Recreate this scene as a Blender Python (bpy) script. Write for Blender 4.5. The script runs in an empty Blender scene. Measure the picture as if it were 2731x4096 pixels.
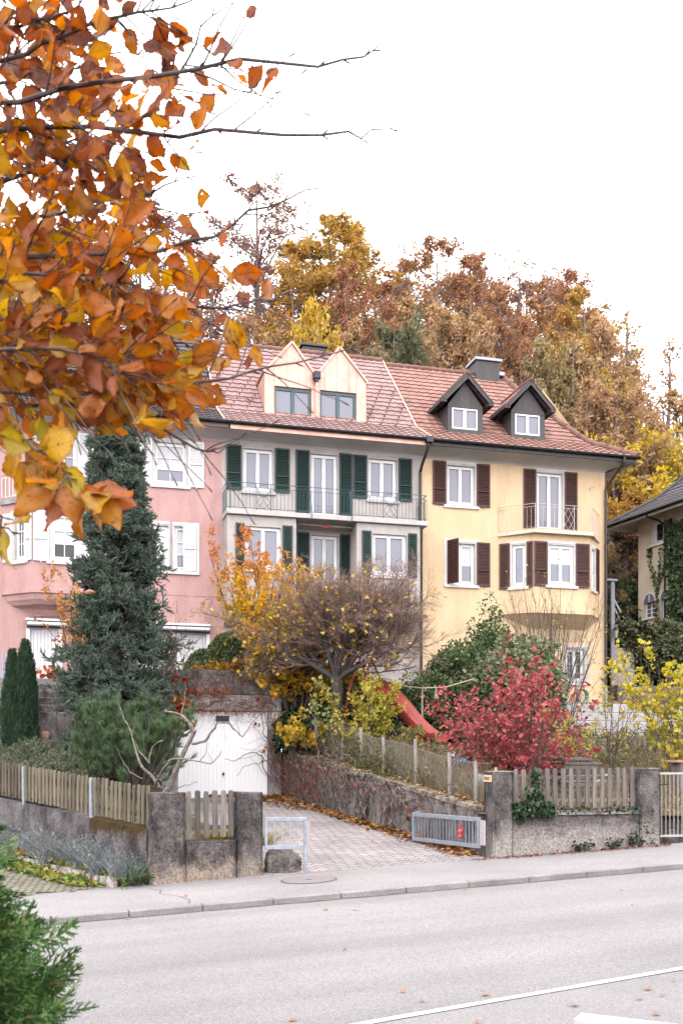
import bpy, math, random
import numpy as np
from mathutils import Vector, Matrix

# ------------------------------------------------------------------ camera, sky, sun, exposure
S = bpy.context.scene
C = bpy.context.collection
cam = bpy.data.objects.new("camera", bpy.data.cameras.new("camera"))
C.objects.link(cam); S.camera = cam
cam.location = (0, 0, 2.0); cam.rotation_euler = (math.radians(90), 0, 0)
cam.data.sensor_fit = 'VERTICAL'; cam.data.sensor_height = 36; cam.data.lens = 35.0
cam.data.shift_y = 0.2441; cam.data.clip_start = 0.05; cam.data.clip_end = 3000
cam.data.dof.use_dof = True; cam.data.dof.focus_distance = 26; cam.data.dof.aperture_fstop = 11

SUN_EL, SUN_AZ = math.radians(52), math.radians(205)          # high, behind and left of the camera
w = bpy.data.worlds.new("World"); S.world = w; w.use_nodes = True
wn, wl = w.node_tree.nodes, w.node_tree.links
bg = wn["Background"]; bg.inputs[1].default_value = 0.1
sky = wn.new("ShaderNodeTexSky"); sky.sky_type = 'NISHITA'; sky.sun_disc = False
sky.sun_elevation = SUN_EL; sky.sun_rotation = SUN_AZ; sky.dust_density = 4; sky.air_density = 1.5
hs = wn.new("ShaderNodeHueSaturation"); hs.inputs["Saturation"].default_value = 0.12
mx = wn.new("ShaderNodeMix"); mx.data_type = 'RGBA'; mx.inputs[0].default_value = 0.8
mx.inputs[7].default_value = (10.0, 9.75, 9.9, 1)             # closed cloud layer
wl.new(sky.outputs[0], hs.inputs["Color"]); wl.new(hs.outputs[0], mx.inputs[6])
wl.new(mx.outputs[2], bg.inputs[0])
sun = bpy.data.objects.new("sun", bpy.data.lights.new("sun", 'SUN')); C.objects.link(sun)
sun.data.energy = 1.1; sun.data.angle = math.radians(25); sun.data.color = (1, .96, .92)
sdir = Vector((math.sin(SUN_AZ) * math.cos(SUN_EL), math.cos(SUN_AZ) * math.cos(SUN_EL), math.sin(SUN_EL)))
sun.rotation_euler = sdir.to_track_quat('Z', 'Y').to_euler(); sun.location = (-10, -20, 40)
S.view_settings.view_transform = 'Standard'; S.view_settings.look = 'None'
S.view_settings.exposure = 2.24; S.view_settings.gamma = 1
S.cycles.max_bounces = 6; S.cycles.diffuse_bounces = 4; S.cycles.glossy_bounces = 2
S.cycles.volume_bounces = 1; S.cycles.transmission_bounces = 3; S.cycles.transparent_max_bounces = 6
S.cycles.use_denoising = True

# ------------------------------------------------------------------ helpers
I4 = np.eye(4)
RM = {}
def npm(m): return np.array(m, dtype=float)
def frame(x, y, z, ang): return npm(Matrix.Translation((x, y, z)) @ Matrix.Rotation(ang, 4, 'Z'))
def thing(name, label, cat, loc=(0, 0, 0), rz=0, group=None):
    o = bpy.data.objects.new(name, None); C.objects.link(o)
    o.location = loc; o.rotation_euler = (0, 0, rz); o.empty_display_size = .2
    RM[o.name] = frame(*loc, rz)
    tag(o, label, cat, group)
    return o
def tag(o, label, cat, group=None, kind=None):
    if label: o["label"] = label
    if cat: o["category"] = cat
    if group: o["group"] = group
    if kind: o["kind"] = kind
    return o
def copy_tree(o, parent=None, **kw):
    c = o.copy(); C.objects.link(c); c.parent = parent
    for ch in list(o.children): copy_tree(ch, c)
    return c

def _chbox():
    cs = [(x, y, z) for x in (-1, 1) for y in (-1, 1) for z in (-1, 1)]
    vid = {}; vs = []
    for c in cs:
        for a in range(3):
            vid[(c, a)] = len(vs); vs.append((c, a))
    F = []
    for a in range(3):
        b, d = [k for k in range(3) if k != a]
        for s in (-1, 1):
            q = []
            for (p, r) in ((-1, -1), (1, -1), (1, 1), (-1, 1)):
                c = [0, 0, 0]; c[a] = s; c[b] = p; c[d] = r; q.append(vid[(tuple(c), a)])
            F.append(q)
    for a in range(3):
        for b in range(a + 1, 3):
            d = 3 - a - b
            for s in (-1, 1):
                for t in (-1, 1):
                    c0 = [0, 0, 0]; c0[a] = s; c0[b] = t; c0[d] = -1; c1 = list(c0); c1[d] = 1
                    c0, c1 = tuple(c0), tuple(c1)
                    F.append([vid[(c0, a)], vid[(c1, a)], vid[(c1, b)], vid[(c0, b)]])
    for c in cs: F.append([vid[(c, 0)], vid[(c, 1)], vid[(c, 2)]])
    def pos(h, b):
        P = []
        for (c, a) in vs:
            P.append([c[k] * (h[k] if k == a else h[k] - b) for k in range(3)])
        return np.array(P)
    P = pos((1, 1, 1), .2)
    for i, f in enumerate(F):
        q = P[f]; nrm = np.cross(q[1] - q[0], q[2] - q[0])
        if nrm.dot(q.mean(0)) < 0: F[i] = f[::-1]
    return pos, F
CHPOS, CHF = _chbox()
BXF = [[0, 2, 3, 1], [4, 5, 7, 6], [0, 1, 5, 4], [2, 6, 7, 3], [0, 4, 6, 2], [1, 3, 7, 5]]

class MB:
    """collects geometry, links it as ONE mesh object; fr = frame the coordinates are written in"""
    def __init__(s, fr=I4): s.V = []; s.F = []; s.N = []; s.n = 0; s.fr = fr
    def raw(s, V, flat, cnt):
        s.V.append(np.asarray(V, float)); s.F.append(np.asarray(flat, np.int64) + s.n)
        s.N.append(np.asarray(cnt, np.int64)); s.n += len(V)
    def add(s, V, F):
        s.raw(V, [i for f in F for i in f], [len(f) for f in F])
    def quad(s, *p): s.add(p, [list(range(len(p)))])
    def box(s, x0, x1, y0, y1, z0, z1, b=0, R=None, c=None):
        h = (abs(x1 - x0) / 2, abs(y1 - y0) / 2, abs(z1 - z0) / 2); m = np.array([(x0 + x1) / 2, (y0 + y1) / 2, (z0 + z1) / 2])
        if b: V, F = CHPOS(h, min(b, min(h) * .8)), CHF
        else:
            V = np.array([(x * h[0], y * h[1], z * h[2]) for x in (-1, 1) for y in (-1, 1) for z in (-1, 1)]); F = BXF
        if R is not None: V = V @ np.array(R)[:3, :3].T
        s.add(V + m, F)
    def beam(s, p, q, wd, ht, b=0, up=(0, 0, 1)):
        p, q = np.array(p, float), np.array(q, float); d = q - p; L = np.linalg.norm(d); d /= L
        x = np.cross(d, up); x /= np.linalg.norm(x) + 1e-9; z = np.cross(x, d)
        h = (wd / 2, L / 2, ht / 2)
        V = CHPOS(h, b) if b else np.array([(i * h[0], j * h[1], k * h[2]) for i in (-1, 1) for j in (-1, 1) for k in (-1, 1)])
        s.add(V @ np.array([x, d, z]) + (p + q) / 2, CHF if b else BXF)
    def tube(s, pts, r, n=6, cap=True):
        P = np.array(pts, float); K = len(P); r = np.broadcast_to(np.asarray(r, float), (K,))
        V, fl, ct = bulk_tubes(P[None], r[None], n)
        s.raw(V, fl, ct)
        if cap:
            s.add(V[:n], [list(range(n))[::-1]]); s.add(V[-n:], [list(range(n))])
    def prism(s, poly, y0, y1):
        """polygon in x,z extruded along y"""
        n = len(poly); V = [(x, y0, z) for x, z in poly] + [(x, y1, z) for x, z in poly]
        s.add(V, [list(range(n)), list(range(2 * n - 1, n - 1, -1))] + [[i, n + i, n + (i + 1) % n, (i + 1) % n] for i in range(n)])
    def prismz(s, poly, z0, z1):
        n = len(poly); V = [(x, y, z0) for x, y in poly] + [(x, y, z1) for x, y in poly]
        s.add(V, [list(range(n))[::-1], list(range(n, 2 * n))] + [[i, (i + 1) % n, n + (i + 1) % n, n + i] for i in range(n)])
    def lathe(s, prof, c=(0, 0, 0), n=16):
        V = []; F = []
        for r, z in prof:
            for k in range(n):
                a = 2 * math.pi * k / n; V.append((c[0] + r * math.cos(a), c[1] + r * math.sin(a), c[2] + z))
        for i in range(len(prof) - 1):
            for k in range(n): F.append([i * n + k, i * n + (k + 1) % n, (i + 1) * n + (k + 1) % n, (i + 1) * n + k])
        s.add(V, F)
    def inst(s, T, R, sc, P):
        """template T=(V,flat,cnt) at N places"""
        V, fl, ct = T; N = len(P); sc = np.asarray(sc, float)
        sc = sc[:, None, None] if sc.ndim == 1 else sc[:, None, :]
        W = np.einsum('nij,nkj->nki', R, V[None] * sc) + P[:, None, :]
        k = len(V)
        s.raw(W.reshape(-1, 3), (fl[None] + (np.arange(N) * k)[:, None]).ravel(), np.tile(ct, N))
    def grid(s, X, Y, Z):
        a, b = X.shape; V = np.stack([X, Y, Z], -1).reshape(-1, 3)
        i = (np.arange(a - 1)[:, None] * b + np.arange(b - 1)[None]).ravel()
        s.raw(V, np.stack([i, i + b, i + b + 1, i + 1], -1).ravel(), np.full(len(i), 4))
    def rough(s, x0, x1, y0, y1, z0, z1, step=.08, amp=.008, rnd=.02, seed=0, bev=.02):
        """masonry block: subdivided box, soft worn edges and an uneven skin"""
        rg = np.random.default_rng(seed); h = np.array([x1 - x0, y1 - y0, z1 - z0]) / 2; m = np.array([x1 + x0, y1 + y0, z1 + z0]) / 2
        for a in range(3):
            b, d = (a + 1) % 3, (a + 2) % 3
            nb, nd = max(1, int(2 * h[b] / step)), max(1, int(2 * h[d] / step))
            B, D = np.meshgrid(np.linspace(-h[b], h[b], nb + 1), np.linspace(-h[d], h[d], nd + 1), indexing='ij')
            for sg in (-1, 1):
                P = np.zeros(B.shape + (3,)); P[..., a] = sg * h[a]; P[..., b] = B; P[..., d] = D
                e = np.clip(np.minimum(h - np.abs(P), 1e9), 0, None); e[..., a] = 9
                ed = e.min(-1); P[..., a] -= sg * bev * np.clip(1 - ed / (bev * 2 + 1e-9), 0, 1) ** 2 * .7
                q = P * 3.1 + seed; nz = np.sin(q[..., 0] * 2.1 + 1.3 * np.sin(q[..., 1] * 1.7)) * np.sin(q[..., 1] * 2.7 + q[..., 2]) * np.sin(q[..., 2] * 2.3 + 1)
                P[..., :] += (nz * amp)[..., None] * np.sign(P) * (np.abs(P) > h - 1e-3)
                P[..., a] += sg * rg.uniform(-amp, amp, B.shape) * .5 * (ed > step * .5)
                if sg < 0: P = P[::-1]
                P = P + m
                s.grid(P[..., 0], P[..., 1], P[..., 2])
    def pts(s): return np.concatenate(s.V)
    def build(s, name, mat, parent=None, smooth=False, uv=None):
        V = np.concatenate(s.V); V = V @ s.fr[:3, :3].T + s.fr[:3, 3]
        o_loc = None
        if parent is not None:
            m = np.linalg.inv(RM[parent.name]); V = V @ m[:3, :3].T + m[:3, 3]
        else:
            o_loc = np.array([(V[:, 0].min() + V[:, 0].max()) / 2, (V[:, 1].min() + V[:, 1].max()) / 2, V[:, 2].min()]); V = V - o_loc
        me = bpy.data.meshes.new(name); fl = np.concatenate(s.F); ct = np.concatenate(s.N)
        me.vertices.add(len(V)); me.vertices.foreach_set("co", V.astype(np.float32).ravel())
        me.loops.add(len(fl)); me.loops.foreach_set("vertex_index", fl.astype(np.int32))
        me.polygons.add(len(ct)); st = np.zeros(len(ct), np.int32); st[1:] = np.cumsum(ct)[:-1]
        me.polygons.foreach_set("loop_start", st)
        me.polygons.foreach_set("use_smooth", np.full(len(ct), bool(smooth)))
        me.update(calc_edges=True)
        if uv is not None:
            l = me.uv_layers.new(name="uv"); l.data.foreach_set("uv", uv[fl].astype(np.float32).ravel())
        me.validate(); me.materials.append(mat)
        o = bpy.data.objects.new(name, me); C.objects.link(o)
        if parent is not None: o.parent = parent; RM[o.name] = RM[parent.name]
        else: o.location = o_loc; RM[o.name] = frame(*o_loc, 0)
        return o

def nrm(v): return v / (np.linalg.norm(v, axis=-1, keepdims=True) + 1e-9)
def bulk_tubes(P, R, n=3):
    N, K, _ = P.shape
    t = nrm(np.gradient(P, axis=1)); d = nrm(P[:, -1] - P[:, 0])
    ref = np.where(np.abs(d[:, 2:3]) < .9, np.array([[0, 0, 1.]]), np.array([[1., 0, 0]]))[:, None, :]
    u = nrm(np.cross(t, ref)); v = np.cross(t, u)
    a = np.arange(n) * 2 * math.pi / n
    V = P[:, :, None, :] + R[:, :, None, None] * (np.cos(a)[None, None, :, None] * u[:, :, None, :] + np.sin(a)[None, None, :, None] * v[:, :, None, :])
    k = np.arange(n); base = (np.arange(N)[:, None, None] * K + np.arange(K - 1)[None, :, None]) * n
    q = np.stack([base + k, base + (k + 1) % n, base + n + (k + 1) % n, base + n + k], -1)
    return V.reshape(-1, 3), q.ravel(), np.full(N * (K - 1) * n, 4)
def basis(d, up):
    """columns x (width), y (axis = d), z (normal near up)"""
    d = nrm(d); x = nrm(np.cross(d, up)); z = np.cross(x, d)
    return np.stack([x, d, z], -1)
def tpl(V, F): return np.array(V, float), np.array([i for f in F for i in f]), np.array([len(f) for f in F])
T_DIA = tpl([(0, 0, 0), (.3, .45, .06), (0, 1, -.06), (-.3, .45, .06)], [[0, 1, 2], [0, 2, 3]])
T_OVAL = tpl([(0, 0, 0), (.2, .15, .04), (.34, .42, .07), (.24, .75, .0), (0, 1, -.12), (-.24, .75, .0), (-.34, .42, .07), (-.2, .15, .04), (0, .5, -.02)],
             [[0, 1, 2, 8], [8, 2, 3, 4], [8, 4, 5, 6], [0, 8, 6, 7]])
T_LONG = tpl([(0, 0, 0), (.16, .3, .03), (.13, .65, .0), (0, 1, -.16), (-.13, .65, 0), (-.16, .3, .03)], [[0, 1, 2, 3], [0, 3, 4, 5]])
T_ROUND = tpl([(0, 0, 0), (.3, .08, .03), (.48, .4, .06), (.3, .8, .02), (0, 1, -.06), (-.3, .8, .02), (-.48, .4, .06), (-.3, .08, .03)], [[0, 1, 2, 3, 4], [0, 4, 5, 6, 7]])
_m = [(0, 0), (.12, .12), (.42, .02), (.34, .28), (.56, .5), (.26, .5), (.3, .78), (.12, .66), (0, 1)]
T_MAPLE = tpl([(x, y, .12 * abs(x)) for x, y in _m] + [(-x, y, .12 * abs(x)) for x, y in _m[1:-1]][::-1], [list(range(9)), [0, 8] + list(range(9, 16))])
def _sprig(n=12, L=1., nl=.32, wd=.045, seed=1, tilt=.9):
    rg = np.random.default_rng(seed); V = []; F = []
    for i in range(n):
        y = .05 + .85 * i / n; a = i * 2.4; d = np.array([math.cos(a), 0, math.sin(a)]); q = np.array([-math.sin(a), 0, math.cos(a)])
        b = np.array([0, y, 0]); t = b + d * nl * rg.uniform(.7, 1.1) * math.sin(tilt) + np.array([0, nl * math.cos(tilt), 0])
        k = len(V); V += [b - q * wd, b + q * wd, t]; F.append([k, k + 1, k + 2])
    k = len(V); V += [(-wd, 0, -wd), (wd, 0, -wd), (0, 0, wd), (0, 1.1, 0)]; F += [[k, k + 1, k + 3], [k + 1, k + 2, k + 3], [k + 2, k, k + 3]]
    return tpl(V, F)
T_SPRIG = _sprig(20, nl=.24, wd=.075)
T_TUFT = _sprig(20, nl=.8, wd=.02, seed=3, tilt=.75)

def along(rng, P, n, t0=0, t1=1):
    """n random places on each polyline: positions and directions"""
    N, K, _ = P.shape; t = rng.uniform(t0, t1, (N, n)) * (K - 1) * .9999
    i = t.astype(int); f = (t - i)[..., None]; r = np.arange(N)[:, None]
    return (P[r, i] * (1 - f) + P[r, i + 1] * f), nrm(P[r, i + 1] - P[r, i]), i, f
def kids(rng, P, R, n, t0, t1, l0, l1, a0, a1, K=4, up=.2, wig=.12, rr=.55, taper=.35, flat=0, absl=False, shorten=.5):
    N, Kp, _ = P.shape
    t = (np.linspace(t0, t1, n)[None] + rng.uniform(-.5, .5, (N, n)) * (t1 - t0) / n).clip(0, .999) * (Kp - 1)
    i = t.astype(int); f = (t - i)[..., None]; r = np.arange(N)[:, None]
    b = P[r, i] * (1 - f) + P[r, i + 1] * f; d = nrm(P[r, i + 1] - P[r, i]); rad = R[r, i] * (1 - f[..., 0]) + R[r, i + 1] * f[..., 0]
    pl = np.linalg.norm(np.diff(P, axis=1), axis=-1).sum(1)[:, None]
    L = rng.uniform(l0, l1, (N, n)) * (1 if absl else pl) * (1 - shorten * t / (Kp - 1))
    q = rng.normal(size=(N, n, 3)); q[..., 2] *= (1 - flat); q = nrm(q - (q * d).sum(-1, keepdims=True) * d)
    a = rng.uniform(a0, a1, (N, n))[..., None]; dr = d * np.cos(a) + q * np.sin(a)
    b = b.reshape(-1, 3); dr = dr.reshape(-1, 3); L = L.reshape(-1, 1); out = [b]
    for k in range(K - 1):
        b = b + dr * L / (K - 1); out.append(b)
        dr = nrm(dr + np.array([0, 0, up]) / K + rng.normal(size=dr.shape) * wig)
    return np.stack(out, 1), (rad.reshape(-1, 1) * rr) * np.linspace(1, taper, K)[None]
def put_leaves(mb, rng, P, D, size, T, spread=.8, droop=.2, jit=0., var=.3, flatup=.6):
    N = len(P)
    d = nrm(D + rng.normal(size=(N, 3)) * spread + np.array([0, 0, -droop]))
    up = rng.normal(size=(N, 3)) * (1 - flatup) + np.array([0, 0, 1.]) * flatup
    mb.inst(T, basis(d, up), size * rng.uniform(1 - var, 1 + var, N), P + rng.normal(size=(N, 3)) * jit)

# ------------------------------------------------------------------ materials
def newmat(name):
    m = bpy.data.materials.new(name); m.use_nodes = True
    return m, m.node_tree.nodes, m.node_tree.links, m.node_tree.nodes["Principled BSDF"]
def ramp(nd, stops, interp='LINEAR'):
    r = nd.new("ShaderNodeValToRGB"); r.color_ramp.interpolation = interp; e = r.color_ramp.elements
    while len(e) < len(stops): e.new(.5)
    for k, (p, c) in zip(e, stops): k.position = p; k.color = (*c, 1) if len(c) == 3 else c
    return r
def noise(nd, lk, scale, detail=5, vec=None, stretch=None, rough=.6, coord='Object'):
    tc = nd.new("ShaderNodeTexCoord"); v = tc.outputs[coord]
    if stretch:
        mp = nd.new("ShaderNodeMapping"); mp.inputs["Scale"].default_value = stretch; lk.new(v, mp.inputs[0]); v = mp.outputs[0]
    n = nd.new("ShaderNodeTexNoise"); n.inputs["Scale"].default_value = scale; n.inputs["Detail"].default_value = detail
    n.inputs["Roughness"].default_value = rough; lk.new(v, n.inputs["Vector"]); return n
def bump(nd, lk, src, b, strength, dist=.02, prev=None):
    k = nd.new("ShaderNodeBump"); k.inputs["Strength"].default_value = strength; k.inputs["Distance"].default_value = dist
    lk.new(src, k.inputs["Height"])
    if prev: lk.new(prev.outputs[0], k.inputs["Normal"])
    lk.new(k.outputs[0], b.inputs["Normal"]); return k
def M(name, c1, c2=None, scale=4, rough=.8, bmp=0, bscale=60, bdist=.02, metal=0, spec=.4, stretch=None, lo=.35, hi=.65, detail=5):
    m, nd, lk, b = newmat(name); b.inputs["Roughness"].default_value = rough; b.inputs["Metallic"].default_value = metal
    b.inputs["Specular IOR Level"].default_value = spec; b.inputs["Base Color"].default_value = (*c1, 1)
    if c2:
        n = noise(nd, lk, scale, detail, stretch=stretch); r = ramp(nd, [(lo, c1), (hi, c2)])
        lk.new(n.outputs["Fac"], r.inputs[0]); lk.new(r.outputs[0], b.inputs["Base Color"])
    if bmp:
        n2 = noise(nd, lk, bscale, 4, stretch=stretch); bump(nd, lk, n2.outputs["Fac"], b, bmp, bdist)
    return m
def mixc(nd, lk, fac, a, b):
    x = nd.new("ShaderNodeMix"); x.data_type = 'RGBA'
    for k, v in ((0, fac), (6, a), (7, b)):
        if isinstance(v, (int, float)): x.inputs[k].default_value = v
        elif isinstance(v, tuple): x.inputs[k].default_value = (*v, 1)
        else: lk.new(v, x.inputs[k])
    return x.outputs[2]
def LM(name, stops, trans=.35, rough=.55, zgrad=None, tr_gain=1.3, big=None):
    """leaves: colour by leaf, some light through the blade"""
    m, nd, lk, b = newmat(name)
    g = nd.new("ShaderNodeNewGeometry"); r = ramp(nd, stops)
    f = g.outputs["Random Per Island"]
    if zgrad:                                              # species colour drifts over the plant (object z from..to)
        tc = nd.new("ShaderNodeTexCoord"); sp = nd.new("ShaderNodeSeparateXYZ"); lk.new(tc.outputs["Object"], sp.inputs[0])
        mr = nd.new("ShaderNodeMapRange"); mr.inputs[1].default_value = zgrad[0]; mr.inputs[2].default_value = zgrad[1]; lk.new(sp.outputs[2], mr.inputs[0])
        ma = nd.new("ShaderNodeMath"); ma.operation = 'MULTIPLY_ADD'; ma.inputs[1].default_value = .45; lk.new(f, ma.inputs[0])
        mb_ = nd.new("ShaderNodeMath"); mb_.operation = 'MULTIPLY'; mb_.inputs[1].default_value = .6; lk.new(mr.outputs[0], mb_.inputs[0]); lk.new(mb_.outputs[0], ma.inputs[2]); f = ma.outputs[0]
    elif big:                                              # patches of the crown turn together
        n = noise(nd, lk, big, 2); ma = nd.new("ShaderNodeMath"); ma.operation = 'MULTIPLY_ADD'; ma.inputs[1].default_value = .5
        mb_ = nd.new("ShaderNodeMapRange"); mb_.inputs[1].default_value = .3; mb_.inputs[2].default_value = .7; mb_.inputs[4].default_value = .5; lk.new(n.outputs["Fac"], mb_.inputs[0])
        lk.new(f, ma.inputs[0]); lk.new(mb_.outputs[0], ma.inputs[2]); f = ma.outputs[0]
    oi = nd.new("ShaderNodeObjectInfo"); hsv = nd.new("ShaderNodeHueSaturation")
    mr2 = nd.new("ShaderNodeMapRange"); mr2.inputs[3].default_value = .492; mr2.inputs[4].default_value = .508; lk.new(oi.outputs["Random"], mr2.inputs[0]); lk.new(mr2.outputs[0], hsv.inputs["Hue"])
    lk.new(f, r.inputs[0]); lk.new(r.outputs[0], hsv.inputs["Color"]); col = hsv.outputs[0]
    lk.new(col, b.inputs["Base Color"]); b.inputs["Roughness"].default_value = rough; b.inputs["Specular IOR Level"].default_value = .25
    if trans:
        t = nd.new("ShaderNodeBsdfTranslucent"); ga = nd.new("ShaderNodeHueSaturation"); ga.inputs["Value"].default_value = tr_gain; ga.inputs["Saturation"].default_value = 1.1
        lk.new(col, ga.inputs["Color"]); lk.new(ga.outputs[0], t.inputs[0])
        ms = nd.new("ShaderNodeMixShader"); ms.inputs[0].default_value = trans
        lk.new(b.outputs[0], ms.inputs[1]); lk.new(t.outputs[0], ms.inputs[2]); lk.new(ms.outputs[0], nd["Material Output"].inputs[0])
    return m

def render_mat(name, c, dark, sc=1.2):
    """coarse trowelled render: scratchy relief, faint weathering"""
    m, nd, lk, b = newmat(name); b.inputs["Roughness"].default_value = .92; b.inputs["Specular IOR Level"].default_value = .2
    n = noise(nd, lk, sc, 6); r = ramp(nd, [(.3, dark), (.6, c)]); lk.new(n.outputs["Fac"], r.inputs[0])
    n3 = noise(nd, lk, 14, 4, stretch=(1, 1, 2.2)); r3 = ramp(nd, [(.3, (.86, .86, .86)), (.6, (1.04, 1.04, 1.04))]); lk.new(n3.outputs["Fac"], r3.inputs[0])
    n5 = noise(nd, lk, 2.2, 6, stretch=(1, 1, .16), rough=.65); r5 = ramp(nd, [(.36, (.8, .78, .77)), (.52, (1, 1, 1))]); lk.new(n5.outputs["Fac"], r5.inputs[0])
    m5 = nd.new("ShaderNodeMix"); m5.data_type = 'RGBA'; m5.blend_type = 'MULTIPLY'; m5.inputs[0].default_value = .5; lk.new(r.outputs[0], m5.inputs[6]); lk.new(r5.outputs[0], m5.inputs[7]); r = m5
    mu = nd.new("ShaderNodeMix"); mu.data_type = 'RGBA'; mu.blend_type = 'MULTIPLY'; mu.inputs[0].default_value = 1
    lk.new(r.outputs[2], mu.inputs[6]); lk.new(r3.outputs[0], mu.inputs[7]); lk.new(mu.outputs[2], b.inputs["Base Color"])
    n2 = noise(nd, lk, 22, 6, stretch=(1, 1, 2.5), rough=.7); bump(nd, lk, n2.outputs["Fac"], b, .8, .03)
    return m
def tile_mat(name, c1, c2, c3):
    m, nd, lk, b = newmat(name); b.inputs["Roughness"].default_value = .75; b.inputs["Specular IOR Level"].default_value = .3
    tc = nd.new("ShaderNodeTexCoord"); sn = nd.new("ShaderNodeVectorMath"); sn.operation = 'SNAP'; sn.inputs[1].default_value = (.27, 3, .205)
    wn_ = nd.new("ShaderNodeTexWhiteNoise"); lk.new(tc.outputs["Object"], sn.inputs[0]); lk.new(sn.outputs[0], wn_.inputs["Vector"])
    r = ramp(nd, [(0, c1), (.5, c2), (1, c3)]); n = noise(nd, lk, 1.3, 5)
    ad = nd.new("ShaderNodeMath"); ad.operation = 'MULTIPLY_ADD'; ad.inputs[1].default_value = .45; lk.new(wn_.outputs["Value"], ad.inputs[0])
    mr = nd.new("ShaderNodeMapRange"); mr.inputs[1].default_value = .3; mr.inputs[2].default_value = .7; mr.inputs[4].default_value = .55; lk.new(n.outputs["Fac"], mr.inputs[0]); lk.new(mr.outputs[0], ad.inputs[2])
    lk.new(ad.outputs[0], r.inputs[0]); lk.new(r.outputs[0], b.inputs["Base Color"])
    n2 = noise(nd, lk, 60, 3); bump(nd, lk, n2.outputs["Fac"], b, .3, .01)
    return m
def concrete_mat(name, base, dark, light=None, streak=(3, 3, .5), zband=None, moss=None, bmp=.9):
    """old rendered masonry: algae-dark streaks, worn pale foot, exposed grit"""
    m, nd, lk, b = newmat(name); b.inputs["Roughness"].default_value = .95; b.inputs["Specular IOR Level"].default_value = .15
    n = noise(nd, lk, 1.6, 8, stretch=streak, rough=.7); r = ramp(nd, [(.4, dark), (.6, base)]); lk.new(n.outputs["Fac"], r.inputs[0]); col = r.outputs[0]
    tc = nd.new("ShaderNodeTexCoord"); sp = nd.new("ShaderNodeSeparateXYZ"); lk.new(tc.outputs["Object"], sp.inputs[0])
    if zband:                                              # splash zone worn back to pale render (height above the foot)
        n4 = noise(nd, lk, 3.5, 6); ma = nd.new("ShaderNodeMath"); ma.operation = 'MULTIPLY_ADD'; ma.inputs[1].default_value = .9; lk.new(n4.outputs["Fac"], ma.inputs[0]); lk.new(sp.outputs[2], ma.inputs[2])
        mr = nd.new("ShaderNodeMapRange"); mr.inputs[1].default_value = zband[0] + .4; mr.inputs[2].default_value = zband[1] + .4; mr.inputs[3].default_value = 1; mr.inputs[4].default_value = 0; lk.new(ma.outputs[0], mr.inputs[0])
        col = mixc(nd, lk, mr.outputs[0], col, zband[2])
    g = noise(nd, lk, 26, 4, rough=.8); rg_ = ramp(nd, [(.34, (.5, .5, .5)), (.5, (1, 1, 1)), (.68, (1.6, 1.55, 1.5))]); lk.new(g.outputs["Fac"], rg_.inputs[0])
    mu = nd.new("ShaderNodeMix"); mu.data_type = 'RGBA'; mu.blend_type = 'MULTIPLY'; mu.inputs[0].default_value = 1; lk.new(col, mu.inputs[6]); lk.new(rg_.outputs[0], mu.inputs[7]); col = mu.outputs[2]
    if moss:
        n5 = noise(nd, lk, 9, 8, stretch=(1, 1, .5), rough=.75); gm = nd.new("ShaderNodeMath"); gm.operation = 'ADD'; lk.new(n5.outputs["Fac"], gm.inputs[0])
        mr = nd.new("ShaderNodeMapRange"); mr.inputs[1].default_value = moss[0]; mr.inputs[2].default_value = moss[1]; lk.new(sp.outputs[2], mr.inputs[0]); lk.new(mr.outputs[0], gm.inputs[1])
        rm = ramp(nd, [(.86, (0, 0, 0)), (1.0, (1, 1, 1))]); mh = nd.new("ShaderNodeMath"); mh.operation = 'MULTIPLY'; mh.inputs[1].default_value = .75; lk.new(gm.outputs[0], mh.inputs[0]); lk.new(mh.outputs[0], rm.inputs[0])
        col = mixc(nd, lk, rm.outputs[0], col, moss[2])
    lk.new(col, b.inputs["Base Color"])
    n6 = noise(nd, lk, 45, 5, rough=.75); bump(nd, lk, n6.outputs["Fac"], b, bmp, .025)
    return m
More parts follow.
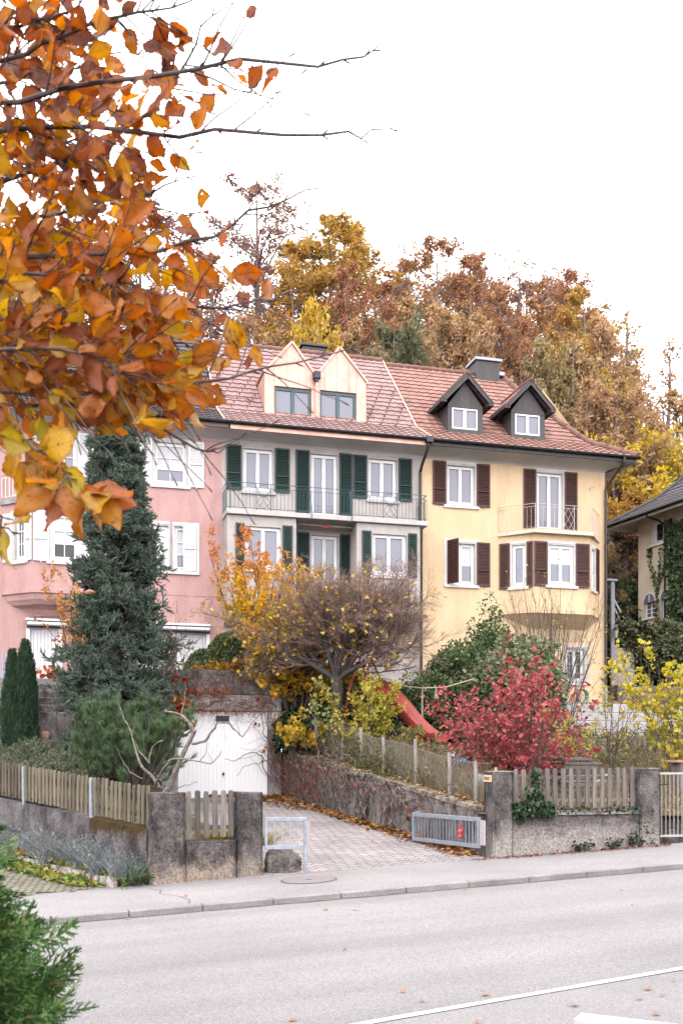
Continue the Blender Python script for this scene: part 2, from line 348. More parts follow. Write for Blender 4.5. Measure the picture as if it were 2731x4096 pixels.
def ground_mat(name, c1, c2, c3, s1=.7, s2=90, bmp=.5, rough=.95, grain=.35, lane=False):
    """asphalt and soil: broad stains plus single grains"""
    m, nd, lk, b = newmat(name); b.inputs["Roughness"].default_value = rough; b.inputs["Specular IOR Level"].default_value = .2
    n = noise(nd, lk, s1, 6); r = ramp(nd, [(.32, c1), (.52, c2), (.7, c3)]); lk.new(n.outputs["Fac"], r.inputs[0])
    if lane:                                               # wheels have polished and darkened lanes along the street
        tc0 = nd.new("ShaderNodeTexCoord"); mp0 = nd.new("ShaderNodeMapping"); mp0.inputs["Rotation"].default_value = (0, 0, -.295); mp1 = nd.new("ShaderNodeMapping"); mp1.inputs["Scale"].default_value = (.035, .8, 1); lk.new(tc0.outputs["Object"], mp0.inputs[0]); lk.new(mp0.outputs[0], mp1.inputs[0])
        nl = nd.new("ShaderNodeTexNoise"); nl.inputs["Scale"].default_value = 1; nl.inputs["Detail"].default_value = 3; lk.new(mp1.outputs[0], nl.inputs["Vector"]); rl0 = ramp(nd, [(.35, (.86, .86, .86)), (.6, (1.05, 1.05, 1.05))]); lk.new(nl.outputs["Fac"], rl0.inputs[0])
        ml = nd.new("ShaderNodeMix"); ml.data_type = 'RGBA'; ml.blend_type = 'MULTIPLY'; ml.inputs[0].default_value = 1; lk.new(r.outputs[0], ml.inputs[6]); lk.new(rl0.outputs[0], ml.inputs[7]); src0 = ml.outputs[2]
    else: src0 = r.outputs[0]
    v = nd.new("ShaderNodeTexVoronoi"); v.inputs["Scale"].default_value = s2; tc = nd.new("ShaderNodeTexCoord"); lk.new(tc.outputs["Object"], v.inputs["Vector"])
    r2 = ramp(nd, [(0, (1 - grain,) * 3), (.5, (1, 1, 1)), (1, (1 + grain,) * 3)]); sx = nd.new("ShaderNodeSeparateColor"); lk.new(v.outputs["Color"], sx.inputs[0]); lk.new(sx.outputs[0], r2.inputs[0])
    mu = nd.new("ShaderNodeMix"); mu.data_type = 'RGBA'; mu.blend_type = 'MULTIPLY'; mu.inputs[0].default_value = 1; lk.new(src0, mu.inputs[6]); lk.new(r2.outputs[0], mu.inputs[7]); lk.new(mu.outputs[2], b.inputs["Base Color"])
    n2 = noise(nd, lk, s2 * 1.2, 3); bump(nd, lk, n2.outputs["Fac"], b, bmp, .01)
    return m

white = M('white_paint', (.68, .68, .7), (.74, .74, .75), rough=.45)
offwhite = M('pale_stone', (.5, .48, .47), (.56, .54, .52), 3, rough=.8, bmp=.1)
greystone = M('grey_stone', (.36, .34, .33), (.42, .4, .385), 3, rough=.85, bmp=.15)
soffit_m = M('soffit_plaster', (.48, .46, .46), (.54, .52, .52), .8, rough=.9)
pink_m = render_mat('pink_render', (.48, .3, .285), (.43, .255, .245))
grey_m = render_mat('grey_render', (.43, .395, .38), (.38, .345, .335))
yellow_m = render_mat('yellow_render', (.64, .475, .31), (.59, .425, .265))
cream_m = render_mat('cream_render', (.52, .45, .36), (.47, .4, .31))
green_sh = M('green_shutter_paint', (.012, .028, .026), (.016, .036, .033), 6, rough=.5)
brown_sh = M('brown_shutter_paint', (.06, .026, .022), (.075, .032, .027), 6, rough=.55)
white_sh = M('white_shutter_paint', (.66, .66, .69), (.72, .72, .74), rough=.5)
tile_red = tile_mat('rose_tile', (.195, .12, .116), (.25, .158, .152), (.31, .21, .203))
tile_org = tile_mat('orange_tile', (.165, .083, .066), (.24, .124, .1), (.31, .178, .145))
tile_gry = tile_mat('brown_grey_tile', (.05, .038, .04), (.075, .058, .06), (.1, .08, .082))
tile_slate = tile_mat('dark_tile', (.05, .045, .05), (.065, .058, .064), (.085, .075, .08))
ridge_m = M('ridge_tile', (.12, .06, .05), (.2, .095, .075), 5, rough=.8, bmp=.3)
copper = M('copper_sheet', (.52, .275, .222), (.61, .38, .315), 2.2, rough=.45, metal=.4, spec=.5)
gutter_m = M('gutter_metal', (.035, .037, .042), (.05, .052, .058), 3, rough=.45, metal=.4)
pipe_brown = M('brown_pipe', (.045, .032, .03), rough=.5)
dark_clad = M('dark_cladding', (.05, .043, .047), (.066, .057, .06), 5, rough=.6, stretch=(1, 1, .2))
teal_frame = M('slate_window_frame', (.05, .085, .1), rough=.4)
iron_teal = M('blue_green_iron', (.03, .075, .085), rough=.5)
iron_grey = M('grey_iron', (.35, .3, .29), (.42, .37, .35), 8, rough=.6)
galv = M('galvanised_steel', (.24, .27, .32), (.34, .37, .42), 14, rough=.45, metal=.5)
def glass_mat():
    m, nd, lk, b = newmat('window_glass'); b.inputs["Base Color"].default_value = (.125, .125, .17, 1); b.inputs["Roughness"].default_value = .06; b.inputs["IOR"].default_value = 1.75
    return m
glass = glass_mat()
glass_dk = M('dark_glass', (.02, .02, .024), rough=.05, spec=.5)
blind_m = M('white_blind', (.5, .5, .54), (.55, .55, .58), 3, rough=.9)
def wood_mat(name, c1, c2):
    m = M(name, c1, c2, 5, rough=.9, bmp=.6, bscale=30, stretch=(6, 6, .35), lo=.3, hi=.7); nd, lk = m.node_tree.nodes, m.node_tree.links; b = nd["Principled BSDF"]; src = b.inputs["Base Color"].links[0].from_socket
    oi = nd.new("ShaderNodeObjectInfo"); h = nd.new("ShaderNodeHueSaturation"); mr = nd.new("ShaderNodeMapRange"); mr.inputs[3].default_value = .55; mr.inputs[4].default_value = 1.35; lk.new(oi.outputs["Random"], mr.inputs[0]); lk.new(mr.outputs[0], h.inputs["Value"]); lk.new(src, h.inputs["Color"]); lk.new(h.outputs[0], b.inputs["Base Color"]); return m
wood_old = wood_mat('weathered_wood', (.085, .072, .066), (.2, .172, .155))
wood_grn = wood_mat('greened_wood', (.07, .058, .04), (.19, .155, .11))
bark = M('bark', (.05, .04, .036), (.1, .083, .072), 9, rough=.95, bmp=.8, bscale=25, stretch=(2, 2, .5))
bark_pale = M('pale_bark', (.07, .055, .05), (.22, .19, .165), 22, rough=.9, bmp=.6, bscale=40)
twig_m = M('twig', (.055, .042, .042), (.09, .068, .066), 6, rough=.9)
red_plastic = M('red_plastic', (.27, .042, .034), (.33, .055, .045), 4, rough=.4)
# ------------------------------------------------------------------ the setting: ground, road, pavement, garden, hill
A = math.radians(14.9); UX, UY = math.cos(A), math.sin(A)
MF = frame(-.65, 33.6, 0, A)                                     # facade frame: x along the row, y into the houses, z up
def zs(x, y): return .0426 * (x + 3.08) + .01295 * (y - 16.06)   # the street climbs to the right
def tw(t, wd): return t * .957 - wd * .291, 14.36 + t * .291 + wd * .957
asphalt = ground_mat('road_asphalt', (.175, .166, .167), (.195, .185, .186), (.212, .202, .202), .3, 90, .6, grain=.3, lane=True)
asphalt_fine = ground_mat('fine_asphalt', (.168, .159, .16), (.188, .178, .18), (.205, .195, .196), .6, 120, .4, grain=.3)
walk_m = ground_mat('pavement_asphalt', (.185, .173, .174), (.215, .202, .203), (.235, .222, .222), .5, 95, .45, grain=.3)
kerb_m = ground_mat('kerb_granite', (.15, .14, .14), (.2, .187, .187), (.25, .235, .23), 1.5, 120, .4, grain=.25)
line_m = ground_mat('white_stone', (.26, .265, .255), (.33, .335, .32), (.38, .38, .365), 2, 150, .2, grain=.1)
soil = ground_mat('garden_soil', (.05, .045, .025), (.08, .065, .04), (.13, .1, .065), 1.5, 25, .9, grain=.4)
lawn_m = ground_mat('rough_turf', (.05, .05, .02), (.1, .085, .04), (.16, .12, .07), 1.2, 30, .9, grain=.4)
forest_m = ground_mat('forest_floor', (.06, .04, .022), (.12, .07, .03), (.2, .12, .05), .5, 8, .9, grain=.4)
def strip(name, t0, t1, w0, w1, dz, mat, nt=60, nw=4, wf=None):
    t = np.linspace(t0, t1, nt + 1); f = np.linspace(0, 1, nw + 1); Tt, Ff = np.meshgrid(t, f, indexing='ij')
    W0 = w0(Tt) if callable(w0) else w0; W1 = w1(Tt) if callable(w1) else w1
    X, Y = tw(Tt, W0 + (W1 - W0) * Ff); mb = MB(); mb.grid(X, Y, zs(X, Y) + dz)
    return tag(mb.build(name, mat), None, None, kind='structure')
def wline(t): return np.interp(t, [-40, -8, -1.85, 1.56, 8, 40], [-14, -7.5, -6.285, -5.8, -5.2, -4.6])
g = MB(); X, Y = np.meshgrid(np.linspace(-300, 320, 61), np.linspace(-120, 400, 61), indexing='ij')
g.grid(X, Y, np.clip(zs(X, Y), -1.2, 1.2) - .45); tag(g.build('ground', lawn_m), None, None, kind='structure')
strip('road', -60, 60, lambda t: wline(t) - .0, 0., -.08, asphalt, 120)
strip('path', -60, 60, -30, lambda t: wline(t) - .098, -.084, asphalt_fine, 120)
strip('road_line', -60, 60, lambda t: wline(t) - .1, lambda t: wline(t), -.078, line_m, 160, 1)
strip('pavement', -60, 60, .13, 2.53, .0, walk_m, 120)
kb = MB()
for i in range(-30, 50):                                          # kerb stones one by one
    (xa, ya), (xb, yb) = tw(i + .004, .065), tw(i + .996, .065); za, zb = zs(xa, ya), zs(xb, yb)
    kb.beam((xa, ya, za - .08), (xb, yb, zb - .08), .13, .168, .012)
tag(kb.build('kerb', kerb_m), None, None, kind='structure')
pe = MB()
for i in range(-24, 40):                                          # flush stone edging along the back of the pavement
    if -2.2 < i < -.6: pass
    (xa, ya), (xb, yb) = tw(i + .003, 2.58), tw(i + .997, 2.58)
    pe.beam((xa, ya, zs(xa, ya) - .1), (xb, yb, zs(xb, yb) - .1), .1, .214, .006)
tag(pe.build('pavement_edging', kerb_m), None, None, kind='structure')

cr_ = MB(); q_ = [(-2.55, 2.3), (-2.35, 1.9), (-2.42, 1.5), (-2.2, 1.1), (-2.1, .6), (-2.16, .2)]
for (a, b), (c, d) in zip(q_, q_[1:]):
    (xa, ya), (xb, yb) = tw(a, b), tw(c, d); cr_.quad((xa - .007, ya, zs(xa, ya) + .004), (xa + .007, ya, zs(xa, ya) + .004), (xb + .007, yb, zs(xb, yb) + .004), (xb - .007, yb, zs(xb, yb) + .004))
tag(cr_.build('pavement_crack', M('crack_dirt', (.07, .065, .06))), None, None, kind='structure')
gt = MB()
for k in range(-60, 90):                                          # grit gathered along the foot of the kerb
    (xa, ya), (xb, yb) = tw(k * .5, -.012), tw(k * .5 + .5, -.012); wv = [.05 + .04 * math.sin(k * 1.7) ** 2, .05 + .04 * math.sin((k + 1) * 1.7) ** 2]
    (xc, yc), (xd, yd) = tw(k * .5 + .5, -.012 - wv[1]), tw(k * .5, -.012 - wv[0]); gt.quad(*[(x, y, zs(x, y) - .0755) for x, y in ((xd, yd), (xc, yc), (xb, yb), (xa, ya))])
tag(gt.build('gutter_grit', ground_mat('grit', (.07, .06, .052), (.11, .098, .09), (.15, .135, .125), 3, 60, .8)), None, None, kind='structure')
def inpoly(x, y, poly):
    r = np.zeros(x.shape, bool); n = len(poly)
    for i in range(n):
        (x0, y0), (x1, y1) = poly[i], poly[(i + 1) % n]
        c = ((y0 > y) != (y1 > y)) & (x < (x1 - x0) * (y - y0) / (y1 - y0 + 1e-12) + x0); r ^= c
    return r
def idw(ctrl):
    c = np.array(ctrl, float)
    d = np.linalg.norm(c[:, None, :2] - c[None, :, :2], axis=-1); wgt = np.linalg.solve(d + np.eye(len(c)) * 1e-6, c[:, 2] - c[:, 2].mean())
    def h(x, y):
        x, y = np.asarray(x, float), np.asarray(y, float)
        q = np.sqrt((x[..., None] - c[:, 0]) ** 2 + (y[..., None] - c[:, 1]) ** 2); return q @ wgt + c[:, 2].mean()
    return h
def terrain(name, poly, h, step, mat, amp=.04):
    p = np.array(poly); x = np.arange(p[:, 0].min(), p[:, 0].max() + step, step); y = np.arange(p[:, 1].min(), p[:, 1].max() + step, step)
    X, Y = np.meshgrid(x, y, indexing='ij'); Z = h(X, Y) + amp * (np.sin(X * 3.1 + np.sin(Y * 2.3)) * np.sin(Y * 2.7 + 1) + .5 * np.sin(X * 7.7 + Y) * np.sin(Y * 8.3))
    cx, cy = X[:-1, :-1] + step / 2, Y[:-1, :-1] + step / 2; ok = inpoly(cx, cy, poly)
    b = X.shape[1]; i = (np.arange(X.shape[0] - 1)[:, None] * b + np.arange(b - 1)[None])[ok]
    m = MB(); m.raw(np.stack([X, Y, Z], -1).reshape(-1, 3), np.stack([i, i + b, i + b + 1, i + 1], -1).ravel(), np.full(len(i), 4))
    # drop unused vertices
    V, fl = m.V[0], m.F[0]; u, inv = np.unique(fl, return_inverse=True); m.V[0] = V[u]; m.F[0] = inv.ravel()
    return tag(m.build(name, mat, smooth=True), None, None, kind='structure')
h_left = idw([(-1.7, 17.1, .5), (-3.1, 17.0, .75), (-7, 20.6, 1.35), (-12, 26, 1.9), (-4.3, 24, 1.0), (-3.0, 21, .7), (-4.7, 26.2, 1.3), (-8, 25, 2.1), (-5.3, 24, 2.0), (-8.2, 27.6, 2.9), (-14, 29, 3.9), (-5.2, 20.5, 1.6), (-6.5, 23, 2.0)])
h_right = idw([(2.45, 18.4, 1.08), (6, 19.4, .95), (-1.5, 27, 2.3), (.5, 22.8, 1.7), (12, 21.5, 1.15), (20, 24, 1.6), (0, 31, 3.5), (4, 29.5, 2.75), (8, 31, 2.7), (13, 31, 2.9), (-2, 31.5, 4.0), (5, 23, 1.5), (8, 25, 1.8), (2.5, 25, 2.25), (4.5, 33, 3.4), (8.3, 33.3, 2.7), (12, 34.2, 2.75), (20, 32, 3.0)])
terrain('left_garden_ground', [(-1.55, 16.95), (-3.2, 16.3), (-7.0, 20.2), (-15, 28), (-15, 31), (-8, 29.5), (-4.6, 28.2), (-4.85, 26.3)], h_left, .2, soil)
terrain('right_garden_ground', [(2.55, 18.15), (6.2, 19.3), (8, 19.9), (24, 24.6), (24, 36), (7.5, 34.2), (7, 36), (-4.3, 34), (-4.2, 28.2), (-1.55, 28), (-1.55, 27.1)], h_right, .2, soil)
tz = MB(MF)                                                       # terrace in front of the row and round its corner
tz.box(-24, -3.4, -5.0, .5, 2.6, 4.22); tz.box(-3.4, 3.6, -1.6, .5, 2.6, 4.14); tz.box(3.6, 10.5, -1.2, .5, 2.6, 4.09)
tag(tz.build('terrace', walk_m), None, None, kind='structure')
rng = np.random.default_rng(5)
def zhill(x, y):
    q = (y - 33.6) - .266 * (x + .65)
    return 4.15 + .33 * np.clip(q - 1, 0, 15) + .5 * np.clip(q - 16, 0, 40) + .12 * np.clip(q - 56, 0, 60)
X, Y = np.meshgrid(np.linspace(-90, 110, 121), np.linspace(0, 1, 60), indexing='ij'); Y = 33.6 + .266 * (X + .65) + .9 + Y ** 1.4 * 130
Z = zhill(X, Y) + .25 * np.sin(X * .7) * np.sin(Y * .6) * np.clip((Y - 33.6 - .266 * X - 3) * .2, 0, 1)
hb = MB(); hb.grid(X, Y, Z); tag(hb.build('hill', forest_m, smooth=True), None, None, kind='structure')

# cobbled drive up to the garage
def paver_mat(name, c1, c2, mortar, sx, sy, rot, msize=.012):
    m, nd, lk, b = newmat(name); b.inputs["Roughness"].default_value = .9; b.inputs["Specular IOR Level"].default_value = .2
    tc = nd.new("ShaderNodeTexCoord"); mp = nd.new("ShaderNodeMapping"); mp.inputs["Rotation"].default_value = (0, 0, rot); lk.new(tc.outputs["Object"], mp.inputs[0])
    nz = noise(nd, lk, 9, 2); vm = nd.new("ShaderNodeMix"); vm.data_type = 'RGBA'; vm.blend_type = 'ADD'; vm.inputs[0].default_value = .06; lk.new(mp.outputs[0], vm.inputs[6]); lk.new(nz.outputs["Color"], vm.inputs[7])
    br = nd.new("ShaderNodeTexBrick"); br.inputs["Scale"].default_value = 1; br.inputs["Brick Width"].default_value = sx; br.inputs["Row Height"].default_value = sy; br.inputs["Mortar Size"].default_value = msize; br.inputs["Mortar Smooth"].default_value = .3
    br.inputs["Color1"].default_value = (*c1, 1); br.inputs["Color2"].default_value = (*c2, 1); br.inputs["Mortar"].default_value = (*mortar, 1); lk.new(vm.outputs[2], br.inputs["Vector"])
    n = noise(nd, lk, .8, 6); r = ramp(nd, [(.3, (.75, .74, .74)), (.65, (1.12, 1.1, 1.1))]); lk.new(n.outputs["Fac"], r.inputs[0])
    mu = nd.new("ShaderNodeMix"); mu.data_type = 'RGBA'; mu.blend_type = 'MULTIPLY'; mu.inputs[0].default_value = 1; lk.new(br.outputs["Color"], mu.inputs[6]); lk.new(r.outputs[0], mu.inputs[7]); lk.new(mu.outputs[2], b.inputs["Base Color"])
    iv = nd.new("ShaderNodeMath"); iv.operation = 'SUBTRACT'; iv.inputs[0].default_value = 1; lk.new(br.outputs["Fac"], iv.inputs[1])
    k = bump(nd, lk, iv.outputs[0], b, .9, .015); n2 = noise(nd, lk, 60, 3); bump(nd, lk, n2.outputs["Fac"], b, .35, .01, k)
    return m
paver_m = paver_mat('drive_pavers', (.22, .198, .197), (.28, .255, .252), (.11, .092, .085), .24, .16, .45)
cobble_m = paver_mat('mossy_cobbles', (.15, .14, .12), (.21, .19, .17), (.07, .075, .03), .14, .12, -.7, .02)
def bil(a, b, c, d, n, m):
    u = np.linspace(0, 1, n)[:, None, None]; v = np.linspace(0, 1, m)[None, :, None]; a, b, c, d = (np.array(k, float) for k in (a, b, c, d))
    return a * (1 - u) * (1 - v) + b * u * (1 - v) + c * u * v + d * (1 - u) * v
FLd, FRd, BRd, BLd = (-1.42, 16.65, zs(-1.42, 16.65) + .004), (2.62, 17.92, zs(2.62, 17.92) + .004), (-1.5, 27.2, 1.03), (-4.75, 26.35, 1.03)
G = bil(FLd, FRd, BRd, BLd, 24, 40); dr = MB(); dr.grid(G[..., 0], G[..., 1], G[..., 2]); tag(dr.build('driveway', paver_m), None, None, kind='structure')
def zdrive(x, y):                                                 # height of the drive surface
    v = np.clip((y - 17.2 - (x) * .2) / 9.6, 0, 1); return zs(x, 16.9 + .3 * x) * (1 - v) + 1.03 * v + .01
h_path = idw([(-3.2, 16.2, -.0), (-6, 15.2, -.12), (-7.0, 20.0, .25), (-7.4, 17.5, .06), (-13, 26, 1.2), (-20, 20, .5), (-12, 14, -.3)])
terrain('cobbled_path', [(-3.15, 16.1), (-7.2, 20.35), (-14, 27), (-24, 24), (-24, 9.9)], h_path, .2, cobble_m, .012)

# ------------------------------------------------------------------ the row of houses
def wallf(mb, x0, x1, z0, z1, holes, y=0., rec=.16, xs=(), zz=()):
    """wall face with window openings and their reveals"""
    xs = sorted({x0, x1, *xs, *[h[0] for h in holes], *[h[1] for h in holes]}); zz = sorted({z0, z1, *zz, *[h[2] for h in holes], *[h[3] for h in holes]})
    xs = [x for x in xs if x0 <= x <= x1]; zz = [z for z in zz if z0 <= z <= z1]
    for xa, xb in zip(xs, xs[1:]):
        for za, zb in zip(zz, zz[1:]):
            cx, cz = (xa + xb) / 2, (za + zb) / 2
            if any(h[0] < cx < h[1] and h[2] < cz < h[3] for h in holes): continue
            mb.quad((xa, y, za), (xb, y, za), (xb, y, zb), (xa, y, zb))
    for a, b, c, d in holes:
        r = y + rec
        mb.quad((a, y, c), (a, y, d), (a, r, d), (a, r, c)); mb.quad((b, y, d), (b, y, c), (b, r, c), (b, r, d))
        mb.quad((a, y, d), (b, y, d), (b, r, d), (a, r, d)); mb.quad((b, y, c), (a, y, c), (a, r, c), (b, r, c))
def window(par, fr, x0, x1, z0, z1, fm=white, stone=offwhite, rec=.16, sash=2, mun=None, blind=0, sur=.0, sill=True, gl=glass, door=False, name='window'):
    """stone surround and sill > frame with its sashes, pane, blind"""
    e = .003
    s = MB(fr)
    t = .035
    a, b, c, d = x0 + e, x1 - e, z0 + e, z1 - e
    s.box(a, a + t, -.004, rec - .02, c, d); s.box(b - t, b, -.004, rec - .02, c, d); s.box(a + t, b - t, -.004, rec - .02, d - t, d)
    if not door: s.box(a + t, b - t, -.004, rec - .02, c, c + .02)
    if sur:
        s.box(x0 - sur, x0 - e, -.022, .03, z0 - .02, z1 + sur); s.box(x1 + e, x1 + sur, -.022, .03, z0 - .02, z1 + sur); s.box(x0 - e, x1 + e, -.02, .03, z1 + e, z1 + sur)
    if sill: s.box(x0 - max(sur, .05), x1 + max(sur, .05), -.07, .1, z0 - .11, z0 - .004, .012)
    W = s.build(name, stone, par)
    f = MB(fr); ya, yb = rec - .055, rec + .01; a += t + e; b -= t + e; d -= t + e; c += .023
    q = .05
    f.box(a, a + q, ya, yb, c, d); f.box(b - q, b, ya, yb, c, d); f.box(a + q, b - q, ya, yb, d - q, d); f.box(a + q, b - q, ya, yb, c, c + q * 1.3)
    n = sash; ww = (b - a - 2 * q) / n; p = .055
    for i in range(n):
        xa, xb = a + q + i * ww + .004, a + q + (i + 1) * ww - .004; za, zb = c + q * 1.3 + .004, d - q - .004; y0, y1 = ya - .02, yb - .03
        lo = .22 if door and z1 - z0 > 1.9 and fm is white_sh else p
        f.box(xa, xa + p, y0, y1, za, zb, .008); f.box(xb - p, xb, y0, y1, za, zb, .008); f.box(xa + p, xb - p, y0, y1, zb - p, zb, .008); f.box(xa + p, xb - p, y0, y1, za, za + lo, .008)
        if mun:
            mc, mr = mun
            for k in range(1, mc): x = xa + p + (xb - xa - 2 * p) * k / mc; f.box(x - .012, x + .012, y0 + .006, y1, za + lo, zb - p)
            for k in range(1, mr): z = za + lo + (zb - za - lo - p) * k / mr; f.box(xa + p, xb - p, y0 + .008, y1, z - .012, z + .012)
    f.build('frame', fm, W)
    gp = MB(fr)
    for i in range(n):
        xa, xb = a + q + i * ww + .03, a + q + (i + 1) * ww - .03; gp.box(xa, xb, yb - .034, yb - .026, c + q, d - q)
    gp.build('pane', gl, W)
    if blind:
        bl = MB(fr); zt = d - q; zb_ = zt - (zt - c) * blind
        bl.box(a + q + .02, b - q - .02, yb - .037, yb - .0345, zb_, zt); bl.box(a + q + .02, b - q - .02, yb - .042, yb - .034, zb_ - .05, zb_)
        bl.build('blind', blind_m, W)
    return W
def shutter(par, fr, x0, x1, z0, z1, mat, y=-.055, bar=.36, pitch=.05, swing=0, label=None):
    L = fr
    if swing:
        piv = np.eye(4); a = swing; piv[:3, :3] = np.array(Matrix.Rotation(a, 3, 'Z')); t = np.eye(4); t[:3, 3] = (x0, y, 0); ti = np.eye(4); ti[:3, 3] = (-x0, -y, 0); L = fr @ t @ piv @ ti
    m = MB(L); st = .055; th = .034; ya, yb = y, y + th
    m.box(x0, x0 + st, ya, yb, z0, z1, .006); m.box(x1 - st, x1, ya, yb, z0, z1, .006); m.box(x0 + st, x1 - st, ya, yb, z1 - .07, z1, .006); m.box(x0 + st, x1 - st, ya, yb, z0, z0 + .08, .006)
    n = int((z1 - z0 - .15) / pitch); R = Matrix.Rotation(math.radians(52), 4, 'X')
    for i in range(n):
        z = z0 + .08 + (i + .5) * (z1 - z0 - .15) / n
        m.box(x0 + st, x1 - st, y + .017 - .019, y + .017 + .019, z - .005, z + .005, R=R)
    m.box(x0 + st, x1 - st, y + .028, y + .031, z0 + .08, z1 - .07)
    if bar:
        zb = z0 + (z1 - z0) * bar; m.box(x0 + .02, x1 - .02, y - .03, y - .002, zb - .018, zb + .018, .005)
    m.box((x0 + x1) / 2 - .012, (x0 + x1) / 2 + .012, y - .03, y, z0 - .05, z0 + .01)         # catch
    o = m.build('shutter', mat, par)
    if label: o["label"] = label
    return o
EAVE = [(-.82, 12.95), (.9, 13.87), (5, 17.85)]
def pathpt(path, t):
    L = [math.dist(a, b) for a, b in zip(path, path[1:])]
    for (a, b), l in zip(zip(path, path[1:]), L):
        if t <= l or b == path[-1]:
            f = t / l; d = ((b[0] - a[0]) / l, (b[1] - a[1]) / l); return (a[0] + (b[0] - a[0]) * f, a[1] + (b[1] - a[1]) * f), (-d[1], d[0])
        t -= l
def tile_roof(mb, path, x0f, x1f, course=.345, wave=.27, amp=.016, lip=.042, holes=()):
    """interlocking tiles: stepped courses with a rolled cross-section"""
    T = sum(math.dist(a, b) for a, b in zip(path, path[1:])); n = int(round(T / course)); c = T / n; ds = wave / 6
    for i in range(n):
        P0, N0 = pathpt(path, i * c); P1, N1 = pathpt(path, (i + 1) * c + (.02 if i < n - 1 else -1e-4)); yc = (P0[0] + P1[0]) / 2
        a, b = x0f(yc), x1f(yc)
        x = np.arange(math.ceil(a / ds), math.floor(b / ds) + 1) * ds; x = np.concatenate([[a], x[(x > a + 1e-3) & (x < b - 1e-3)], [b]])
        ph = (x / wave) % 1; wv = amp * (np.clip(np.sin(ph * 2 * math.pi), -.2, 1) + .35 * np.sin(ph * 4 * math.pi))
        rows = []
        for (P, N, o) in ((P0, N0, -.004), (P0, N0, lip), (P1, N1, .004)):
            oo = o + wv * (0 if o < 0 else 1); rows.append(np.stack([x, P[0] + N[0] * oo * 1, P[1] + N[1] * oo], -1))
        G = np.stack(rows, 0); mb.grid(G[..., 0].T, G[..., 1].T, G[..., 2].T)
def ridge_tiles(mb, p, q, r=.11, step=.36):
    p, q = np.array(p, float), np.array(q, float); L = np.linalg.norm(q - p); n = max(1, int(L / step)); d = (q - p) / n
    for i in range(n): mb.tube([p + d * i, p + d * (i + 1.06)], [r * .88, r * 1.08], 10)
def gutter(par, x0, x1, y=-.89, z=12.93, r=.075):
    g = MB(MF); n = 9; P = []
    for k in range(n): a = math.pi * k / (n - 1); P.append((-math.cos(a) * r, -math.sin(a) * r))
    for pts in (P, [(a * .9, b * .9) for a, b in P][::-1]):
        for (a, b), (c, d) in zip(pts, pts[1:]): g.quad((x0, y + a, z + b), (x0, y + c, z + d), (x1, y + c, z + d), (x1, y + a, z + b))
    g.tube([(x0, y - r, z), (x1, y - r, z)], .011, 6); g.box(x0 - .004, x0 + .004, y - r, y + r, z - r, z); g.box(x1 - .004, x1 + .004, y - r, y + r, z - r, z)
    for i in range(int((x1 - x0) / .9)): x = x0 + .45 + i * .9; g.box(x - .012, x + .012, y - r - .006, y + r + .06, z - .006, z + .004)
    return g.build('gutter', gutter_m, par)
def soffit(par, x0, x1, x1e=None):
    s = MB(MF); P = [(-.79, 12.73), (-.5, 12.71), (-.22, 12.66), (-.06, 12.6), (.01, 12.53)]
    x1e = x1 if x1e is None else x1e
    for i, ((a, b), (c, d)) in enumerate(zip(P, P[1:])):
        fa, fc = (a + .8) / .8, (c + .8) / .8; s.quad((x0, a, b), (x1e + (x1 - x1e) * fa, a, b), (x1e + (x1 - x1e) * fc, c, d), (x0, c, d))
    return s.build('soffit', soffit_m, par, smooth=True)
def fascia(par, x0, x1, mat, z0=12.72, z1=12.9, y=-.8, name='fascia'):
    f = MB(MF); f.box(x0, x1, y - .012, y + .02, z0, z1, .004); return f.build(name, mat, par)
def shell(mb, x0, x1, z0, z1, dep=10):
    """party walls and back"""
    mb.quad((x0, 0, z0), (x0, 0, z1), (x0, dep, z1), (x0, dep, z0)); mb.quad((x1, 0, z0), (x1, dep, z0), (x1, dep, z1), (x1, 0, z1)); mb.quad((x0, dep, z0), (x0, dep, z1), (x1, dep, z1), (x1, dep, z0))
    for x in (x0, x1): mb.quad((x, 0, z1), (x, 5, 17.4), (x, 10, z1))
def fpt(x, y, z): v = MF @ np.array([x, y, z, 1]); return tuple(v[:3])
def railing(fr, pts, z0, z1, mat, sp=.125, r=.009, gap=.14, posts=(), skip=None):
    m = MB(fr)
    for (a, b) in zip(pts, pts[1:]):
        for z in (z1, z1 - gap, z0 + .07): m.tube([(*a, z), (*b, z)], .012 if z == z1 else .009, 5)
        L = math.dist(a, b); n = max(1, int(L / sp))
        for i in range(n + 1):
            f = i / n; x, y = a[0] + (b[0] - a[0]) * f, a[1] + (b[1] - a[1]) * f
            if skip and skip(x): continue
            m.tube([(x, y, z0 + .07), (x, y, z1 - gap)], r * .75, 4)
    for (x, y) in posts: m.tube([(x, y, z0 - .1), (x, y, z1)], .014, 6)
    return m
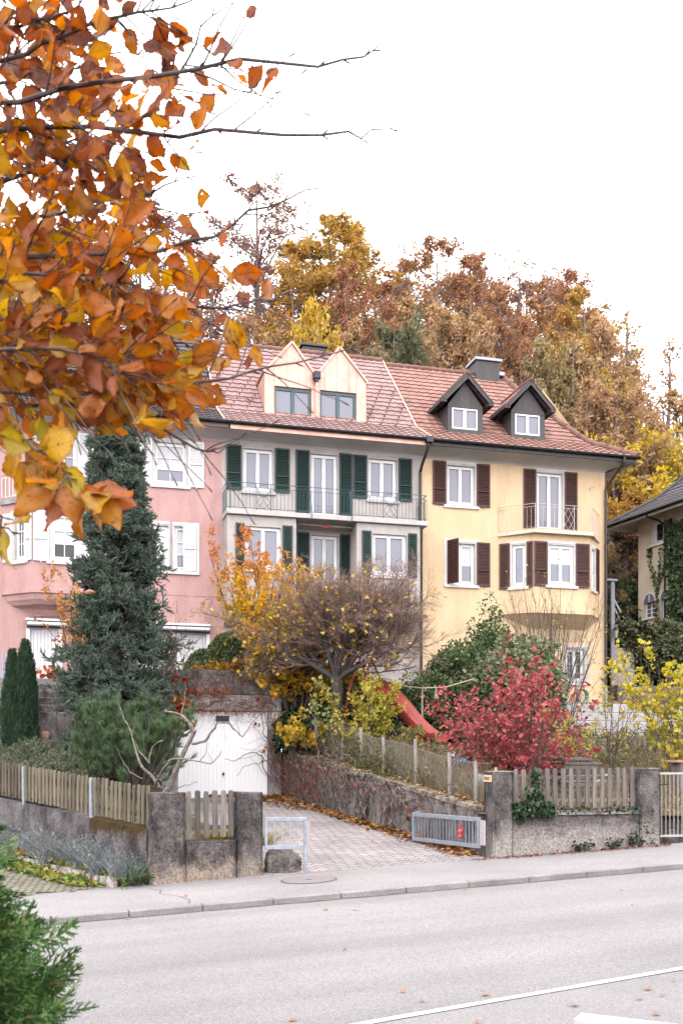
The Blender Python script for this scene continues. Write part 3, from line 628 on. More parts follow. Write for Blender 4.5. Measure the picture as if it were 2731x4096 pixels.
# ---- grey house (middle)
GX0, GX1 = -3.39, 3.54
gh = thing('grey_house', 'grey rendered row house with dark green shutters and twin copper dormers', 'house', fpt(.07, 0, 4.1), A)
wl_ = MB(MF)
up = [(-2.72, -1.65, 10.98, 12.42), (-.42, .57, 10.26, 12.42), (1.58, 2.67, 10.98, 12.42)]
wallf(wl_, GX0, GX1, 3.4, 12.6, up + [(-.42, .58, 7.35, 9.68)]); shell(wl_, GX0 + .003, GX1 - .003, 3.4, 12.9)
lw = [(-2.79, -1.56, 8.22, 9.64)], [(1.46, 2.72, 8.22, 9.64)]
for (a, b), h in zip(((GX0 + .05, -1.09), (.96, GX1 - .37)), lw):
    wallf(wl_, a, b, 7.0, 9.93, h, y=-.9)
    for x in (a, b): wl_.quad((x, -.9, 7.0), (x, 0, 7.0), (x, 0, 9.93), (x, -.9, 9.93))
    wl_.quad((a, -.9, 7.0), (b, -.9, 7.0), (b, 0, 6.4), (a, 0, 6.4)); wl_.quad((a, -.9, 7.0), (a, 0, 6.4), (a, 0, 7.0)); wl_.quad((b, -.9, 7.0), (b, 0, 6.4), (b, 0, 7.0))
wl_.build('wall', grey_m, gh)
FG9 = MF @ frame(0, -.9, 0, 0)
for x0, x1, z0, z1 in up: window(gh, MF, x0, x1, z0, z1, door=z0 < 10.5, sill=z0 > 10.5, stone=greystone)
window(gh, MF, -.42, .58, 7.35, 9.68, door=True, sill=False, stone=greystone)
for h in lw: window(gh, FG9, *h[0], stone=greystone)
for a, b, c, d in ((-3.25, -2.74, 10.98, 12.46), (-1.63, -1.12, 10.98, 12.46), (-.92, -.44, 10.36, 12.47), (.585, 1.05, 10.36, 12.47), (1.075, 1.57, 10.98, 12.46), (2.69, 3.18, 10.98, 12.46)): shutter(gh, MF, a, b, c, d, green_sh)
for a, b in ((-3.08, -2.8), (-1.55, -1.22), (1.13, 1.45), (2.73, 3.05)): shutter(gh, FG9, a, b, 8.2, 9.68, green_sh, bar=0)
for a, b in ((-.9, -.44), (.6, .96)): shutter(gh, MF, a, b, 7.4, 9.72, green_sh, bar=0)
sl = MB(MF); sl.box(GX0 + .01, 3.42, -1.02, -.002, 9.94, 10.1, .012); bal = sl.build('balcony', greystone, gh)
P = [(-3.37, -.02), (-3.37, -.98), (3.38, -.98), (3.38, -.02)]
rl = railing(MF, P, 10.09, 10.96, iron_teal, posts=[(-3.27, -.98), (-2.42, -.98), (-1.94, -.98), (-.66, -.98), (.72, -.98), (1.85, -.98), (2.33, -.98), (3.3, -.98)], skip=lambda x: -2.4 < x < -1.96 or 1.87 < x < 2.31)
for cx in (-2.18, 2.09):
    for k in (0, 1):
        zc = 10.74 if k == 0 else 10.3
        th = np.linspace(0, 2 * math.pi, 25)
        if k == 0: rl.tube([(cx + .2 * math.cos(a), -.98, zc + .19 * math.sin(a)) for a in th], .008, 5, False)
    for sg in (-1, 1):
        rl.tube([(cx + sg * (.22 - .2 * math.sin(math.pi * v) + .0), -.98, 10.16 + .6 * v) for v in np.linspace(0, 1, 14)], .008, 5, False)
        rl.tube([(cx + sg * (.2 * math.sin(math.pi * v)), -.98, 10.16 + .42 * v) for v in np.linspace(0, 1, 12)], .008, 5, False)
for x in (-.62, .74):
    rl.tube([(x - .05, -1.0, 10.9), (x - .02, -1.05, 10.5), (x + .02, -1.06, 10.1), (x - .01, -1.08, 9.92), (x - .1, -1.09, 9.86)], .014, 6)
rl.build('railing', iron_teal, bal)
aw = MB(MF); aw.tube([(-.95, -.5, 9.86), (.9, -.5, 9.84)], .025, 8); aw.build('awning_roller', iron_grey, gh)
aw = MB(MF); aw.box(-.12, .1, -.56, -.5, 9.76, 9.86, .02); aw.build('red_clamp', M('red_clamp', (.45, .08, .06)), gh)
rf = MB(MF); tile_roof(rf, EAVE, lambda y: GX0 - .02, lambda y: GX1 + .12)
rf.quad((GX0, 10.8, 12.95), (GX1, 10.8, 12.95), (GX1, 5, 17.85), (GX0, 5, 17.85))
roofG = rf.build('roof', tile_red, gh)
rg = MB(MF); ridge_tiles(rg, (GX0, 5.0, 17.87), (GX1 + .1, 5.0, 17.87)); rg.build('ridge', ridge_m, roofG)
for x in (GX0 - .03, GX1 + .13):
    vg = MB(MF); vg.tube([(x, -.84, 12.99), (x, .9, 13.92), (x, 5, 17.9)], .035, 6); vg.build('verge_trim', copper, roofG)
sg_ = MB(MF)
for i in range(4, 15):
    (py, pz), N = pathpt(EAVE, (i + .4) * .345)
    for k in range(26):
        x = GX0 + .2 + (k + .5 * (i % 2)) * .27
        if (i + k * 2) % 4 < 2 and not (-1.85 < x < 1.9 and i > 5): sg_.box(x - .015, x + .015, py - .05, py + .05, pz + .03, pz + .11)
tag(sg_.build('snow_guards', ridge_m, roofG), None, None, kind='stuff')
soffit(gh, GX0, GX1); fascia(gh, GX0 + .16, GX1 - .12, copper); gutter(gh, GX0 - .05, GX1 - .06)
cm = MB(MF); cm.box(.5, 1.42, 5.2, 5.9, 17.2, 18.22, .02); cm.box(.42, 1.5, 5.12, 5.98, 18.22, 18.3, .01); cm.box(.78, .92, 5.45, 5.6, 18.3, 18.42); cm.tube([(.85, 5.52, 18.4), (.85, 5.52, 18.58)], [.09, .05], 10); cm.build('chimney', dark_clad, roofG)
# downpipes
dp = MB(MF); X = GX1 - .06
dp.tube([(X, -.88, 12.86), (X, -.86, 12.7), (X - .02, -.7, 12.5), (X - .03, -.3, 12.2), (X - .03, -.12, 12.0), (X - .03, -.12, 10.2)], .05, 10); dp.tube([(X + .0, -.14, 10.2), (X + .0, -.14, 4.1)], .05, 10)
dp.build('downpipe', pipe_brown, gh); hd = MB(MF); hd.box(X - .1, X + .14, -1.0, -.78, 12.78, 13.0, .015); hd.build('gutter_box', gutter_m, gh)
# copper dormers
def gable(mb, y, x0, x1, z0, ze, xp, zp, win, xe0=None, xe1=None):
    a, b, c, d = win
    for q in ([(x0, z0), (a, z0), (a, ze), (x0, ze)], [(b, z0), (x1, z0), (x1, ze), (b, ze)], [(a, d), (b, d), (b, ze), (a, ze)], [(x0, ze), (x1, ze), (xp, zp)], [(a, z0), (b, z0), (b, c), (a, c)]):
        mb.quad(*[(x, y, z) for x, z in q])
    r = y + .14
    mb.quad((a, y, c), (a, y, d), (a, r, d), (a, r, c)); mb.quad((b, y, d), (b, y, c), (b, r, c), (b, r, d)); mb.quad((a, y, d), (b, y, d), (b, r, d), (a, r, d))
YD = .95
for k, (x0, x1, xp, ze0, win) in enumerate(((-1.79, -.0, -.84, 15.42, (-1.46, -.15, 13.97, 14.91)), (.0, 1.82, .86, 15.42, (.15, 1.46, 13.97, 14.92)))):
    d_ = MB(MF); gable(d_, YD, x0 + .001, x1 - .001, 13.86, ze0, xp, 16.46, win)
    for x, sgn in ((x0, -1), (x1, 1)):                             # roof slopes running back into the main roof
        xo = x + sgn * (.04 if abs(x) > .5 else 0); zo = ze0 - (.05 if abs(x) > .5 else 0)
        d_.quad((xp, YD - .06, 16.5), (xo, YD - .06, zo), (xo, YD + 3.4, zo), (xp, YD + 3.4, 16.5))
        d_.beam((xp, YD - .05, 16.47), (xo, YD - .05, zo - .03), .03, .07)
    xo = x0 if k == 0 else x1
    d_.quad((xo, YD, 13.86), (xo, YD, ze0), (xo, YD + 3, ze0), (xo, YD + 3, 15.8))
    for x in (x0 + .33, x0 + .33 + .44, x0 + .33 + .87, x1 - .35):
        za = 14.93 if win[0] < x < win[1] else 13.9; t_ = 1 - abs(x - xp) / ((xp - x0) if x < xp else (x1 - xp)); d_.box(x - .008, x + .008, YD - .018, YD + .002, za, ze0 + t_ * (16.44 - ze0) - .02)
    D = d_.build('dormer', copper, gh)
    D["label"] = 'copper clad gable dormer, %s of the pair' % ('left' if k == 0 else 'right')
    fr = MF @ frame(0, YD, 0, 0); a, b, c, d = win
    f = MB(fr); f.box(a, b, .06, .12, d - .12, d); f.box(a, b, .06, .12, c, c + .06); f.box(a, a + .07, .06, .12, c + .06, d - .12); f.box(b - .09, b, .06, .12, c + .06, d - .12); m_ = (a + b) / 2; f.box(m_ - .06, m_ + .06, .05, .12, c + .06, d - .12, .01)
    f.build('frame', teal_frame, D); p = MB(fr); p.box(a + .05, b - .05, .1, .105, c + .04, d - .1); p.build('pane', glass, D)
rb = MB(MF); rb.box(-.12, .12, YD - .3, YD - .06, 15.2, 15.46, .02); rb.prism([(-.09, 15.2), (.09, 15.2), (.04, 15.1), (-.04, 15.1)], YD - .26, YD - .1); D = rb.build('rainwater_head', gutter_m, gh)
rb = MB(MF); rb.tube([(0, YD - .17, 15.12), (0, YD - .14, 14.6), (0, YD - .12, 13.92)], .04, 10); rb.build('downpipe', copper, D)

# ---- yellow house (right end)
YX0, YX1 = 3.545, 10.6
yh = thing('yellow_house', 'yellow rendered end house with brown shutters and two dark dormers', 'house', fpt(7, 0, 4.1), A)
wy = MB(MF); upy = [(4.45, 5.56, 10.98, 12.42), (7.87, 8.96, 10.3, 12.42)]; loy = (4.46, 5.57, 8.2, 9.7); bar_ = (9.0, 9.83, 4.88, 6.14)
wallf(wy, YX0, YX1, 3.4, 12.6, upy + [loy, bar_], rec=.18); shell(wy, YX0 + .003, YX1, 3.4, 12.6)
B = [(6.44, 0), (7.38, -.8), (9.54, -.8), (10.34, 0)]                # plan of the bay
def cant(p, q):
    a = math.atan2(q[1] - p[1], q[0] - p[0]); return MF @ frame(p[0], p[1], 0, a), math.dist(p, q)
fr1, L1 = cant(B[0], B[1]); fr2, L2 = cant(B[1], B[2]); fr3, L3 = cant(B[2], B[3])
bays = MB(MF)
wB = {0: (.42, .98, 8.15, 9.66), 1: (.53, 1.6, 8.2, 9.66), 2: (.25, .72, 8.15, 9.66)}
wy.build('wall', yellow_m, yh)
bayo = None
for i, (fr, L) in enumerate(((fr1, L1), (fr2, L2), (fr3, L3))):
    m = MB(fr); wallf(m, 0, L, 7.35, 10.0, [wB[i]], rec=.14); m.box(-.02, L + .02, -.05, .0, 7.2, 7.36, .01)
    if i == 1:                                                       # corbelled underside
        inv = np.linalg.inv(fr) @ MF
        def q(*pts): m.quad(*[tuple((inv @ np.array([*p, 1]))[:3]) for p in pts])
        for (a, b), (c, d), w0, w1 in ((B[0], B[1], (7.0, 0), (7.5, -.18)), (B[1], B[2], (7.5, -.18), (9.3, -.18)), (B[2], B[3], (9.3, -.18), (9.8, 0))):
            q((a, b, 7.2), (c, d, 7.2), (*w1, 6.75), (*w0, 6.75)); q((*w0, 6.75), (*w1, 6.75), (w1[0], .01, 6.3), (w0[0], .01, 6.3))
    o = m.build('bay_wall', yellow_m, yh)
for i, fr in enumerate((fr1, fr2, fr3)):
    window(yh, fr, *wB[i], sash=1 if i != 1 else 2, sur=.1, rec=.14, blind=.42 if i == 1 else 0)
    L = (L1, L2, L3)[i]; a, b, c, d = wB[i]
    if i == 1: shutter(yh, fr, .015, a - .01, c - .05, d + .05, brown_sh); shutter(yh, fr, b + .01, L - .015, c - .05, d + .05, brown_sh)
    elif i == 0: shutter(yh, fr, .02, a - .02, c - .05, d + .05, brown_sh, bar=0); shutter(yh, fr, b + .01, L - .01, c - .05, d + .05, brown_sh, bar=0)
    else: shutter(yh, fr, b + .02, L - .03, c - .05, d + .05, brown_sh, bar=0)
window(yh, MF, *upy[0], sur=.1, rec=.18); window(yh, MF, *upy[1], sur=.1, rec=.18, door=True, sill=False); window(yh, MF, *loy, sur=.1, rec=.18, blind=.48)
window(yh, MF, *bar_, rec=.18, sash=2, gl=glass_dk, sur=.06)
gr = MB(MF)
for k in range(7): x = 8.97 + k * .148; gr.tube([(x, -.1, 4.84), (x, -.1, 6.2)], .009, 5)
for z in (4.9, 5.2, 5.52, 5.84, 6.14): gr.tube([(8.95, -.1, z), (9.88, -.1, z)], .009, 5); gr.tube([(9.86, -.1, z), (9.86, .02, z)], .009, 5)
gr.build('window_grille', iron_grey, yh)
for a, b, c, d in ((3.94, 4.44, 10.96, 12.49), (5.57, 6.08, 10.97, 12.49), (7.36, 7.86, 10.34, 12.46), (8.97, 9.48, 10.34, 12.46), (5.58, 6.08, 8.18, 9.73)): shutter(yh, MF, a, b, c, d, brown_sh, bar=.36 if c > 10.5 or c < 9 else 0)
shutter(yh, MF, 4.46, 4.97, 8.2, 9.73, brown_sh, swing=-math.radians(62), bar=0, label='brown shutter standing half open')
sb = MB(MF); sb.prismz([(6.36, -.0), (7.33, -1.02), (9.58, -1.02), (10.4, -.0)], 9.97, 10.1); by = sb.build('balcony', M('stained_plaster', (.45, .38, .29), (.56, .49, .38), 3, rough=.9, bmp=.2), yh)
P = [(6.4, -.03), (7.36, -.98), (9.56, -.98), (10.36, -.03)]; posts = [P[1], P[2], (7.36 + .73, -.98), (8.85, -.98)]
rl = railing(MF, P, 10.06, 10.98, iron_grey, sp=.14, posts=posts, gap=.1, skip=lambda x: 8.42 < x < 8.84)
for x0 in (8.4, 8.62):
    for s0 in (0, 1): rl.tube([(x0 + .21 * s0, -.98, 10.13), (x0 + .21 * (1 - s0), -.98, 10.5), (x0 + .21 * s0, -.98, 10.88)], .008, 5)
rl.build('railing', iron_grey, by)
hipx = lambda y: 11.42 - (max(-.82, y) + .82) / 5.82 * 2.67 - .25 * math.sin(math.pi * (y + .82) / 5.82)
EAY = [(-.82, 12.95), (.9, 13.87), (5, 17.7)]
rf = MB(MF); tile_roof(rf, EAY, lambda y: YX0 + .12, hipx, wave=.3)
yy = np.linspace(-.82, 5, 12); hl = [(hipx(y), y, np.interp(y, [-.82, .9, 5], [12.95, 13.87, 17.7]) - .01) for y in yy]
for p, q in zip(hl, hl[1:]): rf.quad(p, (p[0], 10 - p[1], p[2]), (q[0], 10 - q[1], q[2]), q)
rf.quad((YX0, 10.8, 12.95), (11.4, 10.8, 12.95), (8.75, 5, 17.68), (YX0, 5, 17.68)); roofY = rf.build('roof', tile_org, yh)
rg = MB(MF); ridge_tiles(rg, (YX0 + .15, 5, 17.72), (8.8, 5, 17.72))
hp = [(x, y, z + .06) for x, y, z in hl]
for p, q in zip(hp, hp[1:]): ridge_tiles(rg, q, p, .12, .42)
rg.build('ridge', ridge_m, roofY)
soffit(yh, YX0, 10.6, 11.38); sf = MB(MF); sf.quad((10.6, .01, 12.53), (11.38, -.79, 12.73), (11.38, 11, 12.73), (10.6, 10, 12.53)); sf.box(11.38, 11.41, -.79, 10.8, 12.72, 12.9); sf.build('side_soffit', soffit_m, yh)
fascia(yh, YX0 - .02, 11.4, dark_clad, 12.74); gutter(yh, YX0 - .0, 11.5)
dp = MB(MF); X = 10.55
dp.tube([(X + .32, -.9, 12.88), (X + .32, -.88, 12.72), (X + .25, -.6, 12.5), (X + .08, -.2, 12.1), (X + .03, -.1, 11.9), (X + .03, -.1, 4.7)], .05, 10); dp.build('downpipe', pipe_brown, yh)
dp = MB(MF); dp.tube([(X + .03, -.1, 4.7), (X + .03, -.1, 4.05)], .06, 10); dp.box(X - .13, X - .02, -.09, 0, 5.0, 5.13, .02); dp.build('standpipe', galv, yh)
hk = MB(MF); hk.tube([(9.95, 0, 11.9), (9.97, -.1, 11.93), (10.12, -.16, 11.98)], .012, 6); hk.tube([(9.97, -.05, 11.9), (9.97, -.06, 11.82)], .012, 6); hk.build('wall_hook', iron_grey, yh)
lp = MB(MF); lp.box(9.93, 9.99, -.05, 0, 6.33, 6.39, .01); lp.build('bell_box', iron_grey, yh)
cm = MB(MF); cm.box(7.5, 8.5, 4.6, 5.5, 17.2, 18.15, .02); chim = cm.build('chimney', dark_clad, roofY)
cm = MB(MF); cm.box(7.42, 8.58, 4.52, 5.58, 18.15, 18.26, .01); cm.build('chimney_cap', galv, chim); cm = MB(MF); cm.tube([(8.0, 5.05, 18.2), (8.0, 5.05, 18.42)], .16, 12); cm.build('flue', dark_clad, chim)
fl = MB(MF); fl.box(8.5, 8.78, 4.7, 4.95, 17.66, 17.82, .02); fl.build('flashing', galv, roofY)
for x in (4.78, 7.22):
    d_ = MB(MF); y = .7; x1 = x + 1.33; a, b, c, d = x + .16, x1 - .2, 13.92, 14.66; xp = (x + x1) / 2 + .0
    gable(d_, y, x, x1, 13.72, 14.76, xp, 15.62, (a, b, c, d))
    d_.box(x - .02, x1 + .02, y - .03, y, 13.74, 13.86); d_.box(x + .0, x1, y - .012, y - .0, 14.68, 14.76)
    for xx in (x, x1): d_.quad((xx, y, 13.72), (xx, y, 14.76), (xx, y + 2.2, 14.76), (xx, y + 1.2, 14.76 - .1))
    for xx in (x + .45, x + .89): d_.box(xx - .006, xx + .006, y - .01, y, 14.78, 15.2)
    for sgn in (-1, 1):                                             # verge boards and eaves boxes
        xe = xp + sgn * .9; d_.beam((xp, y - .24, 15.78), (xe, y - .24, 14.86), .04, .16); d_.beam((xp, y - .02, 15.72), (xe, y - .02, 14.8), .04, .1)
        d_.box(xe - .1, xe + .1, y - .24, y + 1.6, 14.76, 14.9)
    D = d_.build('dormer', dark_clad, yh); D["label"] = 'dark clad dormer with a small tiled gable, %s of the two' % ('left' if x < 6 else 'right')
    r_ = MB(MF)
    for sgn in (-1, 1):
        xe = xp + sgn * .95; n_ = 4; zz = lambda f: 15.84 - f * 1.0
        for i in range(n_):
            f0, f1 = 1 - i / n_, 1 - (i + 1) / n_
            ys = np.linspace(y - .28, y + 3.0, 30); wv = .015 * np.sin(ys * 2 * math.pi / .25)
            r_.grid(np.stack([np.full(30, xp + sgn * .95 * f0), np.full(30, xp + sgn * .95 * f0), np.full(30, xp + sgn * .95 * (f1 - .03))]), np.stack([ys] * 3), np.stack([zz(f0) + 0 * wv, zz(f0) + .05 + wv, zz(f1 - .03) + .0 + wv]))
    r_.build('dormer_roof', tile_org, D)
    r2 = MB(MF); ridge_tiles(r2, (xp, y - .28, 15.88), (xp, y + 2.6, 15.88), .07, .36); r2.build('ridge', ridge_m, D)
    fr = MF @ frame(0, y, 0, 0); f = MB(fr); q = .05
    f.box(a, b, .0, .07, d - q, d); f.box(a, b, .0, .07, c, c + q); f.box(a, a + q, .0, .07, c + q, d - q); f.box(b - q, b, .0, .07, c + q, d - q); m_ = (a + b) / 2; f.box(m_ - .055, m_ + .055, -.01, .07, c + q, d - q, .008)
    f.build('frame', white, D); p = MB(fr); p.box(a + .03, b - .03, .05, .055, c + .03, d - .03); p.build('pane', glass, D)

# ---- pink house (left)
PX0, PX1 = -10.9, GX0
ph = thing('pink_house', 'pink rendered row house with white shutters behind the spruce', 'house', fpt(-7.2, 0, 4.2), A)
wp = MB(MF); po = [(-5.62, -4.5, 10.98, 12.4), (-5.86, -5.08, 8.2, 9.7), (-4.98, -4.22, 8.2, 9.7), (-8.86, -7.96, 10.3, 12.4), (-9.45, -8.5, 4.32, 6.22), (-4.78, -3.86, 4.32, 6.22), (-6.3, -5.3, 4.32, 6.22)]
wallf(wp, -17, PX1, 3.4, 12.6, po); shell(wp, -17, PX1 - .003, 3.4, 12.6); wp.box(-17, PX1, -.012, -.001, 7.41, 7.44); wp.build('wall', pink_m, ph)
Bp = [(-10.2, 0), (-9.3, -.8), (-7.45, -.8), (-6.55, 0)]; frs = [cant(Bp[i], Bp[i + 1]) for i in range(3)]
wb = {0: (.42, .9, 8.2, 9.66), 1: (.5, 1.38, 8.18, 9.68), 2: (.3, .85, 8.2, 9.66)}
for i, (fr, L) in enumerate(frs):
    m = MB(fr); wallf(m, 0, L, 7.3, 10.0, [wb[i]]); m.box(-.02, L + .02, -.05, .0, 7.18, 7.34, .01)
    if i == 1:
        inv = np.linalg.inv(fr) @ MF
        prof = [(1.0, 7.2), (.93, 7.0), (.8, 6.86), (.62, 6.8), (.5, 6.72), (.35, 6.55), (.12, 6.4), (0, 6.3)]
        for (f0, z0), (f1, z1) in zip(prof, prof[1:]):
            def sc_(p, f): cx = -8.4; return (cx + (p[0] - cx) * (.35 + .65 * f), p[1] * f)
            for p, q_ in zip(Bp, Bp[1:]):
                V = [(*sc_(p, f0), z0), (*sc_(q_, f0), z0), (*sc_(q_, f1), z1), (*sc_(p, f1), z1)]; m.quad(*[tuple((inv @ np.array([*v, 1]))[:3]) for v in V])
    m.build('bay_wall', pink_m, ph)
    a, b, c, d = wb[i]; window(ph, fr, *wb[i], sash=1, mun=(2, 3), sur=.09, blind=.58 if i == 1 else 0, gl=glass_dk if i < 2 else glass)
    shutter(ph, fr, max(.02, a - .5), a - .02, c - .02, d + .03, white_sh, bar=.44); shutter(ph, fr, b + .02, min(L - .01, b + .5), c - .02, d + .03, white_sh, bar=.44)
window(ph, MF, *po[0], sash=1, mun=(2, 3), sur=.09, blind=.6)
window(ph, MF, *po[3], sash=2, mun=(1, 3), sur=.09, door=True, sill=False)
for h in po[1:3]: window(ph, MF, *h, sash=1, mun=(2, 3), sur=.09, blind=.6)
for a, b, c, d in ((-4.48, -3.98, 10.95, 12.44), (-6.12, -5.64, 10.95, 12.44), (-4.66, -4.23, 8.22, 9.68), (-9.35, -8.88, 10.3, 12.42), (-7.94, -7.45, 10.3, 12.42)): shutter(ph, MF, a, b, c, d, white_sh, bar=.5)
for h in po[4:]:                                                     # garden doors
    fm = MB(MF); a, b, c, d = h; fm.box(a - .07, a + .04, -.02, .1, c, d + .07); fm.box(b - .04, b + .07, -.02, .1, c, d + .07); fm.box(a + .04, b - .04, -.018, .1, d - .04, d + .07)
    D = fm.build('door', white, ph); lf = MB(MF); n = 8
    for i in range(n): lf.box(a + .045 + (b - a - .09) * i / n + .003, a + .045 + (b - a - .09) * (i + 1) / n - .003, .06, .1, c + .02, d - .05, .006)
    lf.build('door_leaf', M('door_paint', (.56, .55, .58), (.62, .61, .63), 3, rough=.6), D)
for a, b in ((-9.52, -8.1), (-6.1, -3.78)):
    am = MB(MF); am.box(a, b, -.32, -.0, 6.4, 6.47, .01); am.box(a + .03, b - .03, -.3, -.12, 6.26, 6.37, .03); am.build('awning', white, ph)
    am = MB(MF); am.box(a + .01, b - .01, -.1, -.004, 6.2, 6.39); am.build('awning_bracket', gutter_m, ph)
sl = MB(MF); sl.prismz([(-10.3, 0), (-9.34, -.92), (-7.4, -.92), (-6.45, 0)], 9.98, 10.16); bp = sl.build('balcony', M('lead_grey_slab', (.2, .19, .19), (.34, .32, .32), 3, rough=.8, bmp=.2), ph)
P = [(-10.24, -.03), (-9.32, -.86), (-7.42, -.86), (-6.5, -.03)]; rl = railing(MF, P, 10.14, 10.95, white, sp=.15, r=.013, posts=P[1:3])
for s0 in (0, 1): rl.tube([(-9.85 + .35 * s0, -.38 - .33 * s0, 10.2), (-9.5 - .35 * s0, -.71 + .33 * s0, 10.8)], .012, 5)
rl.build('railing', white, bp)
rf = MB(MF); tile_roof(rf, EAVE, lambda y: -17.3, lambda y: GX0 - .1, wave=.25); rf.quad((-17.3, 10.8, 12.95), (PX1, 10.8, 12.95), (PX1, 5, 17.8), (-17.3, 5, 17.8)); roofP = rf.build('roof', tile_gry, ph)
rg = MB(MF); ridge_tiles(rg, (-17.3, 5, 17.85), (GX0 - .1, 5, 17.85)); rg.build('ridge', tile_gry, roofP)
soffit(ph, -17, PX1); fascia(ph, -17.2, PX1 + .12, M('brown_fascia', (.17, .12, .12)), 12.74); gutter(ph, -17.3, PX1 - .07)
d_ = MB(MF); gable(d_, .9, -6.6, -5.0, 13.75, 15.0, -5.8, 15.9, (-6.3, -5.3, 13.95, 14.9))
for sgn in (-1, 1): d_.quad((-5.8, .65, 15.98), (-5.8 + sgn * 1.0, .65, 14.85), (-5.8 + sgn * 1.0, 4, 14.85), (-5.8, 4, 15.98)); d_.quad((-5.8 + sgn * .8, .9, 13.75), (-5.8 + sgn * .8, .9, 15), (-5.8 + sgn * .8, 3.5, 15))
D = d_.build('dormer', dark_clad, ph); p = MB(MF); p.box(-6.28, -5.32, 1.0, 1.01, 13.97, 14.9); p.build('pane', glass, D)
f = MB(MF); f.box(-6.3, -5.3, .93, .99, 13.95, 14.02); f.box(-6.3, -5.3, .93, .99, 14.84, 14.9)
for x in (-6.3, -5.86, -5.36): f.box(x, x + .07, .94, .99, 14.02, 14.84)
f.build('frame', white, D)
lm = MB(MF); lm.lathe([(.0, -.12), (.08, -.1), (.125, -.02), (.12, .06), (.06, .12), (.05, .13)], (-4.97, -.16, 6.0), 14); L_ = lm.build('wall_lamp', M('lamp_globe', (.3, .24, .24), rough=.15), ph); lm = MB(MF); lm.tube([(-4.97, 0, 6.12), (-4.97, -.16, 6.16), (-4.97, -.16, 6.08)], .02, 6); lm.build('lamp_bracket', white, L_)
# ---- cream house beyond the yellow one
CA = math.atan2(-.927, .374); MC = frame(13.1, 44, 0, CA)
ch = thing('cream_house', 'cream house with arched windows and ivy, under a dark tiled roof', 'house', (13.1 + 2, 44 - 2, 6.0), CA)
wc = MB(MC)
hol = [(.88, 1.66, 11.4, 12.42)]
wallf(wc, 0, 9, 5.5, 12.75, hol + [(.36, 1.1, 8.3, 8.95), (1.45, 2.18, 8.05, 8.95), (3.2, 4.2, 8.0, 9.4), (3.4, 4.4, 11.2, 12.4)], rec=.2)
for a, b in ((.36, 1.1), (1.45, 2.18)):                              # arched heads: fill the square corners above the arch
    pass
wc.quad((0, 0, 5.5), (0, 0, 12.75), (0, 9, 12.75), (0, 9, 5.5)); wc.quad((9, 0, 5.5), (9, 9, 5.5), (9, 9, 12.75), (9, 0, 12.75)); wc.quad((0, 9, 5.5), (9, 9, 5.5), (9, 9, 12.75), (0, 9, 12.75))
wc.build('wall', cream_m, ch)
window(ch, MC, *hol[0], rec=.2, sash=1, gl=glass_dk, stone=offwhite)
window(ch, MC, 3.4, 4.4, 11.2, 12.4, rec=.2, gl=glass_dk)
window(ch, MC, 3.2, 4.2, 8.0, 9.4, rec=.2, gl=glass_dk)
for a, b, z in ((.36, 1.1, 8.3), (1.45, 2.18, 8.05)):
    m = MB(MC); cx, r = (a + b) / 2, (b - a) / 2; n = 12
    th = [math.pi * k / n for k in range(n + 1)]; zc = 8.95
    # rim of the arch stands proud of the render, the pane sits deep behind it
    for t0, t1 in zip(th, th[1:]):
        p0, p1 = (cx + r * math.cos(t0), zc + r * math.sin(t0)), (cx + r * math.cos(t1), zc + r * math.sin(t1)); k = 1.16
        q0, q1 = (cx + k * r * math.cos(t0), zc + k * r * math.sin(t0)), (cx + k * r * math.cos(t1), zc + k * r * math.sin(t1))
        m.quad((p0[0], -.02, p0[1]), (q0[0], -.02, q0[1]), (q1[0], -.02, q1[1]), (p1[0], -.02, p1[1])); m.quad((p0[0], -.02, p0[1]), (p1[0], -.02, p1[1]), (p1[0], .05, p1[1]), (p0[0], .05, p0[1])); m.quad((q0[0], -.02, q0[1]), (q0[0], .0, q0[1]), (q1[0], .0, q1[1]), (q1[0], -.02, q1[1]))
    m.box(a - .06, b + .06, -.06, .15, z - .1, z - .004)
    Wn = m.build('arched_window', offwhite, ch); p = MB(MC)
    p.add([(cx + r * .98 * math.cos(t), -.006, zc + r * .98 * math.sin(t)) for t in th] , [list(range(n + 1))]); p.box(a + .02, b - .02, .16, .17, z + .02, zc); p.build('pane', glass, Wn)
    f = MB(MC); f.box(cx - .02, cx + .02, .12, .155, z + .02, zc); f.box(cx - .015, cx + .015, -.014, -.008, zc, zc + r * .95)
    for k in range(1, 4): f.box(a + .02, b - .02, .13, .155, z + k * .18, z + k * .18 + .02)
    f.box(a + .01, a + .05, .12, .16, z + .02, zc); f.box(b - .05, b - .01, .12, .16, z + .02, zc); f.build('frame', white, Wn)
m = MB(MC); ov = .95; tile_roof(m, [(-ov, 12.55), (.7, 13.55), (4.5, 17.2)], lambda y: -1.0 + (y + ov) * .82, lambda y: 10 - (y + ov) * .8, wave=.25)
hx = lambda y: -1.0 + (y + ov) * .82
pl = [(-ov, 12.55), (.7, 13.55), (4.5, 17.2)]
for (a, b), (c, d) in zip(pl, pl[1:]): m.quad((hx(a), a, b), (hx(c), c, d), (hx(c), 9 - c, d), (hx(a), 9 - a, b)); m.quad((hx(a), 9 - a, b), (hx(c), 9 - c, d), (9 - hx(c), 9 - c, d), (9 - hx(a), 9 - a, b))
rC = m.build('roof', tile_slate, ch)
m = MB(MC)
for (a, b), (c, d) in zip(pl, pl[1:]): ridge_tiles(m, (hx(c), c, d + .06), (hx(a), a, b + .06), .1, .4)
m.build('ridge', tile_slate, rC)
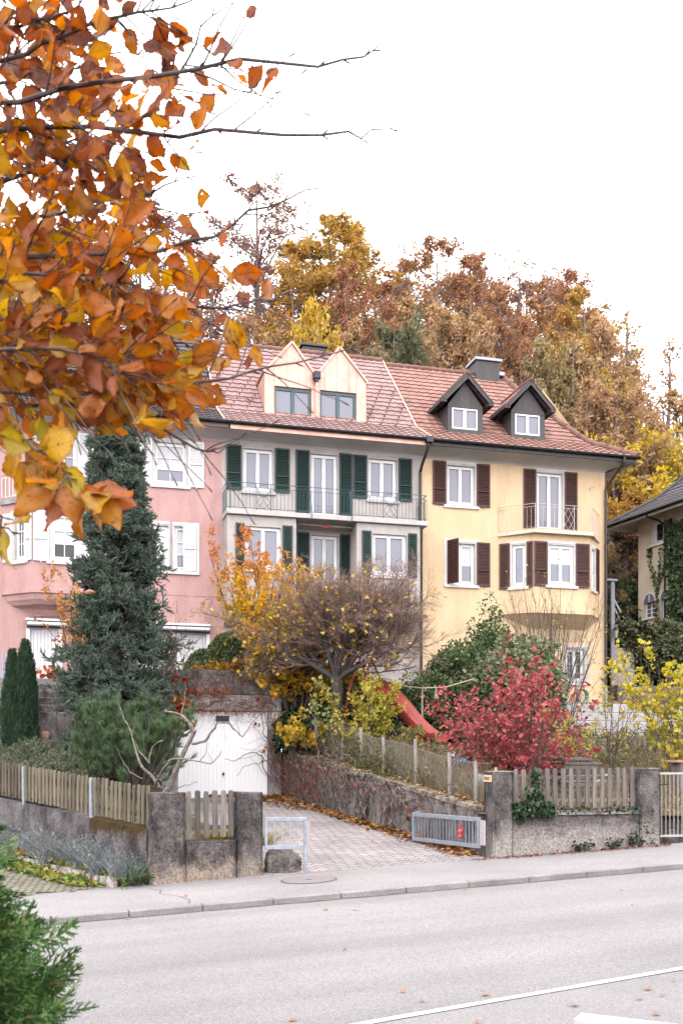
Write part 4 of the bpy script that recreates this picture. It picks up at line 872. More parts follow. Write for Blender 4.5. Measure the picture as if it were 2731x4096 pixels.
m = MB(MC); m.quad((-.95, -.9, 12.5), (9.9, -.9, 12.5), (9, .0, 12.7), (0, .0, 12.7)); m.quad((-.95, -.9, 12.5), (0, 0, 12.7), (0, 9, 12.7), (-.95, 9.9, 12.5)); m.box(-.97, 9.9, -.93, -.9, 12.36, 12.5); m.box(-.97, -.94, -.9, 9.9, 12.36, 12.5); m.build('soffit', soffit_m, ch)
m = MB(MC); m.tube([(-1.06, -1.02, 12.52), (10, -1.02, 12.52)], .085, 10); m.tube([(-1.06, -1.02, 12.52), (-1.06, 9.9, 12.52)], .085, 10); m.tube([(1.75, -1.0, 12.5), (1.75, -.95, 12.35), (1.78, -.4, 12.25), (1.8, -.06, 12.1), (1.8, -.06, 6)], .045, 8); m.build('gutter', gutter_m, ch)

# ------------------------------------------------------------------ garage, walls, fences along the street
garage_m = concrete_mat('garage_concrete', (.36, .33, .33), (.24, .22, .22), streak=(2.5, 2.5, .6), bmp=.35)
parap_m = concrete_mat('parapet_concrete', (.2, .18, .175), (.06, .053, .052), streak=(2, 2, .8), bmp=.5)
GA = frame(-1.63, 27.0, 1.0, A)
ga = thing('garage', 'concrete garage with a white up and over door, red creeper over its lintel', 'garage', (-3.2, 26.7, 1.0), A)
m = MB(GA); m.box(-.36, 0, 0, .3, -.2, 2.36, .01); m.box(-3.5, -2.77, 0, .3, -.2, 2.36, .01); m.box(-3.5, 0, -.02, .3, 2.364, 2.8, .012); m.box(-3.5, -3.2, .303, 6, -.2, 2.8); m.box(-.3, -.003, .303, 6, -.2, 2.8)
m.build('wall', garage_m, ga)
m = MB(GA); m.box(-3.52, .02, -.05, .2, 2.806, 3.44, .015); m.box(-3.5, 0, .203, 6, 2.806, 3.2); m.build('parapet', parap_m, ga)
door_w = M('garage_door_paint', (.78, .78, .8), (.8, .8, .82), 1.5, rough=.55)
m = MB(GA); x0, x1 = -2.76, -.37; n = 21
m.box(x0, x1, .13, .15, .02, 2.35)
for i in range(n): xa = x0 + .05 + (x1 - x0 - .1) * i / n; m.box(xa + .003, xa + (x1 - x0 - .1) / n - .003, .12, .131, .08, 2.3, .003)
m.box(x0, x0 + .05, .1, .13, .02, 2.35); m.box(x1 - .05, x1, .1, .13, .02, 2.35); m.box(x0 + .05, x1 - .05, .1, .13, 2.3, 2.35); m.box(x0 + .05, x1 - .05, .1, .13, .02, .08)
gd = m.build('door', door_w, ga)
for xa, xb, za, zb in ((-2.52, -2.34, 1.9, 2.22), (-1.76, -1.4, 2.08, 2.24)):
    m = MB(GA); m.box(xa, xb, .1, .111, za, zb); m.build('window_slit', M('slit_black', (.012, .012, .014), rough=.4), gd)
m = MB(GA); m.tube([(-1.56, .11, .68), (-1.56, .05, .68)], .03, 12); m.box(-1.57, -1.55, .03, .05, .62, .74, .004); m.build('handle', gutter_m, gd)
plate_m = M('enamel_plate', (.55, .42, .3), rough=.5); ink = M('sign_ink', (.05, .035, .03), rough=.7)
def text_mesh(txt, size, fr, mat, name, parent):
    cu = bpy.data.curves.new('t', 'FONT'); cu.body = txt; cu.size = size; cu.align_x = 'CENTER'; cu.align_y = 'CENTER'; cu.extrude = .0015
    to = bpy.data.objects.new('t', cu); C.objects.link(to); bpy.context.view_layer.update()
    me = bpy.data.meshes.new_from_object(to.evaluated_get(bpy.context.evaluated_depsgraph_get())); bpy.data.objects.remove(to)
    V = np.array([v.co[:] for v in me.vertices]); V = np.stack([V[:, 0], -V[:, 2], V[:, 1]], -1); mm = MB(fr); mm.add(V, [list(p.vertices) for p in me.polygons]); bpy.data.meshes.remove(me)
    return mm.build(name, mat, parent)
np_ = thing('number_plate', 'small cream house number plate beside the garage door', 'sign', tuple((GA @ np.array([-.19, -.01, 2.2, 1]))[:3]), A)
m = MB(GA); m.box(-.27, -.11, -.02, -.003, 2.18, 2.34, .006); m.build('plate', plate_m, np_); text_mesh('4', .13, GA @ frame(-.19, -.023, 2.26, 0), ink, 'numeral', np_)

def wallstrip(mb, p0, p1, zb, zt, th, nx=40, nz=8, amp=.015, seed=0, cap=0):
    """masonry wall on a line: p0 to p1, foot zb and top zt at both ends, thickness to the left of the line"""
    rg = np.random.default_rng(seed); p0, p1 = np.array(p0, float), np.array(p1, float); d = p1 - p0; L = np.linalg.norm(d); nn = np.array([-d[1], d[0]]) / L
    u = np.linspace(0, 1, nx + 1); prof = [(0, v) for v in np.linspace(0, 1, nz + 1)] + [(th * .5, 1.0), (th, 1.0)] + [(th, v) for v in np.linspace(1, 0, 4)[1:]]
    o = np.array([q[0] for q in prof]); v = np.array([q[1] for q in prof]); U, K = np.meshgrid(u, np.arange(len(prof)), indexing='ij'); O, V = o[K], v[K]
    zb_ = zb[0] + (zb[1] - zb[0]) * U; zt_ = zt[0] + (zt[1] - zt[0]) * U
    O = O + amp * np.sin(U * L * 3.3 + V * 4 + seed) * np.sin(V * 6 + U * L * 1.7) + rg.uniform(-1, 1, U.shape) * amp * .5
    Zv = zb_ + (zt_ - zb_) * V + (V > .99) * rg.uniform(-1, 1, U.shape) * amp
    mb.grid(p0[0] + d[0] * U + nn[0] * O, p0[1] + d[1] * U + nn[1] * O, Zv)
    for k in (0, nx): mb.add([(p0[0] + d[0] * u[k] + nn[0] * O[k, j], p0[1] + d[1] * u[k] + nn[1] * O[k, j], Zv[k, j]) for j in range(len(prof))], [list(range(len(prof)))])
    return mb
pil_m = concrete_mat('pillar_render', (.15, .13, .125), (.045, .04, .041), streak=(1.6, 1.6, 1.0), zband=(.2, .42, (.27, .22, .18)), bmp=1)
pilR_m = concrete_mat('pillar_render_light', (.17, .15, .148), (.055, .049, .05), streak=(1.3, 1.3, .9), zband=(.3, .7, (.29, .26, .245)), bmp=1)
leftw_m = concrete_mat('long_wall_render', (.13, .115, .118), (.04, .036, .038), streak=(1.3, 1.3, .8), moss=(.15, 1.0, (.05, .031, .013)), bmp=.8)
leftw2_m = concrete_mat('long_wall_upper', (.15, .135, .14), (.055, .05, .053), streak=(1.2, 1.2, .8), bmp=.7)
reta_m = concrete_mat('retaining_concrete', (.22, .195, .19), (.06, .053, .052), streak=(2.2, 2.2, .8), bmp=.7)
FL_ = frame(-3.08, 16.06, 0, math.radians(22)); lpz = .0
lw_ = thing('boundary_wall', 'stained low wall with two pillars at the left of the drive', 'wall', (-2.2, 16.4, 0), math.radians(22))
m = MB(FL_); m.rough(0, .58, 0, .4, -.1, 1.5, .05, .009, seed=1, bev=.03); m.build('pillar', pil_m, lw_, smooth=False)
m = MB(FL_); m.rough(1.47, 1.9, 0, .4, -.05, 1.49, .05, .009, seed=2, bev=.03); m.build('pillar', pil_m, lw_)
m = MB(FL_); m.rough(.575, 1.475, .05, .34, -.08, .69, .05, .012, seed=3, bev=.03); m.build('parapet', pil_m, lw_)
def picket(mb, x, z0, z1, wd, th, lean=0, y=0, rg=random):
    """one board with a chamfered head"""
    a = lean; c = [(-wd / 2, z0), (wd / 2, z0), (wd / 2, z1 - .03), (wd / 2 - .015, z1), (-wd / 2 + .015, z1), (-wd / 2, z1 - .03)]
    mb.prism([(x + px + (pz - z0) * a, pz) for px, pz in c], y, y + th)
random.seed(4)
def picket_fence(name, label, fr, n, L, zf, z1f, wd, mat, yb=.1, rails=(.16, .62), loc=None, ang=0, x0=0, step=None, post=None):
    t = thing(name, label, 'fence', loc, ang)
    for r_ in rails:
        m = MB(fr); m.beam((x0, yb + .045, zf(x0) + r_), (x0 + L, yb + .045, zf(x0 + L) + r_), .035, .07, .006); m.build('rail', mat, t)
    for i in range(n):
        x = x0 + L * (i + .5) / n + random.uniform(-.008, .008); m = MB(fr); picket(m, x, zf(x) + .0 + random.uniform(-.01, .01), z1f(x) + random.uniform(-.012, .012), wd * random.uniform(.92, 1.06), .022, random.uniform(-.015, .015), yb); m.build('picket', mat, t)
    return t
picket_fence('picket_fence', 'six weathered grey pickets between the two left pillars', FL_, 6, .86, lambda x: .75, lambda x: 1.52, .088, wood_old, .12, loc=(-2.2, 16.5, .7), ang=math.radians(22), x0=.6)
# long wall and fence running back on the left
pA, pB, pC = (-3.16, 16.2), (-6.86, 20.0), (-11.5, 24.77)
LA = math.atan2(pB[1] - pA[1], pB[0] - pA[0])
gl_ = thing('garden_wall', 'long dark low wall with a mossy end, lavender at its foot', 'wall', (-5, 18.2, 0), LA)
m = MB(); q1 = (-4.42, 17.5); wallstrip(m, q1, pA, (-.15, -.1), (1.03, .9), .3, 24, 14, .02, 3); m.build('mossy_section', leftw_m, gl_)
m = MB(); wallstrip(m, pC, q1, (-.1, -.15), (1.75, 1.03), .26, 90, 12, .012, 4); m.build('upper_section', leftw2_m, gl_)
FF = frame(pA[0], pA[1], 0, LA); Lf = math.dist(pA, pC)
zf = lambda x: .955 + x * .07; z1 = lambda x: 1.6 + x * .076
lf = thing('plank_fence', 'greenish brown picket fence standing on the long left wall', 'fence', (-5, 18.1, 1), LA)
for r_ in (.15, .5):
    m = MB(FF); m.beam((.05, -.1, zf(.05) + r_), (Lf, -.1, zf(Lf) + r_), .04, .07, .006); m.build('rail', wood_grn, lf)
npk = 84
for i in range(npk):
    x = .06 + (Lf - .1) * i / npk; m = MB(FF); ln = random.uniform(-.02, .02) + (.06 if 40 < i < 46 else 0); picket(m, x, zf(x) + random.uniform(-.012, .012), z1(x) + random.uniform(-.015, .015), .08 * random.uniform(.85, 1.1), .022, ln, -.075 + random.uniform(-.006, .006)); m.build('picket', wood_grn, lf)
for x in (1.82, 4.35, 6.9):
    m = MB(FF); m.beam((x - .03, -.03, zf(x) - .1), (x, -.035, z1(x) - .02), .06, .05, .006, up=(0, 1, 0)); m.build('post', galv, lf)
# right pillars, low wall, pickets, iron gate
FR_ = frame(2.576, 17.86, .26, math.radians(16.4)); RA = math.radians(16.4)
rw = thing('boundary_wall', 'grey low wall with two pillars and a drain hole, right of the drive', 'wall', (4.3, 18.4, .3), RA)
m = MB(FR_); m.rough(.16, .575, 0, .42, -.12, 1.55, .05, .009, seed=5, bev=.05); m.build('pillar', pilR_m, rw)
m = MB(FR_); m.rough(3.19, 3.62, 0, .42, -.05, 1.6, .05, .009, seed=6, bev=.03); m.build('pillar', pilR_m, rw)
m = MB(FR_); m.rough(.555, 3.195, .04, .34, -.15, .76, .06, .01, seed=7, bev=.02); m.build('parapet', pilR_m, rw)
cap_m = concrete_mat('cap_concrete', (.36, .33, .31), (.15, .135, .13), streak=(2, 2, 2), bmp=.4)
m = MB(FR_); m.rough(.57, 3.185, .0, .38, .762, .835, .06, .006, seed=8, bev=.012); m.build('coping', cap_m, rw)
m = MB(FR_); m.rough(.165, .57, .01, .41, 1.552, 1.575, .05, .004, seed=9, bev=.02); m.rough(3.2, 3.61, .01, .41, 1.602, 1.625, .05, .004, seed=10, bev=.02); m.build('pillar_top', cap_m, rw)
m = MB(FR_); m.tube([(2.2, .032, .2), (2.2, .0295, .2)], .04, 12); m.build('drain_hole', M('hole_black', (.01, .009, .008)), rw)
picket_fence('picket_fence', 'sixteen weathered pickets on the low wall between the two right pillars', FR_, 16, 2.6, lambda x: .85 + .0 * x, lambda x: 1.6 + .012 * x, .085, wood_old, .13, rails=(.17, .6), loc=(4.3, 18.5, 1.1), ang=RA, x0=.58)
sg = thing('sign', 'small brass plate reading PRIVAT at the top of the pillar', 'sign', tuple((FR_ @ np.array([.08, -.02, 1.4, 1]))[:3]), RA)
FSg = FR_ @ frame(.146, .21, 0, -math.pi / 2); m = MB(FSg); m.box(-.175, .175, -.012, -.001, 1.375, 1.5, .005); m.build('plate', M('brass_plate', (.5, .36, .2), (.58, .43, .26), 9, rough=.45), sg); text_mesh('PRIVAT', .088, FSg @ frame(0, -.015, 1.437, 0), ink, 'lettering', sg)
ig = thing('iron_gate', 'narrow grey iron bar gate at the right edge', 'gate', tuple((FR_ @ np.array([4.2, .2, .2, 1]))[:3]), RA)
m = MB(FR_); m.box(3.68, 4.9, .16, .2, 1.5, 1.54); m.box(3.68, 4.9, .16, .2, .3, .34); m.box(3.66, 3.7, .16, .2, .27, 1.54); m.box(4.9, 4.94, .16, .2, .27, 1.54); m.build('gate_frame', iron_grey, ig)
m = MB(FR_)
for k in range(13): x = 3.76 + k * .09; m.tube([(x, .18, .34), (x, .18, 1.5)], .008, 6)
m.build('bars', iron_grey, ig); m = MB(FR_); m.tube([(3.62, .2, 1.3), (3.9, .16, 1.32)], .012, 6); m.box(3.64, 3.7, .12, .24, 1.1, 1.3, .01); m.build('latch', gutter_m, ig)
st = thing('garden_steps', 'dark stone block step behind the iron gate', 'steps', tuple((FR_ @ np.array([4.3, 1.2, .1, 1]))[:3]), RA)
for k in range(3): m = MB(FR_); m.rough(3.66, 5.6, .75 + k * .34, 1.1 + k * .34, -.1, .42 + k * .16, .1, .01, seed=20 + k); m.build('step', parap_m, st)
# retaining wall of the drive
rp0, rp1 = (2.5, 18.25), (-1.58, 27.05)
rt = thing('retaining_wall', 'sloping concrete wall along the drive, tangled with bare creeper', 'wall', (.5, 22.6, .5), math.atan2(rp1[1] - rp0[1], rp1[0] - rp0[0]))
m = MB(); wallstrip(m, rp1, rp0, (.9, .1), (2.26, 1.1), .26, 110, 14, .012, 7); m.build('wall', reta_m, rt)
m = MB(); wallstrip(m, (rp1[0] - .03, rp1[1]), (rp0[0] - .03, rp0[1]), (2.265, 1.105), (2.34, 1.18), .34, 110, 2, .012, 8); m.build('coping', concrete_mat('mossy_coping', (.27, .23, .2), (.085, .07, .05), streak=(3, 3, 3), bmp=1), rt)
m = MB(GA); m.box(.004, .7, .06, .4, -.3, 1.27, .01); m.build('end_block', reta_m, rt)
# left terrace wall beside the garage, with the steps to the pink house
tl = thing('terrace_wall', 'pale board marked concrete wall left of the spruce', 'wall', (-6.5, 27.3, 2.5), A)
FT = frame(-8.1, 27.7, 0, math.radians(-14)); m = MB(FT)
for k in range(5): m.rough(0, 3.3, .006 * (k % 2), .25, 2.2 + k * .47, 2.66 + k * .47, .12, .006, seed=30 + k, bev=.01)
m.build('wall', garage_m, tl)
st = thing('stone_steps', 'dark steps below the left white door of the pink house', 'steps', fpt(-9.2, -2, 3), A)
for k in range(5): m = MB(MF); m.box(-9.9, -8.0, -5.45 - k * .3, -5.02 - k * .3, 2.3, 4.05 - k * .2, .015); m.build('step', parap_m, st)
# small galvanised gate wing, post and boulder at the left of the drive
GG = frame(-1.3, 16.84, .1, math.radians(10))
sgate = thing('gate_wing', 'small galvanised steel panel fixed to the left pillar', 'gate', tuple((GG @ np.array([.3, 0, 0, 1]))[:3]), math.radians(10))
m = MB(GG); m.box(0, .05, -.025, .025, .42, .96, .004); m.box(.05, .72, -.025, .025, .9, .96, .004); m.box(.05, .67, -.025, .025, .42, .49, .004); m.box(.67, .72, -.025, .025, -.05, .899, .004); m.build('gate_frame', galv, sgate)
m = MB(GG)
for k in range(4): x = .17 + k * .132; m.box(x - .008, x + .008, -.008, .008, .49, .9)
m.build('bars', galv, sgate); m = MB(GG); m.box(.7, .77, -.045, -.026, .52, .87, .004); m.build('lock_plate', M('grey_plate', (.33, .29, .31), rough=.5, metal=.3), sgate)
def rock(name, label, c, r, mat, seed, group=None, flat=1):
    rg = np.random.default_rng(seed); n, k = 22, 14
    a, b = np.meshgrid(np.linspace(0, 2 * math.pi, n + 1), np.linspace(.001, math.pi - .001, k + 1), indexing='ij'); d = np.stack([np.cos(a) * np.sin(b), np.sin(a) * np.sin(b), np.cos(b)], -1)
    d = d / (np.abs(d) ** 5).sum(-1, keepdims=True) ** .2 * .86; rr = np.ones(a.shape)
    for i in range(9):
        v = nrm(rg.normal(size=3)); rr = np.minimum(rr, rg.uniform(.7, .95) / np.clip((d @ v), .05, None))
    rr += rg.normal(size=rr.shape)[...] * .012; rr[-1] = rr[0]; rr += .05 * np.sin(d[..., 0] * 9 + seed) * np.sin(d[..., 1] * 8) * np.sin(d[..., 2] * 7)
    P = d * rr[..., None] * np.array(r) + np.array(c); m = MB(); m.grid(P[..., 0], P[..., 1], P[..., 2]); return tag(m.build(name, mat), label, 'rock', group)
stone_m = concrete_mat('boulder_stone', (.2, .175, .165), (.075, .066, .062), streak=(2, 2, 2.5), bmp=1)
rock('boulder', 'dark rough boulder under the small steel gate wing', (-1.0, 17.15, .2), (.36, .3, .36), stone_m, 3)
salmon = concrete_mat('salmon_stone', (.38, .22, .15), (.28, .16, .12), bmp=.5)
rock('garden_rock', 'salmon coloured rock beside the twin cypress', (-7.45, 25.0, 2.62), (.2, .18, .18), salmon, 5)
rock('garden_rock', 'grey block of stone below the dark garden steps', (-7.35, 25.6, 3.15), (.3, .25, .3), concrete_mat('rubble_stone', (.3, .27, .25), (.16, .14, .13)), 6)
rock('garden_rock', 'pale flat stone under the salmon rock', (-7.3, 24.7, 2.3), (.35, .25, .14), offwhite, 7)
# swung open driveway gate
GD = frame(2.49, 17.95, 0, math.atan2(19.75 - 17.95, 1.415 - 2.49)); Lg = math.dist((2.49, 17.95), (1.415, 19.75))
dg = thing('driveway_gate', 'galvanised bar gate swung open against the retaining wall', 'gate', (1.95, 18.8, .4), math.atan2(1.8, -1.075))
m = MB(GD); m.box(.0, .06, -.025, .025, .44, 1.0, .004); m.box(Lg - .06, Lg, -.025, .025, .44, 1.0, .004); m.box(.06, Lg - .06, -.025, .025, .92, 1.0, .004); m.box(.06, Lg - .06, -.025, .025, .44, .515, .004); m.box(Lg - .22, Lg - .1, -.02, .02, 1.0, 1.03, .004); m.build('gate_frame', galv, dg)
m = MB(GD)
for k in range(20): x = .06 + (Lg - .12) * (k + .5) / 20; m.box(x - .007, x + .007, -.012, .012, .515, .92)
m.build('bars', galv, dg); m = MB(GD); m.box(-.14, -.01, -.02, .02, .5, .95, .004); m.build('hinge_plate', M('hinge_plate', (.36, .32, .34), rough=.5, metal=.2), dg)
tgm = M('red_tag', (.5, .05, .05), rough=.4); m = MB(GD); x = .5
m.lathe([(.0, -.09), (.045, -.075), (.05, -.04), (.03, -.015), (.045, .01), (.055, .05), (.04, .08), (.0, .09)], (x, .05, .68), 12); m.tube([(x + .02 * math.cos(a), .05, .83 + .06 * math.sin(a)) for a in np.linspace(0, 2 * math.pi, 13)], .008, 6)
tag(m.build('reflector', tgm, None, smooth=True), 'red plastic reflector hanging on the open bar gate', 'reflector')
# manhole cover
mhx, mhy = -.52, 15.95
mh = thing('manhole_cover', 'round iron manhole cover in the pavement before the drive', 'manhole cover', (mhx, mhy, zs(mhx, mhy)))
ring = []
for k in range(40): a = 2 * math.pi * k / 40; ring.append((math.cos(a), math.sin(a)))
mhm = M('manhole_iron', (.15, .125, .125), (.19, .16, .16), 20, rough=.75, bmp=.4, bscale=60)
m = MB(); m.add([(mhx + .42 * x, mhy + .42 * y, zs(mhx + .42 * x, mhy + .42 * y) + .008) for x, y in ring], [list(range(40))]); m.build('lid', mhm, mh)
m = MB()
for k in range(40):
    (a, b), (c, d) = ring[k], ring[(k + 1) % 40]; q = [(mhx + r * x, mhy + r * y, zs(mhx + r * x, mhy + r * y) + h) for r, h, x, y in ((.425, .006, a, b), (.46, .005, a, b), (.46, .005, c, d), (.425, .006, c, d))]; m.quad(*q)
m.build('rim', M('manhole_rim', (.09, .075, .075), rough=.8), mh); m = MB(); m.box(mhx - .05, mhx + .06, mhy - .015, mhy + .015, zs(mhx, mhy) + .0085, zs(mhx, mhy) + .012); m.build('lifting_slot', M('slot_dark', (.02, .018, .018)), mh)
# white low block at the bottom right
WB = frame(1.32, 5.55, -.1, math.radians(-28)); m = MB(WB); m.box(-.03, 1.8, 0, .14, 0, .672, .012); wbk = m.build('white_block_wall', M('white_concrete', (.36, .352, .345), (.42, .412, .405), 6, rough=.85, bmp=.2))
tag(wbk, 'white painted low block wall at the bottom right corner', 'wall')
# wire mesh fence above the retaining wall
wf = thing('wire_fence', 'sagging wire mesh fence on grey wooden posts above the creeper wall', 'fence', (1.0, 22.6, 1.7), 0)
fp = lambda t: np.array([rp0[0] + .5 - (rp0[0] - rp1[0]) * t, rp0[1] + .15 + (rp1[1] - rp0[1]) * t])
def fz(t): x, y = fp(t); return float(h_right(x, y)) + .02
post_m = M('grey_post', (.2, .175, .165), (.32, .285, .27), 12, rough=.9, bmp=.5, stretch=(3, 3, .4))
for t, hh in ((.1, .85), (.2, .9), (.345, 1.0), (.5, .85), (.62, .9), (.73, .95), (.9, .9), (.99, .9)):
    x, y = fp(t); z = fz(t); m = MB(); m.tube([(x, y, z - .2), (x + .01, y, z + hh * .5), (x - .01, y + .01, z + hh)], [.042, .04, .036], 7); m.build('post', post_m, wf)
m = MB(); Lw = math.dist(rp0, rp1); hh = .82; sp = .1; segs = 150
def wp_(u, v): t = .06 + .93 * u; x, y = fp(t); s_ = .04 * math.sin(u * 24) ; return (x + .03 * math.sin(u * 31 + v), y, fz(t) + .02 + v * (hh - .06 * abs(math.sin(u * 9))) )
nd_ = int(Lw / sp); P1 = []
us = np.linspace(0, 1, nd_ + 1); dv = hh / (Lw * .93)
for i in range(nd_ + 1):
    for sgn in (1, -1):
        q = []
        for k in range(5):
            v = k / 4; u = us[i] + sgn * dv * v * .55
            if 0 <= u <= 1: q.append(wp_(u, v))
        if len(q) == 5: P1.append(q)
P1 = np.array(P1); V, fl, ct = bulk_tubes(P1, np.full(P1.shape[:2], .0022), 3); m.raw(V, fl, ct)
for v in (0, 1): m.tube([wp_(u, v) for u in np.linspace(0, 1, 60)], .0026, 4)
m.build('wire_mesh', M('rusty_wire', (.27, .25, .25), (.38, .36, .36), 20, rough=.6, metal=.2), wf)
xs_, ys_ = fp(.03); m = MB(); m.tube([(xs_, ys_, 1.0), (xs_ + .01, ys_, 1.9)], [.035, .03], 7); tag(m.build('stake', M('raw_wood', (.32, .2, .11), (.42, .28, .17), 9, rough=.85)), 'light brown wooden stake left of the PRIVAT pillar', 'stake')
# red slide
sd = thing('slide', 'red plastic garden slide among the shrubs', 'slide', (1.7, 25.4, 2.3), 0)
pT, pBt = np.array([.86, 26.1, 4.0]), np.array([2.3, 24.9, 2.52]); dS = pBt - pT; hd_ = np.array([dS[0], dS[1], 0]); hd_ /= np.linalg.norm(hd_); sdv = np.array([-hd_[1], hd_[0], 0])
cl = []
for v in np.linspace(-.1, 1.12, 24):
    vv = np.clip(v, 0, 1); p = pT + dS * np.array([v, v, 0]); z = pT[2] + dS[2] * (vv - .05 * math.sin(2 * math.pi * vv)) ; p[2] = z; cl.append(p)
cl = np.array(cl); prof = [(-.3, .2), (-.285, .2), (-.26, .02), (-.2, -.02), (0, -.03), (.2, -.02), (.26, .02), (.285, .2), (.3, .2), (.29, .0), (.2, -.05), (0, -.06), (-.2, -.05), (-.29, .0)]
tn = nrm(np.gradient(cl, axis=0)); nr = np.cross(sdv, tn); nr *= np.sign(nr[:, 2:3])
G = np.stack([cl + sdv * a + nr * b for a, b in prof + prof[:1]], 1); m = MB(); m.grid(G[..., 0], G[..., 1], G[..., 2]); m.build('chute', red_plastic, sd, smooth=True)
for sgn in (-1, 1):
    b = pT + sdv * .27 * sgn; m = MB(); m.tube([b + hd_ * .05, b + [0, 0, .35] - hd_ * .1, b + [0, 0, .62] - hd_ * .22, b + [0, 0, .62] - hd_ * .38, b + [0, 0, .3] - hd_ * .5, b + [0, 0, -1.5] - hd_ * 1.0], .028, 8); m.build('handrail', red_plastic, sd)
m = MB()
for k in range(5): z = -.15 - k * .28; o = pT - hd_ * (.52 + .1 * k) + np.array([0, 0, z]); m.tube([o - sdv * .27, o + sdv * .27], .025, 8)
m.build('ladder_rungs', red_plastic, sd)
m = MB()
for sgn in (-1, 1): o = (pT + pBt) / 2 + sdv * .2 * sgn; m.tube([o, o - hd_ * .1 - np.array([0, 0, 1.2])], .022, 8)
m.build('strut', gutter_m, sd)
rope_m = M('rope', (.4, .33, .24), rough=.9)
rpz = [(1.3, 26.5, 4.1), (1.75, 26.2, 3.98), (2.1, 26.0, 3.93), (2.7, 26.0, 3.95), (3.5, 26.4, 4.2)]; m = MB(); m.tube(rpz, .014, 5); rp_ = m.build('washing_line', rope_m); tag(rp_, 'rope line strung behind the red slide', 'rope')
m = MB()
for k in range(10): a = k * .63; m.tube([(2.47, 26, 3.95), (2.47 + .05 * math.cos(a), 26 + .05 * math.sin(a), 3.65)], .009, 4)
m.build('frayed_end', rope_m, rp_)
m = MB(); m.tube([(2.1, 26, 2.2), (2.1, 26, 3.2), (2.11, 26, 3.97)], [.028, .026, .02], 8); tag(m.build('pole', post_m), 'thin grey pole propping the rope line', 'pole')
def crumple(name, label, cat, c, r, mat, seed):
    n, k = 40, 20; a, b = np.meshgrid(np.linspace(0, 2 * math.pi, n + 1), np.linspace(.001, math.pi / 1.8, k + 1), indexing='ij'); d = np.stack([np.cos(a) * np.sin(b), np.sin(a) * np.sin(b), np.cos(b)], -1)
    rr = 1 + .16 * np.sin(a * 3 + seed) * np.sin(b * 4) + .1 * np.abs(np.sin(a * 7 + b * 5 + seed)) + .06 * np.sin(a * 13 + b * 11); P = d * rr[..., None] * np.array(r) + np.array(c); m = MB(); m.grid(P[..., 0], P[..., 1], P[..., 2]); return tag(m.build(name, mat), label, cat)
crumple('tarp', 'crumpled blue tarpaulin behind the wire fence', 'tarpaulin', (2.8, 24.0, 1.93), (.26, .24, .2), M('blue_tarp', (.04, .13, .3), (.06, .18, .36), 6, rough=.5), 1)
crumple('sack', 'white sack on top of the blue tarpaulin', 'sack', (2.7, 24.2, 2.13), (.16, .15, .09), M('white_sack', (.6, .6, .62), rough=.8), 4)
crumple('tarp', 'pale blue plastic sheet behind the wooden stake', 'tarpaulin', (2.95, 20.6, 1.35), (.42, .4, .34), M('pale_sheet', (.42, .46, .52), (.5, .54, .58), 5, rough=.4), 8)
for k in range(8):                                                   # stacked planks
    z = 1.36 + k * .095; a = RA + random.uniform(-.12, .12); m = MB(frame(5.05 + random.uniform(-.08, .08), 22.2, 0, a)); m.box(-.42, .42 + random.uniform(-.1, .1), -.55, .55, z, z + .06 + .02 * (k % 2), .01)
    tag(m.build('plank', wood_old), 'rough grey plank in the stack behind the red shrub' if 0 < k < 7 else ('topmost plank of the stack behind the red shrub' if k else 'lowest plank of the stack behind the red shrub'), 'plank', 'planks stacked behind the red shrub')
m = MB(frame(5.75, 22.0, 1.5, .3)); R = Matrix.Rotation(-.35, 4, 'Y') @ Matrix.Rotation(.5, 4, 'X'); m.box(-.25, .25, -.06, .06, -.16, .2, .03, R=R); tag(m.build('stone_slab', M('pale_slab', (.38, .31, .26), (.46, .38, .32), 6, rough=.9, bmp=.4)), 'pale tilted stone slab beside the plank stack', 'stone slab')
bt = thing('garden_bench', 'red brown board bench behind the iron gate', 'bench', (7.9, 21.9, 1.1), RA); FB = frame(7.9, 21.9, 0, RA)
m = MB(FB); m.box(-.75, 1.2, -.2, .2, 1.98, 2.04, .01); m.build('seat', M('red_board', (.3, .15, .11), (.36, .19, .14), 5, rough=.8), bt)
for x in (-.6, .9): m = MB(FB); m.box(x - .05, x + .05, -.17, .17, .9, 1.978, .01); m.build('leg', wood_old, bt)
for k, (x, z, lb) in enumerate(((7.7, 1.62, 'upper of two grey timber beams behind the iron gate'), (7.6, 1.42, 'lower of two grey timber beams behind the iron gate'))): m = MB(frame(x, 20.6, z, RA + .2 * k)); m.box(-.6, 1.2, -.08, .08, -.08, .08, .01); tag(m.build('beam', wood_old), lb, 'beam')
FP = frame(6.2, 26.9, 0, A); picket_fence('picket_fence', 'low brown picket fence in the garden below the block terrace', FP, 34, 5.2, lambda x: 1.95 + .03 * x, lambda x: 2.62 + .03 * x, .1, wood_grn, 0, loc=(8.6, 27.5, 2), ang=A)
